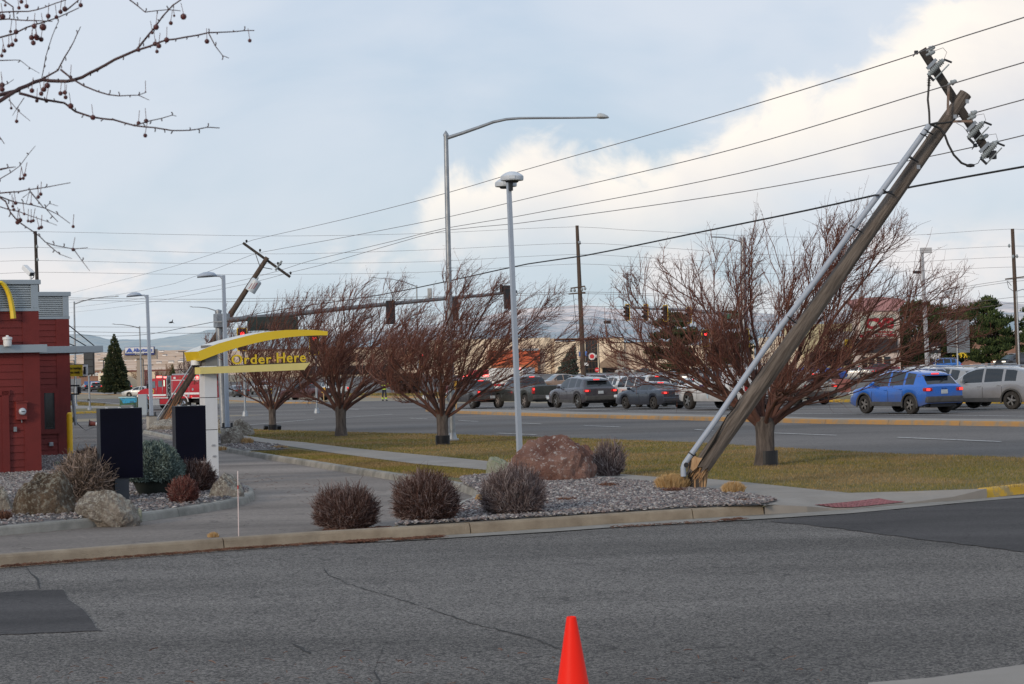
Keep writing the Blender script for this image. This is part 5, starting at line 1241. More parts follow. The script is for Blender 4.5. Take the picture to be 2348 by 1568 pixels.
e, a, Y, S, t = boxlamp(522, 1006, 512, 631, 10.5, 8.5, 'lamp post on a round concrete base beside the white pillar', None, block=(30, 25, 1))
flathead(e, a, Y, (452, 634), (497, 631), .13)
MB().tube([P(494, 632, Y) - a, P(505, 633, Y) - a, P(512, 641, Y) - a], .035, 8).build('arm', M_lampp, e)
e, a, Y, S, t = boxlamp(1192, 1058, 1165.5, 410, 13.5, 11, 'pale blue lamp post with two round heads behind the boulder', None)
for (x, y, rx, nm) in ((1173.5, 410, 26.5, 0), (1159.5, 424, 25.5, .55)):
    p = P(x, y, Y + nm) - a; r = rx / S; c = MB()
    c.lathe([(r * .62, -.045), (r * .97, -.035), (r, -.01), (r, .05), (r * .9, .075), (r * .6, .12), (r * .3, .145), (.001, .15)], p, 36); h = c.build('lamp_head', mat('pale lamp head', (.52, .56, .60), .4), e)
    MB().lathe([(r * .5, -.075), (r * .6, -.05)], p, 28).build('lamp_lens', M_dark, h); MB().box(p + Vector((.0, -r - .002, .02)), (.12, .01, .07)).build('cover_plate', mat('pale lamp head', (.5, .5, .5)), h)
MB().box(t + Vector((.03, -.03, -.12)), (.07, .12, .26), rz=RZ).build('bracket', M_dark, e)
e, a, Y, S, t = boxlamp(2127, 850, 2112.5, 568, 10, 6.5, 'tall pale lamp post with a square head in the far parking lot', None, Y=190, m=mat('pale lamp paint', (.42, .42, .43), .5))
MB().box(P(2122, 574, Y) - a, (1.05, .5, .5), bev=.02).build('lamp_head', mat('pale lamp paint', (.42, .42, .43), .5), e)
e, a, Y, S, t = boxlamp(2124, 850, 2112.5, 619, 3.6, 3, 'thin dark lamp post standing behind the tall pale one', None, Y=240, m=M_dark)
MB().box(P(2102, 624, Y) - a, (1.0, .4, .32), bev=.02).build('lamp_head', M_dark, e)

# ---------------- traffic signals ----------------
M_syel = mat('signal border yellow', (.78, .52, .02), .5)
def red_glow(name, s=9): return mat(name, (.6, .02, .02), .4, emit=(1, .03, .03), es=s)
M_redon = red_glow('lit red lens', 5)
def sig_head(loc, rz, parent, lit=None, h=1.07, border=True, lens=True, bar=True, plate=True):
    """three lamp head; local -y is its face"""
    e = empty('signal_head', loc, rz); e.parent = parent
    if plate: MB().box((0, .09, 0), (.56, .02, h + .28)).build('back_plate', M_black, e)
    if border and plate:
        c = MB(); w, hh = .58, h + .3
        c.box((0, .07, hh / 2), (w, .015, .05)); c.box((0, .07, -hh / 2), (w, .015, .05)); c.box((w / 2, .07, 0), (.05, .015, hh - .05)); c.box((-w / 2, .07, 0), (.05, .015, hh - .05)); c.build('yellow_border', M_syel, e)
    MB().box((0, 0, 0), (.34, .17, h), bev=.02).build('housing', M_black, e)
    for k in (1, 0, -1):
        z = k * h / 3; c = MB(); n = 12; vs = []
        for j in range(n + 1):
            an = math.pi * (-.15 + 1.3 * j / n); vs += [(math.cos(an) * .145, -.085, z + math.sin(an) * .145), (math.cos(an) * .15, -.085 - .24 * (1 if .15 < j / n < .85 else .6), z + math.sin(an) * .15)]
        c.add(vs, [(2 * j, 2 * j + 1, 2 * j + 3, 2 * j + 2) for j in range(n)]); c.build('visor', M_black, e)
        c = MB(); c.lathe([(.001, -.10), (.12, -.088)], (0, 0, z), 16, axis='Y'); m = M_redon if lit == 'r' and k == 1 else mat('dark lens', (.02, .025, .025), .3)
        c.build('lens', m, e)
    return e
M_gdk = mat('dull dark galvanised steel', (.13, .14, .15), .6, .4, c2=(.20, .21, .22), scale=5)
def signal_mast():
    a = gp(511, 985, UP); a = base_at(511, 72); Y = a.y; S = F / Y; e = empty('signal_mast', a, 0, 'massive galvanised signal mast with long arm reaching over the highway', 'traffic signal mast')
    t = P(500.5, 715, Y) - a
    MB().tube([(0, 0, 0), t], [8.2 / S, 7 / S], 20).build('mast', M_galv, e); MB().lathe([(8 / S, 0), (7.8 / S, .06), (.001, .1)], t, 18).build('cap', M_galv, e)
    c = MB(); p = P(508, 735, Y) - a; c.box(p, (.5, .4, .5), rz=RZ, bev=.02); c.build('arm_bracket', M_galv, e)
    fr = Frame((a.x, a.y, 0), math.atan2(.30, .95))
    pts = [(512, 735), (600, 727), (700, 717), (800, 706), (900, 696), (1020, 684.5), (1100, 677.5), (1185, 668.5)]
    W = []
    for x, y in pts: 
        q = fr.hit(x, y, -.1); w = Matrix.Rotation(fr.rz, 3, 'Z') @ q + fr.o; W.append(w - a)
    rad = [.10 - .045 * i / (len(W) - 1) for i in range(len(W))]
    MB().tube(W, rad, 16).build('mast_arm', M_gdk, e)
    def on(x, y, yy=-.1): q = fr.hit(x, y, yy); return Matrix.Rotation(fr.rz, 3, 'Z') @ q + fr.o - a
    for x, y in ((895, 716), (1040, 708), (1165, 681)):
        sig_head(on(x, y, -.35), fr.rz + math.pi * .95, e, h=.88, border=False, plate=False)
    # hanging street name sign seen from behind the twigs
    p0, p1 = on(568, 746, -.3), on(683, 738, -.3)
    mid = (p0 + p1) / 2; MB().box(mid, ((p1 - p0).length, .03, .50), rz=fr.rz).build('street_sign', mat('dark sign green', (.03, .045, .04), .5), e)
    # small dome on the arm
    MB().lathe([(.08, -.1), (.08, .12), (.001, .2)], on(1243 if False else 1150, 663, -.1), 12).build('detector', M_dark, e)
    MB().box(on(500, 738) + Vector((0, 0, 0)), (.3, .3, .04)).build('strap', M_galv, e)
    MB().box(on(1250 / 1 if False else 985, 672, -.1), (.16, .2, .36), bev=.02).build('camera_box', mat('pale grey box', (.35, .36, .36)), e)
signal_mast()
# far mast arm with four heads, face on from the side
def far_mast():
    Yb = 175; a = base_at(1706, Yb); e = empty('signal_mast', a, 0, 'far signal mast with four yellow edged heads left of broken pole', 'traffic signal mast'); S = F / Yb
    MB().tube([(0, 0, 0), P(1703, 545, Yb) - a], [9.5 / S, 6 / S], 14).build('mast', M_galv, e)
    W = [P(x, y, Yb + d) - a for x, y, d in ((1699, 728, 0), (1640, 717, 0), (1570, 710, -.5), (1500, 708, -1), (1438, 705, -1.5))]
    MB().tube(W, [.19, .17, .14, .11, .08], 10).build('mast_arm', M_galv, e)
    for x, y in ((1437, 716), (1479, 716.5), (1524, 718), (1578, 722)): sig_head(P(x, y, Yb - 1.4) - a, R(-52), e, h=1.1)
    MB().tube([P(1703, 556, Yb) - a, P(1680, 549, Yb) - a, P(1655, 544, Yb) - a, P(1632, 543, Yb) - a], .06, 6).build('lamp_arm', M_galv, e)
    MB().box(P(1680, 725, Yb - .3) - a, (1.3, .04, .42)).build('street_sign', mat('street sign green', (.02, .20, .13), .5), e)
    sig_head(P(1711, 775, Yb - .4) - a, R(-60), e, h=1.3)
far_mast()
def pole_signal(px, py, Y, rz, label, lit='r', h=1.05, pole_m=M_galv, extra=None):
    a = base_at(px, Y); e = empty('pedestrian_signal' if lit is None else 'traffic_signal', a, 0, label, 'traffic signal'); p = P(px, py, Y) - a
    MB().tube([(.1, .2, 0), (.1, .2, p.z + .5)], .07, 10).build('pole', pole_m, e); MB().lathe([(.2, 0), (.14, .3), (.08, .34)], (.1, .2, 0), 8, smooth=False).build('pole_base', pole_m, e)
    sig_head(p, rz, e, lit, h); return e
pole_signal(1617, 775, 165, R(8), 'signal with a lit red lamp in front of the two dark evergreens')
pole_signal(555, 778, 120, R(8), 'signal with a red lamp just above the curved yellow roof')
pole_signal(720, 788, 125, R(8), 'signal with a red lamp under the tip of the yellow roof')
pole_signal(968, 824, 190, R(5), 'signal with a lit red lamp behind the third bare tree')
# pedestrian signal on the left island
def pedsig():
    a = gp(206, 940, .14); Y = a.y; S = F / Y; e = empty('pedestrian_signal', a, 0, 'grey pedestrian signal pole on the far left grass island', 'pedestrian signal')
    t = P(203, 848, Y) - a; MB().tube([(0, 0, 0), t], 3.3 / S / 2 * 1.3, 12).build('pole', M_galv, e)
    MB().lathe([(.20, 0), (.19, .12), (.10, .30), (.06, .32)], n=8, smooth=False).build('pole_base', M_galv, e)
    p = P(204.5, 833, Y - .1) - a; w, h = 24 / S, 52 / S; MB().box(p, (w, .25, h), bev=.03).build('signal_housing', M_black, e)
    for k in (1, 0, -1): MB().box(p + Vector((0, -.14, k * h * .31)), (w * .82, .06, h * .27), bev=.02).build('signal_face', mat('charcoal panel', (.035, .04, .045), .6), e)
    p = P(202, 917, Y - .12) - a; MB().box(p, (.1, .1, .16)).build('push_button', M_dark, e)
pedsig()
# ---------------- bare trees ----------------
M_trunk = mat('grey brown bark', (.045, .035, .03), .95, c2=(.135, .11, .095), scale=5, stretch=(3, 3, .6), bump=1, bscale=16, detail=8, thr=(.35, .68))
M_limb = mat('red brown bark', (.055, .027, .021), .85, c2=(.14, .060, .043), scale=3, bump=.4, thr=(.35, .7))
M_twig = island_mat('red brown twigs of the street trees', [(0, (.070, .026, .020)), (.5, (.13, .048, .035)), (.85, (.19, .082, .058)), (1, (.27, .16, .125))], .8)
M_twig_dk = island_mat('dark plum twigs', [(0, (.04, .02, .018)), (.6, (.085, .045, .038)), (1, (.15, .09, .075))], .8)
def npn(v): v = np.asarray(v, float); return v / (np.linalg.norm(v) + 1e-9)
def bare_tree(loc, name, label, limbs, fork, rt, env, wind, seed, n2=8, n3=7, n4=7, mtw=M_twig, up=.25, tw=.0042, group=None, lean=(0, 0), scale=1.0, guard=None, cat='bare tree', spur=True, out=1.0, droop=.12):
    rs = np.random.RandomState(seed); e = empty(name, loc, 0, label, cat, group)
    fz = fork; W = np.array(wind, float)
    trunk = MB(); f0 = Vector((lean[0], lean[1], fz))
    trunk.tube([(0, 0, -.1), (0, 0, .02), (f0.x * .3, f0.y * .3, fz * .35), (f0.x * .7, f0.y * .7, fz * .75), f0, f0 + Vector((0, 0, .12 * fz))], [rt * 1.45, rt * 1.25, rt * .98, rt * .98, rt * 1.12, rt * .8], 16)
    L1 = []; l2m = MB()
    def path(p, d, L, k, wander, upf, wnd, gn=0.0):
        pts = [p.copy()]; d = npn(d)
        for i in range(k):
            d = npn(d + rs.normal(0, wander, 3) + np.array([0, 0, upf]) / k + wnd / k)
            q = pts[-1] + d * (L / k)
            v = q - np.array([f0.x, f0.y, fz])
            if np.linalg.norm(v) > env(npn(v)) * (1.0 + .07 * rs.uniform(-1, 1)): 
                if i > 0: break
            if q[2] < fz * .97 + droop * abs(q[0] - f0.x): break
            pts.append(q)
        return np.array(pts)
    for az, el, fl in limbs:
        d = np.array([math.cos(R(az)) * math.cos(R(el)), math.sin(R(az)) * math.cos(R(el)), math.sin(R(el))])
        Ln = env(d) * fl * .84; st = np.array([f0.x, f0.y, fz - .10]) + np.array([d[0], d[1], 0]) * rt * .45
        d0 = npn(d + np.array([0, 0, .55]))
        pts = [st]; dd = d0; k = 9
        for i in range(k):
            dd = npn(dd * .72 + d * .28 + rs.normal(0, .10, 3) + W * .03 * i / k); pts.append(pts[-1] + dd * Ln / k)
        L1.append(np.array(pts))
        rr = rt * rs.uniform(.30, .42) * (.75 + .25 * fl); (l2m if tw < .008 else trunk).tube([Vector(p) for p in pts], [rr * (1 - .80 * (i / k) ** .8) for i in range(k + 1)], 9)
    trunk.build('trunk', M_trunk if seed != 104 else M_trunk, e)
    P3 = []
    for P1 in L1:
        L_ = np.linalg.norm(P1[-1] - P1[0])
        for j in range(n2):
            f = .14 + .86 * (j + rs.uniform(0, 1)) / n2; i = min(int(f * 9), 8); t = f * 9 - i; p = P1[i] * (1 - t) + P1[i + 1] * t; d = npn(P1[i + 1] - P1[i])
            side = npn(np.cross(d, rs.normal(0, 1, 3))); ang = rs.uniform(.35, .8); dd = d * math.cos(ang) + side * math.sin(ang)
            v = npn(p - np.array([f0.x, f0.y, fz * .8])); dd = npn(dd + v * .25 * out)
            ll = L_ * rs.uniform(.32, .6) * (1.15 - .45 * f); q = path(p, dd, ll, 6, .11, up, W)
            if len(q) < 3: continue
            r_ = rt * .095 * (1.2 - .6 * f) * rs.uniform(.8, 1.2); l2m.tube([Vector(a) for a in q], [r_ * (1 - .65 * a / (len(q) - 1)) for a in range(len(q))], 5); P3.append((q, ll))
    l2m.build('limbs', M_limb, e)
    seg3 = []; P4 = []
    for q, ll in P3:
        for j in range(n3):
            f = .12 + .88 * (j + rs.uniform(0, 1)) / n3; k = len(q) - 1; i = min(int(f * k), k - 1); t = f * k - i; p = q[i] * (1 - t) + q[i + 1] * t; d = npn(q[i + 1] - q[i])
            side = npn(np.cross(d, rs.normal(0, 1, 3))); ang = rs.uniform(.3, .8); l3 = ll * rs.uniform(.3, .62)
            s = path(p, d * math.cos(ang) + side * math.sin(ang), l3, 4, .12, up * 1.2, W * 1.7)
            if len(s) < 5: s = np.concatenate([s, np.repeat(s[-1:], 5 - len(s), 0) + np.array([0, 0, .01])])
            seg3.append(s); P4.append((s, l3))
    S3 = np.array(seg3); n = len(S3); R3 = np.linspace(tw * 1.8, tw * .9, 5)[None] * rs.uniform(.8, 1.25, (n, 1))
    # fine twigs, all at once
    idx = np.repeat(np.arange(n), n4); f = rs.uniform(.1, 1, len(idx)) * 3.999; i = f.astype(int); t = (f - i)[:, None]
    p = S3[idx, i] * (1 - t) + S3[idx, i + 1] * t; d = S3[idx, i + 1] - S3[idx, i]; d /= np.linalg.norm(d, axis=1, keepdims=True) + 1e-9
    d2 = d * .9 + rs.normal(0, .36, d.shape) + W * .5 + np.array([0, 0, up * .5]); d2 /= np.linalg.norm(d2, axis=1, keepdims=True)
    l4 = (np.array([l for _, l in P4])[idx] * rs.uniform(.25, .7, len(idx)))[:, None]
    b = rs.normal(0, .12, d.shape); T4 = np.stack([p, p + d2 * l4 * .35, p + (d2 + b * .5) * l4 * .7, p + (d2 + b + W * .25) * l4], 1)
    v = T4[:, -1] - np.array([f0.x, f0.y, fz]); keep = rs.uniform(0, 1, len(v)) < np.where(v[:, 2] < -.2, .5, 1); T4 = T4[keep]
    R4 = np.linspace(tw * .85, tw * .38, 4)[None] * rs.uniform(.7, 1.2, (len(T4), 1)); groups = [(S3, R3), (T4, R4)]
    if spur:
        m = len(T4); k = rs.randint(0, m, int(m * 1.6)); ff = rs.uniform(.2, 1, len(k)) * 2.999; i = ff.astype(int); t = (ff - i)[:, None]
        p = T4[k, i] * (1 - t) + T4[k, i + 1] * t; dd = rs.normal(0, 1, p.shape); dd /= np.linalg.norm(dd, axis=1, keepdims=True); dd += np.array([0, 0, .3])
        T5 = np.stack([p, p + dd * rs.uniform(.02, .075, (len(k), 1)) * scale], 1); groups.append((T5, np.full((len(k), 2), tw * .55)))
    strands('crown', groups, mtw, e)
    if guard and len(guard) == 3:
        g = MB(); vs = [((rt * 1.3) * math.cos(R(a)), (rt * 1.3) * math.sin(R(a)), z + .02 * (k % 2)) for k in range(13) for a in range(-110, 21, 13) for z in (guard[0] + (guard[1] - guard[0]) * k / 12,)]; g.add(vs, [(r_ * 11 + c, r_ * 11 + c + 1, r_ * 11 + c + 12, r_ * 11 + c + 11) for r_ in range(0, 12) for c in range(10)]); g.build('tree_guard', M_black, e)
    elif guard:
        g = MB(); g.lathe([(rt * 1.22, guard[0]), (rt * 1.24, guard[1])], n=24)
        for i in range(10): z = guard[0] + (guard[1] - guard[0]) * (i + .5) / 10; g.lathe([(rt * 1.23, z - .008), (rt * 1.29, z), (rt * 1.23, z + .008)], n=24)
        g.build('tree_guard', M_black, e)
    return e
def env_tab(pts, depth=.8):
    """radius by elevation in the x-z plane: list of (angle from +x in degrees, radius)"""
    def f(v):
        a = math.degrees(math.atan2(v[2], v[0] if abs(v[0]) > 1e-4 else 1e-4)); a = a if a > -90 else a + 360
        r_ = interp(a, pts); h = abs(v[1]); return r_ * (1 - (1 - depth) * h)
    return f
def fan(n, els, fl, seed):
    rs = np.random.RandomState(seed); return [(360 * i / n + rs.uniform(-14, 14), els[i % len(els)] + rs.uniform(-5, 5), fl[i % len(fl)]) for i in range(n)]
def tree4():
    b = gp(1755, 1066, UP); s = F / b.y
    env = env_tab([(-20, 2.6), (0, 3.0), (15, 4.0), (30, 4.7), (45, 4.45), (60, 4.25), (80, 4.25), (100, 4.2), (120, 3.9), (140, 3.75), (155, 3.45), (170, 2.8), (200, 2.0)], .85)
    limbs = [(2, 22, 1.0), (8, 32, 1.0), (-12, 40, 1.0), (15, 52, .95), (185, 24, .95), (172, 34, 1.0), (190, 42, 1.0), (165, 56, .95), (95, 30, .8), (80, 68, .95), (275, 35, .7), (320, 58, .9), (130, 66, .9), (222, 34, .75), (50, 32, .8), (345, 27, .9), (345, 70, .95)]
    bare_tree(b, 'bare_tree', 'largest bare reddish tree, behind the broken leaning pole', limbs, .80, .175, env, (.13, 0, .05), 104, n2=10, n3=8, n4=7, guard=(.02, .27, 1), droop=.3, up=.32, group='bare trees along the highway lawn', tw=.0044)
tree4()
envw = lambda k: env_tab([(-20, 1.9 * k), (0, 2.7 * k), (15, 3.7 * k), (30, 4.35 * k), (45, 4.3 * k), (60, 4.05 * k), (80, 3.8 * k), (100, 3.6 * k), (120, 3.25 * k), (140, 2.75 * k), (160, 2.4 * k), (180, 2.15 * k), (200, 1.7 * k)], .85)
wl = [(0, 22, 1), (10, 40, 1), (-15, 60, 1), (175, 22, 1), (185, 45, 1), (170, 64, .95), (90, 35, .85), (75, 66, 1), (265, 40, .8), (280, 68, 1), (130, 48, .9), (225, 52, .9), (40, 30, .9), (320, 34, .9)]
b = gp(1015, 1019, UP); bare_tree(b, 'bare_tree', 'bare windswept tree in front of the tall galvanised street lamp', wl, .78, .15, envw(1.06), (.42, 0, .12), 11, droop=.28, n2=10, n3=7, n4=7, guard=(.0, .24), group='bare trees along the highway lawn', tw=.0048, up=.3)
b = gp(782, 999, UP); bare_tree(b, 'bare_tree', 'bare windswept tree right of the yellow canopy, second from the left', wl, .85, .165, envw(1.12), (.38, 0, .14), 12, droop=.25, n2=10, n3=7, n4=7, mtw=M_twig, group='bare trees along the highway lawn', tw=.0052, up=.34)
b = gp(625, 986, UP); bare_tree(b, 'bare_tree', 'bare windswept tree behind the Order Here letters, leftmost of the row', wl, .8, .13, envw(1.24), (.36, 0, .16), 13, n2=8, n3=7, n4=7, mtw=M_twig, group='bare trees along the highway lawn', tw=.0056, up=.34, guard=(.0, .2))
def small_light(px, py, label):
    a = gp(px, py, UP); e = MB(); e.box((0, 0, .09), (.16, .12, .16), bev=.02); e.tube([(0, 0, 0), (0, 0, .03)], .03, 8); o = e.build('spotlight', M_black); o.location = a; o.rotation_euler = (R(25), 0, R(30)); tag(o, label, 'spotlight')
small_light(609, 985, 'small black ground spotlight left of the leftmost bare tree trunk'); small_light(638, 985, 'small black ground spotlight right of the leftmost bare tree trunk')
def far_bare(px, Y, h, seed, label, m, k=1.0, wind=(.15, 0, .1)):
    b = base_at(px, Y); lb = [(i * 51 % 360, 30 + (i * 37) % 45, 1) for i in range(8)]; ev = env_tab([(-20, h * .3), (0, h * .42), (45, h * .62), (90, h * .78), (135, h * .62), (180, h * .42), (200, h * .3)], .9)
    bare_tree(b, 'bare_tree', label, lb, h * .22, h * .03, ev, wind, seed, n2=6, n3=5, n4=5, mtw=m, tw=.011 * k, spur=False)
M_ftw = island_mat('far tan twigs', [(0, (.17, .095, .05)), (1, (.33, .20, .12))], .9)
far_bare(436, 330, 5.4, 61, 'brown bare tree behind the fire truck, left of the white pillar', M_twig_dk); far_bare(380, 330, 4.6, 62, 'small tan bare tree beyond the left lamp post', M_ftw)
far_bare(455, 250, 6.5, 63, 'bare tree rising over the fire truck box', M_twig_dk); far_bare(318, 400, 4.5, 64, 'tan bare tree under the supermarket sign', M_ftw)
far_bare(166, 420, 6, 65, 'tan bare tree by the far brick shop', M_ftw); far_bare(236, 430, 4.5, 66, 'brown bare tree left of the tall spruce', M_ftw)
far_bare(1236, 350, 8.0, 67, 'thin bare tree in front of the pale store, left of windblown evergreen', M_twig_dk, 1.1); far_bare(1480, 420, 6.5, 68, 'thin bare tree in front of the pale store, right of the awning', M_ftw)
far_bare(2175, 260, 7.8, 69, 'leafless tree among the dark pines', M_ftw)

# ---------------- evergreens ----------------
def green(name, a, b, c): return island_mat(name, [(0, a), (.55, b), (1, c)], .85)
M_spr = green('dark spruce needles', (.012, .022, .010), (.035, .05, .02), (.09, .085, .035))
M_pine = green('pine needles', (.014, .028, .010), (.04, .065, .02), (.10, .13, .04))
M_blu = green('dull blue evergreen needles', (.03, .04, .032), (.075, .095, .075), (.16, .18, .15))
def conifer(px, Y, top_py, wpx, label, m, seed, n=5000, lean=0.0, shape='spruce', r=.05, base_h=.05, name='evergreen_tree', base=None, cat='evergreen tree'):
    b = base_at(px, Y) if base is None else base; S = F / Y; H = P(px, top_py, Y).z - b.z; Rm = wpx / S / 2; rs = np.random.RandomState(seed)
    e = empty(name, b, 0, label, cat); MB().tube([(0, 0, -.1), (lean * H * .25, 0, H * .5), (lean * H, 0, H * .93)], [H * .022, H * .014, H * .003], 8).build('trunk', M_trunk, e)
    if shape == 'spruce':
        h = 1 - np.sqrt(rs.uniform(0, 1, n)) ; h = base_h + h * (1 - base_h); th = rs.uniform(0, 6.28, n); lay = np.floor(h * 16 + th / 3.1) ; lump = 1 + .16 * np.sin(lay * 2.3 + th * 3) + .10 * np.sin(th * 7 + lay)
        rad = Rm * (1 - h) ** .72 * lump * np.sqrt(rs.uniform(.25, 1, n)) * 1.05; d = np.stack([np.cos(th), np.sin(th), -.15 + .5 * h], -1)
        c = np.stack([np.cos(th) * rad + lean * H * h ** 1.5, np.sin(th) * rad, h * H], -1); l = rs.uniform(.25, .7, n)[:, None] * Rm * .28 * (1.1 - h[:, None] * .6)
    else:
        k = 70; cc = []
        while len(cc) < k:
            v = rs.uniform(-1, 1, 3)
            if np.linalg.norm(v) < 1 and v[2] > -.75: cc.append(v)
        cc = np.array(cc); cc /= (np.linalg.norm(cc, axis=1, keepdims=True) ** .45)
        cc = cc * np.array([Rm * .9, Rm * .8, H * .50]) + np.array([0, 0, H * .48]); i = rs.randint(0, k, n)
        d = rs.normal(0, 1, (n, 3)); d /= np.linalg.norm(d, axis=1, keepdims=True); d[:, 2] = np.abs(d[:, 2]) * .9 + .25
        c = cc[i] + d * np.array([1, 1, .8]) * Rm * rs.uniform(.02, .30, (n, 1)); c[:, 0] += lean * c[:, 2]; c[:, 2] = np.maximum(c[:, 2], .2); l = rs.uniform(.3, .7, n)[:, None] * Rm * .16
        d = d + np.array([lean, 0, .5])
        for q in cc[:14]: MB().tube([(0, 0, H * .25), Vector(q) * .6 + Vector((0, 0, H * .15)), Vector(q)], [H * .012, H * .007, H * .003], 4).build('limb', M_trunk, e)
    d = d / np.linalg.norm(d, axis=1, keepdims=True) + rs.normal(0, .25, (n, 3)); Pt = np.stack([c - d * l * .5, c, c + d * l * .6 + np.array([lean * .3, 0, 0]) * l], 1)
    Rd = np.tile([.7, 1.3, .25], (n, 1)) * r * rs.uniform(.6, 1.4, (n, 1)); strands('crown', [(Pt, Rd)], m, e, sides=3); return e
conifer(263, 290, 765, 66, 'tall dark spruce left of the supermarket sign', M_spr, 1, 9000, r=.075)
conifer(395, 380, 833, 24, 'small evergreen on the slope beyond the left lamp post', M_pine, 2, 1800, r=.08)
conifer(1295, 210, 787, 60, 'windblown evergreen leaning right beside the middle utility pole', M_blu, 3, 7000, lean=.22, r=.045)
conifer(1545, 200, 722, 118, 'broad dark evergreen behind the large bare tree, left one', M_spr, 4, 12000, r=.06, shape='pine'); conifer(1672, 205, 715, 104, 'dark evergreen beside the far signal mast', M_spr, 5, 11000, r=.06, shape='pine')
conifer(2100, 235, 686, 128, 'dark pine right of the pharmacy sign', M_pine, 6, 9500, r=.05, shape='pine'); conifer(2180, 250, 704, 140, 'lower dark pine behind the grey sign back', M_pine, 7, 9000, r=.05, shape='pine')
conifer(2268, 240, 683, 136, 'large spreading pine left of the right hand utility pole', M_pine, 8, 15000, r=.05, shape='pine'); conifer(2372, 240, 704, 90, 'pine cut off by the right edge of the photo', M_pine, 9, 7000, r=.05, shape='pine')
conifer(2066, 260, 722, 76, 'dark evergreen touching the right side of the pharmacy sign', M_spr, 10, 5000, r=.055)
# toppled evergreen on the island
def fallen():
    b = gp(925, 903, .15); e = conifer(900, b.y, 850, 60, 'toppled evergreen lying on the traffic island behind the firefighter', M_twig_dk, 44, 6500, r=.03, base=b, shape='spruce')
    e.rotation_euler = (R(-12), R(72), R(150)); e.scale = (1.0, 1.0, 2.1); e.location = b + Vector((1.6, 0, .5)); e['category'] = 'fallen tree'
fallen()

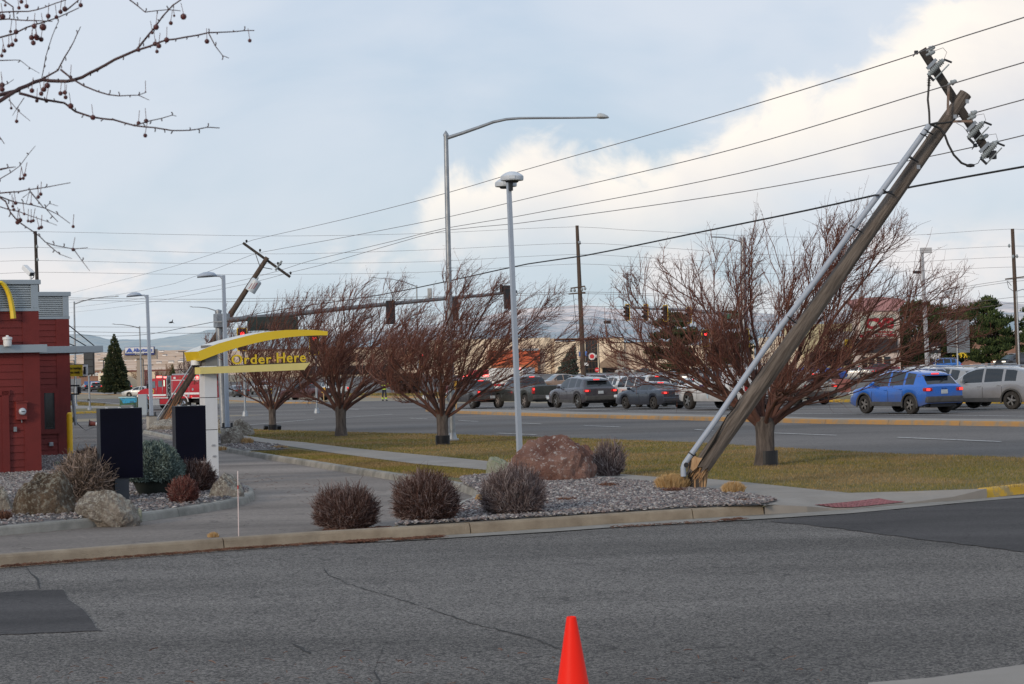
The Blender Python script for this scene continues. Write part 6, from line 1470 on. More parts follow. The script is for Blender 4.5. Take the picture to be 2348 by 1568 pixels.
# ---------------- branches hanging in at the upper left ----------------
def overhang():
    Yb = 6.6; o = Vector((-2.6, Yb + .2, 0)); e = empty('crabapple_tree', o, 0, 'bare crabapple tree reaching in at the upper left with dark little fruit', 'bare tree')
    def W(x, y, d=0.0): return P(x / 2.4875, y / 2.4875, Yb + d) - o
    m = mat('smooth dark red bark', (.035, .014, .014), .6, c2=(.07, .03, .028), scale=12)
    MB().tube([(0, 0, -.1), (.02, 0, .8), (-.05, 0, 1.7), (.05, 0, 2.6), (-.1, 0, 3.6)], [.11, .09, .075, .06, .03], 14).build('trunk', M_trunk, e)
    rs = random.Random(8); S = F / Yb; tips = []
    br = [([(-500, 900), (-200, 700), (0, 575), (110, 505), (240, 455), (380, 465), (470, 440), (560, 390), (700, 320), (780, 285)], 26, 11, 0), ([(-500, 900), (-150, 610), (0, 540), (110, 515)], 20, 16, .03),
          ([(780, 285), (850, 200), (930, 90), (985, 30), (1030, 0), (1060, -40)], 10, 5, 0), ([(780, 285), (850, 265), (940, 232), (1060, 212), (1190, 188), (1330, 182), (1450, 174)], 10, 4, .02), ([(1190, 190), (1230, 260), (1270, 315), (1305, 332)], 5, 3, .02),
          ([(110, 530), (250, 570), (370, 590), (430, 635), (520, 668), (650, 685), (770, 715), (880, 728), (980, 747), (1080, 742), (1180, 725), (1252, 730)], 12, 4, -.03), ([(775, 712), (860, 690), (980, 658), (1005, 662)], 5, 3, -.03),
          ([(240, 455), (330, 400), (345, 370), (400, 280), (460, 152)], 9, 3, .03), ([(240, 450), (262, 320), (300, 210), (335, 120)], 4, 3, .05), ([(345, 400), (410, 445), (480, 490), (560, 525), (680, 550), (790, 540), (832, 527)], 9, 3, -.05), ([(790, 540), (852, 572)], 4, 2, -.05),
          ([(-300, 250), (0, 215), (80, 190), (150, 155), (270, 118), (380, 80), (450, 45)], 12, 4, .02), ([(-300, 60), (0, 70), (160, 68), (260, 42), (370, 0), (420, -30)], 9, 4, .0), ([(-300, 130), (0, 110), (100, 112), (200, 118), (300, 122)], 9, 4, .05), ([(-100, -60), (20, 0), (75, 40), (80, 105)], 8, 5, .02),
          ([(380, 60), (440, 5), (470, -30)], 7, 4, .0), ([(740, 0), (830, 68), (960, 58), (1030, 62)], 6, 3, .06), ([(720, -20), (745, 5)], 6, 6, .06), ([(0, 345), (110, 340), (170, 385), (225, 418)], 5, 2, .05),
          ([(-200, 1180), (0, 1022), (60, 985), (112, 948), (160, 880), (202, 832)], 8, 2, 0), ([(-300, 1150), (0, 1102), (160, 1085), (260, 1066), (330, 1055), (402, 1042)], 10, 3, .02), ([(-200, 1000), (0, 1130), (30, 1150), (60, 1210), (100, 1260), (190, 1320), (260, 1380), (360, 1412), (420, 1420), (500, 1412)], 10, 3, 0),
          ([(420, 1425), (470, 1490), (512, 1545)], 4, 2, 0), ([(270, 1390), (340, 1450), (410, 1475)], 5, 2, 0), ([(0, 1120), (90, 1155), (180, 1168), (260, 1190), (330, 1265)], 6, 3, .03), ([(170, 1090), (210, 1140), (250, 1185), (330, 1225), (400, 1275)], 6, 3, .03), ([(0, 1180), (100, 1205), (220, 1245), (325, 1285)], 5, 2, .05), ([(255, 1190), (285, 1160), (330, 1175)], 4, 2, .03),
          ([(-60, 700), (0, 790), (25, 820)], 5, 3, 0), ([(50, 570), (110, 635), (172, 690)], 4, 2, .02), ([(140, 560), (100, 610), (70, 660)], 4, 2, .02), ([(0, 495), (40, 480), (80, 452)], 4, 2, .02), ([(0, 965), (90, 952)], 9, 3, -.25), ([(130, 1125), (165, 1100), (150, 1160)], 4, 2, .03)]
    for k, (pts, w0, w1, d) in enumerate(br):
        q = [];
        for a, b_ in zip(pts, pts[1:]):
            n = max(1, int(math.dist(a, b_) / 45))
            for i in range(n): t = i / n; q.append((a[0] + (b_[0] - a[0]) * t + rs.uniform(-3, 3), a[1] + (b_[1] - a[1]) * t + rs.uniform(-3, 3)))
        q.append(pts[-1]); n = len(q); Wq = [W(x, y, d + .05 * math.sin(i * .4 + k)) for i, (x, y) in enumerate(q)]
        rad = [1.35 * (w0 + (w1 - w0) * (i / (n - 1)) ** .8) / 2.4875 / S / 2 for i in range(n)]
        c = MB().tube(Wq, rad, 8)
        for i in range(1, n - 1):
            if rs.random() < .85:
                s = rs.choice((-1, 1)); l = rs.uniform(6, 24); x, y = q[i]; a2 = W(x, y, d); b2 = W(x + rs.uniform(-10, 10), y + s * l, d + rs.uniform(-.02, .02)); c.tube([a2, (a2 + b2) / 2 + Vector((.002, 0, 0)), b2], [.0022, .0018, .0022], 5)
        c.build('branch', m, e)
    fruit = [(460, 30, 11), (370, 52, 13), (345, 68, 11), (275, 92, 12), (322, 98, 10), (152, 36, 11), (108, 45, 9), (122, 10, 10), (30, 30, 7), (245, 155, 17), (195, 150, 13), (92, 182, 12), (60, 180, 8), (90, 230, 10), (180, 215, 13), (210, 215, 14), (235, 225, 12), (190, 245, 12), (205, 205, 10), (70, 255, 11), (50, 262, 9), (25, 290, 10), (10, 318, 9), (15, 95, 14), (12, 485, 13), (12, 510, 13), (182, 517, 12), (235, 535, 11), (270, 488, 14), (250, 510, 13), (265, 575, 10), (210, 575, 9), (345, 533, 11), (370, 528, 11), (374, 555, 10), (402, 440, 9), (403, 605, 14), (530, 670, 13), (790, 702, 10), (833, 690, 11), (828, 773, 10), (890, 155, 14), (868, 188, 7), (974, 132, 10), (1046, 95, 15), (993, 90, 6), (885, 250, 12), (906, 262, 12), (895, 294, 9), (950, 228, 13), (1180, 236, 12), (1424, 232, 9), (95, 692, 9), (64, 617, 7), (115, 1020, 8), (133, 1017, 8), (142, 998, 9), (232, 1107, 9), (218, 1124, 9), (90, 1158, 9), (72, 1177, 7), (79, 1196, 8), (176, 1163, 6), (138, 1220, 7), (100, 1268, 11), (115, 1255, 11), (160, 1260, 7), (177, 1263, 8), (190, 1258, 8), (222, 1302, 8), (236, 1296, 9), (417, 1292, 8), (417, 1423, 9), (790, 285, 10), (830, 525, 4)]
    mf = mat('dark crabapple fruit', (.045, .010, .012), .45, c2=(.10, .02, .02), scale=30)
    for x, y, r_ in fruit:
        c = MB(); p = W(x, y, rs.uniform(-.04, .02)); rr = 1.2 * r_ / 2.4875 / S; c.lathe([(.0005, -rr), (rr * .6, -rr * .85), (rr, -rr * .2), (rr * .9, rr * .5), (rr * .35, rr * .95), (.0005, rr * .9)], p, 12)
        c.tube([p + Vector((0, 0, rr)), p + Vector((rs.uniform(-.008, .008), 0, rr + .035))], .0012, 4); c.build('crabapple', mf, e)
overhang()
# ---------------- vehicles ----------------
M_glass = mat('car glass', (.018, .022, .026), .06, var=.2, scale=1, spec=.7)
M_glassb = mat('windscreen with painted reflection', (.12, .16, .19), .08, var=.3, scale=1, spec=.7)  # pale base colour paints in a reflection on the glass
M_trim = mat('grey plastic trim', (.035, .035, .036), .7, c2=(.075, .07, .065), scale=4)
M_rim = mat('alloy rim', (.30, .30, .29), .4, .6, c2=(.16, .15, .14), scale=12)
M_tail = mat('red tail lamp', (.35, .012, .012), .25); M_tlit = mat('lit brake lamp', (.6, .02, .02), .3, emit=(1, .05, .04), es=1.6)
M_head = mat('clear headlamp', (.55, .58, .60), .15); M_hlit = mat('lit headlamp', (.8, .8, .7), .2, emit=(1, .9, .7), es=1.2)
M_plate = mat('licence plate', (.42, .45, .47), .5, var=.2, scale=14); M_chrome = mat('chrome', (.6, .6, .62), .15, .95, var=.03)
def paint(name, c, dirt=(.11, .09, .075), rough=.22, amt=.5):
    key = 'paint ' + name
    if key in MT: return MT[key]
    m = bpy.data.materials.new(key); m.use_nodes = True; nt = m.node_tree; N, L, b = nodes_of(m)
    tc = N.new('ShaderNodeTexCoord'); sp = N.new('ShaderNodeSeparateXYZ'); L(tc.outputs['Object'], sp.inputs[0])
    nz = N.new('ShaderNodeTexNoise'); nz.inputs['Scale'].default_value = 2.2; nz.inputs['Detail'].default_value = 6; L(tc.outputs['Object'], nz.inputs[0])
    a = N.new('ShaderNodeMath'); a.operation = 'MULTIPLY_ADD'; L(nz.outputs['Fac'], a.inputs[0]); a.inputs[1].default_value = .9; L(sp.outputs[2], a.inputs[2])
    mr = N.new('ShaderNodeMapRange'); mr.interpolation_type = 'SMOOTHSTEP'; L(a.outputs[0], mr.inputs[0]); mr.inputs[1].default_value = 1.45; mr.inputs[2].default_value = .65; mr.inputs[3].default_value = 0.04; mr.inputs[4].default_value = amt
    mx = N.new('ShaderNodeMix'); mx.data_type = 'RGBA'; L(mr.outputs[0], mx.inputs[0]); mx.inputs[6].default_value = (*c, 1); mx.inputs[7].default_value = (*dirt, 1)
    L(mx.outputs[2], b.inputs['Base Color']); m2 = N.new('ShaderNodeMapRange'); L(mr.outputs[0], m2.inputs[0]); m2.inputs[3].default_value = rough; m2.inputs[4].default_value = .8; L(m2.outputs[0], b.inputs['Roughness'])
    b.inputs['Coat Weight'].default_value = .8; b.inputs['Coat Roughness'].default_value = .06; b.inputs['Metallic'].default_value = .15
    MT[key] = m; return m
SUV = dict(L=4.65, W=1.88, H=1.70, wr=.36, yw=(.92, 3.62), zs=[(0, 1.0), (.06, 1.07), (1.0, 1.10), (2.2, 1.05), (3.5, 1.01), (3.75, 1.02), (4.35, .90), (4.6, .74), (4.65, .62)],
           roof=[(.03, 1.07), (.12, 1.14), (.42, 1.45), (.58, 1.555), (.9, 1.615), (1.6, 1.665), (2.2, 1.68), (2.6, 1.64), (2.95, 1.53), (3.35, 1.27), (3.72, 1.02), (3.8, 1.0)], win=[(.72, 1.22), (1.34, 2.12), (2.22, 3.12)], rw=(.12, .50), ws=(2.90, 3.70), tl='mid', rails=True, flare=True)
BIG = dict(SUV, L=5.2, W=2.0, H=1.86, wr=.39, yw=(1.05, 4.0), zs=[(0, 1.05), (.06, 1.12), (1.0, 1.14), (4.0, 1.12), (4.9, 1.02), (5.15, .85), (5.2, .7)],
           roof=[(.03, 1.12), (.08, 1.2), (.24, 1.68), (.36, 1.78), (.7, 1.82), (2.0, 1.85), (3.0, 1.82), (3.3, 1.74), (3.7, 1.42), (4.0, 1.14), (4.1, 1.1)], win=[(.45, 1.45), (1.58, 2.5), (2.6, 3.5)], rw=(.07, .30), ws=(3.3, 4.0))
SED = dict(L=4.8, W=1.79, H=1.44, wr=.32, yw=(.98, 3.69), zs=[(0, .90), (.06, .98), (.7, 1.0), (1.1, .97), (3.5, .95), (4.4, .82), (4.72, .68), (4.8, .56)],
           roof=[(.78, .98), (.9, 1.03), (1.3, 1.24), (1.62, 1.36), (1.95, 1.41), (2.4, 1.425), (2.75, 1.38), (3.2, 1.17), (3.6, .96), (3.7, .93)], win=[(1.15, 1.42), (1.50, 2.25), (2.33, 3.2)], rw=(.84, 1.56), ws=(2.76, 3.58), tl='mid', rails=False, flare=False)
PU = dict(L=5.85, W=2.03, H=1.95, wr=.41, yw=(1.15, 4.85), zs=[(0, 1.28), (.05, 1.32), (1.85, 1.33), (4.5, 1.28), (5.5, 1.18), (5.8, 1.0), (5.85, .8)],
          roof=[(1.80, 1.33), (1.84, 1.36), (1.98, 1.80), (2.10, 1.90), (2.7, 1.95), (3.4, 1.92), (3.62, 1.84), (4.0, 1.55), (4.38, 1.30), (4.5, 1.27)], win=[(2.16, 2.98), (3.08, 4.02)], rw=(1.86, 2.04), ws=(3.64, 4.36), tl='tall', rails=False, flare=False, bed=(.06, 1.78))
PUS = dict(PU, L=5.07, W=1.86, H=1.75, wr=.37, yw=(.98, 4.06), zs=[(0, 1.10), (.05, 1.15), (1.5, 1.16), (3.9, 1.10), (4.7, 1.02), (5.0, .88), (5.07, .7)],
           roof=[(1.38, 1.16), (1.42, 1.2), (1.55, 1.6), (1.68, 1.69), (2.3, 1.74), (2.9, 1.72), (3.15, 1.64), (3.5, 1.38), (3.85, 1.13), (3.95, 1.1)], win=[(1.75, 2.5), (2.6, 3.5)], rw=(1.44, 1.6), ws=(3.16, 3.82), bed=(.06, 1.35))
def vehicle(sp, pm, label, cat='car', name='car', lit=True, tl=None, group=None, roofm=None, trim=None, glass=None, head=False, wheelm=None, shell=False, badge=None):
    L_, W, wr = sp['L'], sp['W'] / 2, sp['wr']; H = sp['H']; yr, yf = sp['yw']; glass = glass or M_glass
    e = empty(name, (0, 0, 0), 0, label, cat, group)
    ra = wr * 1.20
    ys = set(np.linspace(0, L_, 44).round(3)) | {.02, L_ - .02}
    for yc in (yr, yf):
        for a in np.linspace(0, math.pi, 13): ys.add(round(yc + math.cos(a) * ra * .999, 3))
    for a, b in sp['win'] + [sp['rw'], sp['ws']]: ys |= {a, b}
    for p in sp['roof']: ys.add(p[0])
    ys = sorted(ys); ys = [y for i, y in enumerate(ys) if i == 0 or y - ys[i - 1] > .012]
    y0r, y1r = sp['roof'][0][0], sp['roof'][-1][0]; Hr = H - interp(L_ / 2, sp['zs']); rings = []; info = []
    sill = .23 if H < 1.6 else (.30 if 'bed' not in sp else .40)
    for y in ys:
        zs = interp(y, sp['zs']); zr = interp(y, sp['roof']) if y0r <= y <= y1r else zs; zr = max(zr, zs); g = min(1, max(0, (zr - zs) / Hr))
        zl = sill + (.10 * max(0, 1 - y / .35) if y < .35 else 0) + (.06 * max(0, 1 - (L_ - y) / .3) if L_ - y < .3 else 0)
        for yc in (yr, yf):
            if abs(y - yc) < ra: zl = max(zl, wr + math.sqrt(max(0, ra * ra - (y - yc) ** 2)) * .98)
        zl = min(zl, zs - .12); w = W
        if y < .45: w *= 1 - .055 * (1 - y / .45) ** 2 * (1 if 'bed' not in sp else .5)
        if L_ - y < .8: w *= 1 - .17 * (1 - (L_ - y) / .8) ** 2.2
        d = zs - zl; Wr = w * (.93 + (.70 - .93) * g)
        h = [(w * .955, zl), (w * .99, zl + .15 * d), (w, zl + .42 * d), (w * .998, zl + .72 * d), (w * .985, zs - .045), (w * .955, zs - .004)]
        if g > .02: h += [(w * .935, zs + .02 * min(1, g * 4)), ((w * .935 + Wr) / 2 + .012, zs + (zr - .07 - zs) * .52), (Wr, zs + max(.03, zr - .07 - zs)), (Wr * .88, max(zs + .035, zr - .018)), (Wr * .45, max(zs + .04, zr - .002)), (0, max(zs + .042, zr))]
        else: h += [(w * .93, zs + .008), (w * .80, zs + .022), (w * .66, zs + .03), (w * .5, zs + .036), (w * .3, zs + .04), (0, zs + .042)]
        rings.append([(-a, b) for a, b in h] + [(a, b) for a, b in h[-2::-1]]); info.append((g, zr - zs))
    n = len(rings[0]); V = [(x, y, z) for y, rg in zip(ys, rings) for x, z in rg]; parts = {'body': [], 'side_window': {}, 'windscreen': [], 'rear_window': [], 'bed': [], 'roof': []}
    for i in range(len(ys) - 1):
        ym = (ys[i] + ys[i + 1]) / 2; dz = min(info[i][1], info[i + 1][1])
        for j in range(n - 1):
            jj = j if j < 11 else 21 - j; f = (i * n + j, (i + 1) * n + j, (i + 1) * n + j + 1, i * n + j + 1); k = 'body'
            if jj in (6, 7) and dz > .12:
                for q, (a, b) in enumerate(sp['win']):
                    if a <= ym <= b: parts['side_window'].setdefault((q, j < 11), []).append(f); k = None
            if k and jj in (9, 10):
                if sp['rw'][0] <= ym <= sp['rw'][1] and dz > .02: k = 'rear_window'
                elif sp['ws'][0] <= ym <= sp['ws'][1] and dz > .02: k = 'windscreen'
            if k == 'body' and jj >= 7 and 'bed' in sp and sp['bed'][0] <= ym <= sp['bed'][1]: k = 'bed'
            if k == 'body' and roofm and jj >= 8 and dz > .3: k = 'roof'
            if k: parts[k].append(f)
    for i0, rev in ((0, False), (len(ys) - 1, True)):
        for j in range(n // 2 - 0):
            a, b, c, d = i0 * n + j, i0 * n + j + 1, i0 * n + n - 2 - j, i0 * n + n - 1 - j
            f = (a, b, c, d) if b != c else (a, b, d); parts['body'].append(f if not rev else tuple(reversed(f)))
    def sub(name, faces, m, thick=0):
        if not faces: return None
        used = sorted({v for f in faces for v in f}); mp = {v: i for i, v in enumerate(used)}
        o = MB().add([V[v] for v in used], [tuple(mp[v] for v in f) for f in faces], 0, True).build(name, m, e, sharp=32); return o
    sub('body', parts['body'], pm); sub('windscreen', parts['windscreen'], glass); sub('rear_window', parts['rear_window'], M_glass); sub('bed', parts['bed'], M_trim); sub('roof', parts['roof'], roofm)
    for f in parts['side_window'].values(): sub('side_window', f, M_glass)
    # floor and wheel housings
    zf = interp(L_ / 2, sp['zs'])
    MB().box((0, L_ / 2, sill + .12), (W * 1.72, L_ - .5, .26)).box((0, L_ / 2, .70), (W * 1.2, L_ - .6, .5)).box((0, .35, sill + .02), (W * 1.1, .3, .12)).build('underbody', M_black, e)
    wm = wheelm or M_rim
    for sx in (-1, 1):
        for yc in (yr, yf):
            t = MB(); wd = .24 if H < 1.9 else .28; t.lathe([(wr * .62, -wd / 2), (wr * .9, -wd / 2), (wr * .985, -wd * .38), (wr, -wd * .2), (wr, wd * .2), (wr * .985, wd * .38), (wr * .9, wd / 2), (wr * .62, wd / 2)], (sx * (W - .13), yc, wr), 28, 'X', cap=False)
            tw_ = t.build('wheel', M_rubber, e); c = MB(); xo = sx * (W - .13 + wd * .42); cx = Vector((xo, yc, wr))
            c.lathe([(wr * .66, -.02), (wr * .66, .012), (wr * .58, .016), (wr * .56, -.03)], cx, 24, 'X', cap=False); c.lathe([(wr * .17, -.02), (wr * .15, .015), (.001, .02)] if sx > 0 else [(.001, -.02), (wr * .15, -.015), (wr * .17, .02)], cx, 14, 'X')
            for q in range(5):
                a = q * 2 * math.pi / 5 + .3; Mx = Matrix.Rotation(a, 3, 'X'); c.box(cx + Mx @ Vector((0, 0, wr * .36)), (.022, wr * .19, wr * .46), M=Mx)
            rm = c.build('rim', wm, tw_); MB().lathe([(.001, 0), (wr * .62, 0)], cx - Vector((sx * .06, 0, 0)), 20, 'X').build('brake', M_black, tw_)
            # dark lip of the wheel arch
            if sp['flare']:
                c = MB(); pts = [(sx * (W + .004), yc + math.cos(a) * ra * 1.02, wr + math.sin(a) * ra * 1.0) for a in np.linspace(-.25, math.pi + .25, 15)]; c.tube(pts, .038, 6); c.build('arch_trim', trim or M_trim, e)
    # lower trim, bumpers, plate
    if sp['flare']:
        for sx in (-1, 1): MB().box((sx * (W - .02), (yr + yf) / 2, sill + .08), (.07, yf - yr - 2 * ra + .02, .17), bev=.02).build('sill_trim', trim or M_trim, e)
    zb = .50 if H < 1.6 else (.55 if 'bed' not in sp else .66)
    bm = M_trim if (sp['flare'] or 'bed' in sp) else pm
    MB().box((0, .035, zb), (W * 1.90, .22, .24), bev=.05).build('rear_bumper', (trim or bm), e); MB().box((0, L_ - .10, zb - .02), (W * 1.58, .26, .26), bev=.07).build('front_bumper', bm, e)
    pz = (.80 if H < 1.6 else .84) if 'bed' not in sp else zb + .02; MB().box((0, -.012 if 'bed' not in sp else -.085, pz), (.31, .02, .155)).build('licence_plate', M_plate, e)
    tz = interp(.05, sp['zs']); tm = M_tlit if lit else M_tail; tl = tl or sp['tl']
    for sx in (-1, 1):
        c = MB()
        if tl == 'tall': c.box((sx * (W * .955 - .05), .05, tz - .26), (.17, .14, .38), bev=.03); o = c.build('tail_lamp', M_tail, e); MB().box((sx * (W * .955 - .05), -.022, tz - .18), (.12, .02, .12), bev=.005).build('lit_bulb', tm, o)
        else:
            c.box((sx * (W * .93 - .12), .07, tz - .13), (.34, .20, .145), bev=.04); o = c.build('tail_lamp', M_tail, e); MB().box((sx * (W * .93 - .07), -.032, tz - .13), (.17, .02, .09), bev=.005).build('lit_bulb', tm, o)
        y = L_ - .16; z = interp(L_ - .25, sp['zs']) - .09; c = MB(); c.box((sx * (W * .80), y - .02, z), (.34, .30, .15), bev=.05); c.build('headlamp', M_hlit if head else M_head, e)
        c = MB(); ym = sp['win'][-1][1] - .12; zm = interp(ym, sp['zs']) + .10; c.box((sx * (W + .10), ym, zm), (.20, .10, .15), bev=.04); c.box((sx * (W + .0), ym, zm - .05), (.12, .05, .04)); c.build('mirror', M_black if head else pm, e)
        for q, (a, b) in enumerate(sp['win'][-2:]):
            MB().box((sx * (W + .004), a + .10, interp(a, sp['zs']) - .14), (.03, .17, .035), bev=.01).build('door_handle', pm, e)
        c = MB()
        for yy in {sp['win'][-1][0] - .05, sp['win'][-1][1] + .02, sp['win'][-2][0] - .02}:
            zs = interp(yy, sp['zs']); c.tube([(sx * W * .992, yy, sill + .10), (sx * W * 1.001, yy, sill + (zs - sill) * .45), (sx * W * .9995, yy, sill + (zs - sill) * .72), (sx * W * .958, yy, zs)], .0075, 4)
        c.build('door_gap', M_black, e)
    MB().box((0, L_ - .05, interp(L_ - .1, sp['zs']) - .12), (W * 1.0, .10, .16), bev=.02).build('grille', M_black, e)
    y3 = sp['rw'][1] + .03; MB().box((0, y3 - .03, interp(y3, sp['roof']) + .0), (.34, .05, .035), bev=.005).build('brake_light', tm, e)
    if sp['rails']:
        for sx in (-1, 1): MB().tube([(sx * W * .66, .6, H - .06), (sx * W * .68, .75, H + .01), (sx * W * .68, 2.4, H + .02), (sx * W * .66, 2.7, H - .06)], .02, 6).build('roof_rail', M_chrome if trim is None else M_black, e)
        MB().box((0, .33, interp(.40, sp['roof']) + .03), (W * 1.2, .22, .03), bev=.01).build('spoiler', pm, e)
        MB().tube([(-.05, .16, tz + .16), (.35, .27, tz + .28)], .012, 5).build('wiper', M_black, e)
    if shell:
        y0, y1, z0, z1 = .05, sp['roof'][2][0] + .1, interp(1, sp['zs']), H + .05
        c = MB(); vs = []
        for y, w_, zt in ((y0, .90, z1 - .12), (y0 + .12, .92, z1 - .03), ((y0 + y1) / 2, .93, z1), (y1, .90, z1 - .04)):
            vs += [(-W * .95, y, z0), (-W * w_ * .93, y, zt - .16), (-W * w_ * .78, y, zt - .02), (0, y, zt), (W * w_ * .78, y, zt - .02), (W * w_ * .93, y, zt - .16), (W * .95, y, z0)]
        fs = [(i * 7 + j, (i + 1) * 7 + j, (i + 1) * 7 + j + 1, i * 7 + j + 1) for i in range(3) for j in range(6)] + [tuple(range(7)), tuple(27 - j for j in range(7))]
        c.add(vs, fs, 0, True); c.build('bed_cap', pm, e, sharp=30)
        MB().box((0, y0 - .012, z0 + .33), (W * 1.3, .02, .36)).build('cap_window', M_glass, e); MB().box((-W * .955, (y0 + y1) / 2, z0 + .30), (.03, 1.1, .03)).build('cap_trim', M_black, e)
        c = MB(); c.box((0, y1 + .5, H + .12), (1.3, .25, .10), bev=.02); c.build('light_bar', mat('amber light bar', (.5, .33, .25), .4), e)
        for yy in (y0 + .3, y1 - .3): c = MB(); c.box((0, yy, z1 + .10), (W * 1.7, .05, .05)); c.build('roof_rack', M_chrome, e)
    e['_o'] = (0.0, L_ / 2); return e
def put(e, px=None, py=None, h=-26, at=None, ref='rl', sp=None, s=1.0, loc=None):
    """heading h in degrees, 0 = straight away from the viewer"""
    th = R(h); Rm = Matrix.Rotation(-th, 3, 'Z'); sp = sp or SUV; W = sp['W'] / 2 - .05
    o = {'rl': Vector((-W, sp['yw'][0], 0)), 'fl': Vector((-W, sp['yw'][1], 0)), 'rr': Vector((W, sp['yw'][0], 0)), 'c': Vector((0, sp['L'] / 2, 0))}[ref]
    w = gp(px, py) if py is not None else base_at(px, at)
    w = w - Rm @ (o * s); z = (G(w.x, w.y) + w.z) / 2; f = Rm @ Vector((0, sp['L'] * .5, 0)); c_ = w + f
    w.z = G(c_.x, c_.y) - .0 if py is None else w.z; e.location = (w.x, w.y, w.z + .004); e.rotation_euler = (0, 0, -th); e.scale = (s, s, s)
    if '_o' in e: del e['_o']
    return e
gq = 'cars queued in the far lanes'
W_ = paint('white', (.66, .66, .64)); SIL = paint('silver', (.30, .30, .30)); BLK = paint('black', (.02, .02, .022)); MAR = paint('maroon', (.12, .012, .018), amt=.3); GRY = paint('grey', (.10, .105, .115))
# front row, right to left
c = vehicle(SUV, paint('bright silver', (.27, .275, .285), amt=.6), 'silver crossover at the right edge with roof rails', group=gq); put(c, 2319, 939, -46, sp=SUV, s=1.04)
# filler cap outline and side lamp
c = vehicle(dict(SUV, H=1.67), paint('vivid blue', (.008, .13, .55), amt=.6), 'bright blue dusty crossover with dark wheel arches, second from the right', group=gq, wheelm=mat('dusty dark rim', (.14, .13, .12), .6)); put(c, 2087, 949.5, -29, sp=SUV, s=1.02)
text_fit('badge', 'Jeep', M_black, c, -.13, .13, .93, .99, .0, .01)
c = vehicle(dict(SUV, L=4.8, H=1.66), paint('champagne', (.34, .32, .28)), 'beige silver wagon behind the trunk of the large bare tree', group=gq); put(c, 1824, 929.5, -27, sp=SUV, s=1.07)
c = vehicle(PU, paint('fleet white', (.68, .68, .67), amt=.45), 'white work pickup with a bed cap and blue company emblem', 'pickup truck', 'pickup_truck', group=gq, shell=True); put(c, 1679, 940.5, -28, sp=PU, s=1.04)
def side_decal(e, sp):
    W = sp['W'] / 2 + .012; m = mat('violet emblem', (.03, .025, .16), .5); o = MB(); y, z = 3.62, 1.02
    o.prism([(-W, y + .22, z - .12), (-W, y - .14, z - .16), (-W, y - .24, z + .14), (-W, y + .14, z + .18)], (-.006, 0, 0)); o.build('emblem', m, e)
    t = text_fit('emblem_letters', 'TDS', M_white, e, 0, .26, -.06, .06, 0, .004)
    for v in t.data.vertices: v.co = Vector((-W - .012, y + .13 - v.co.x, z + v.co.z + .01))
    lb = mat('pale blue swirl', (.25, .50, .66), .5)
    for pts in ([(4.9, 1.1), (4.6, .98), (4.35, 1.12), (4.15, 1.0)], [(3.1, .55), (3.2, .9), (3.0, 1.2)], [(2.55, .6), (2.7, .95), (2.45, 1.25)], [(2.0, .55), (1.85, .9), (2.05, 1.25)]):
        MB().tube([(-W, a, b) for a, b in pts], .012, 4).build('swirl_line', lb, e)
side_decal(c, PU)
c = vehicle(SED, paint('dark blue', (.010, .018, .036), amt=.22), 'dark blue four door sedan in the middle of the queue', group=gq, wheelm=mat('dark steel wheel', (.06, .055, .05), .7)); put(c, 1498, 938, -29, sp=SED, s=1.02)
SH = dict(SUV, L=4.9, W=1.93, H=1.74); c = vehicle(SH, paint('mauve grey', (.040, .036, .046), amt=.25), 'dark purplish grey family crossover left of the dark blue sedan', group=gq); put(c, 1325, 936.2, -24, sp=SH, s=1.08)
c = vehicle(PU, paint('dark olive grey', (.026, .030, .026), dirt=(.09, .075, .06), amt=.45), 'large muddy olive grey pickup behind the blue grey lamp post', 'pickup truck', 'pickup_truck', group=gq, wheelm=mat('mud coated rim', (.22, .19, .17), .8)); put(c, 1203, 935.5, -26, sp=PU, s=1.02)
c = vehicle(PUS, paint('slate grey', (.045, .048, .056), amt=.25), 'small slate grey pickup with a blank dark tailgate, leftmost of the queue', 'pickup truck', 'pickup_truck', group=gq); put(c, 1082, 937, -25, sp=PUS, s=1.07)
# second row
c = vehicle(BIG, paint('pearl white', (.62, .61, .58)), 'pearl white family crossover behind the dark blue sedan', group=gq); put(c, 1462, 933.5, -26, sp=BIG, s=.98)
c = vehicle(SUV, W_, 'small white crossover partly hidden left of the pearl white one', group=gq, lit=False); put(c, 1408, 922, -22, sp=SUV, s=1.1)
c = vehicle(SUV, SIL, 'silver crossover between the bright blue one and the silver one at the right edge', group=gq); put(c, 2188, 934, -30, sp=SUV, s=1.07)
c = vehicle(SED, W_, 'white sedan hidden behind the nose of the white work pickup', group=gq); put(c, 1578, 918, -24, sp=SED, s=1.1)
c = vehicle(SUV, W_, 'white crossover whose roof shows over the bright blue one', group=gq); put(c, 2120, 921, -30, sp=SUV, s=1.1)
c = vehicle(PU, W_, 'white pickup whose roof shows above the silver crossover', 'pickup truck', 'pickup_truck', group=gq, shell=True); put(c, 2226, None, -50, at=112, sp=PU, ref='c', s=.92)
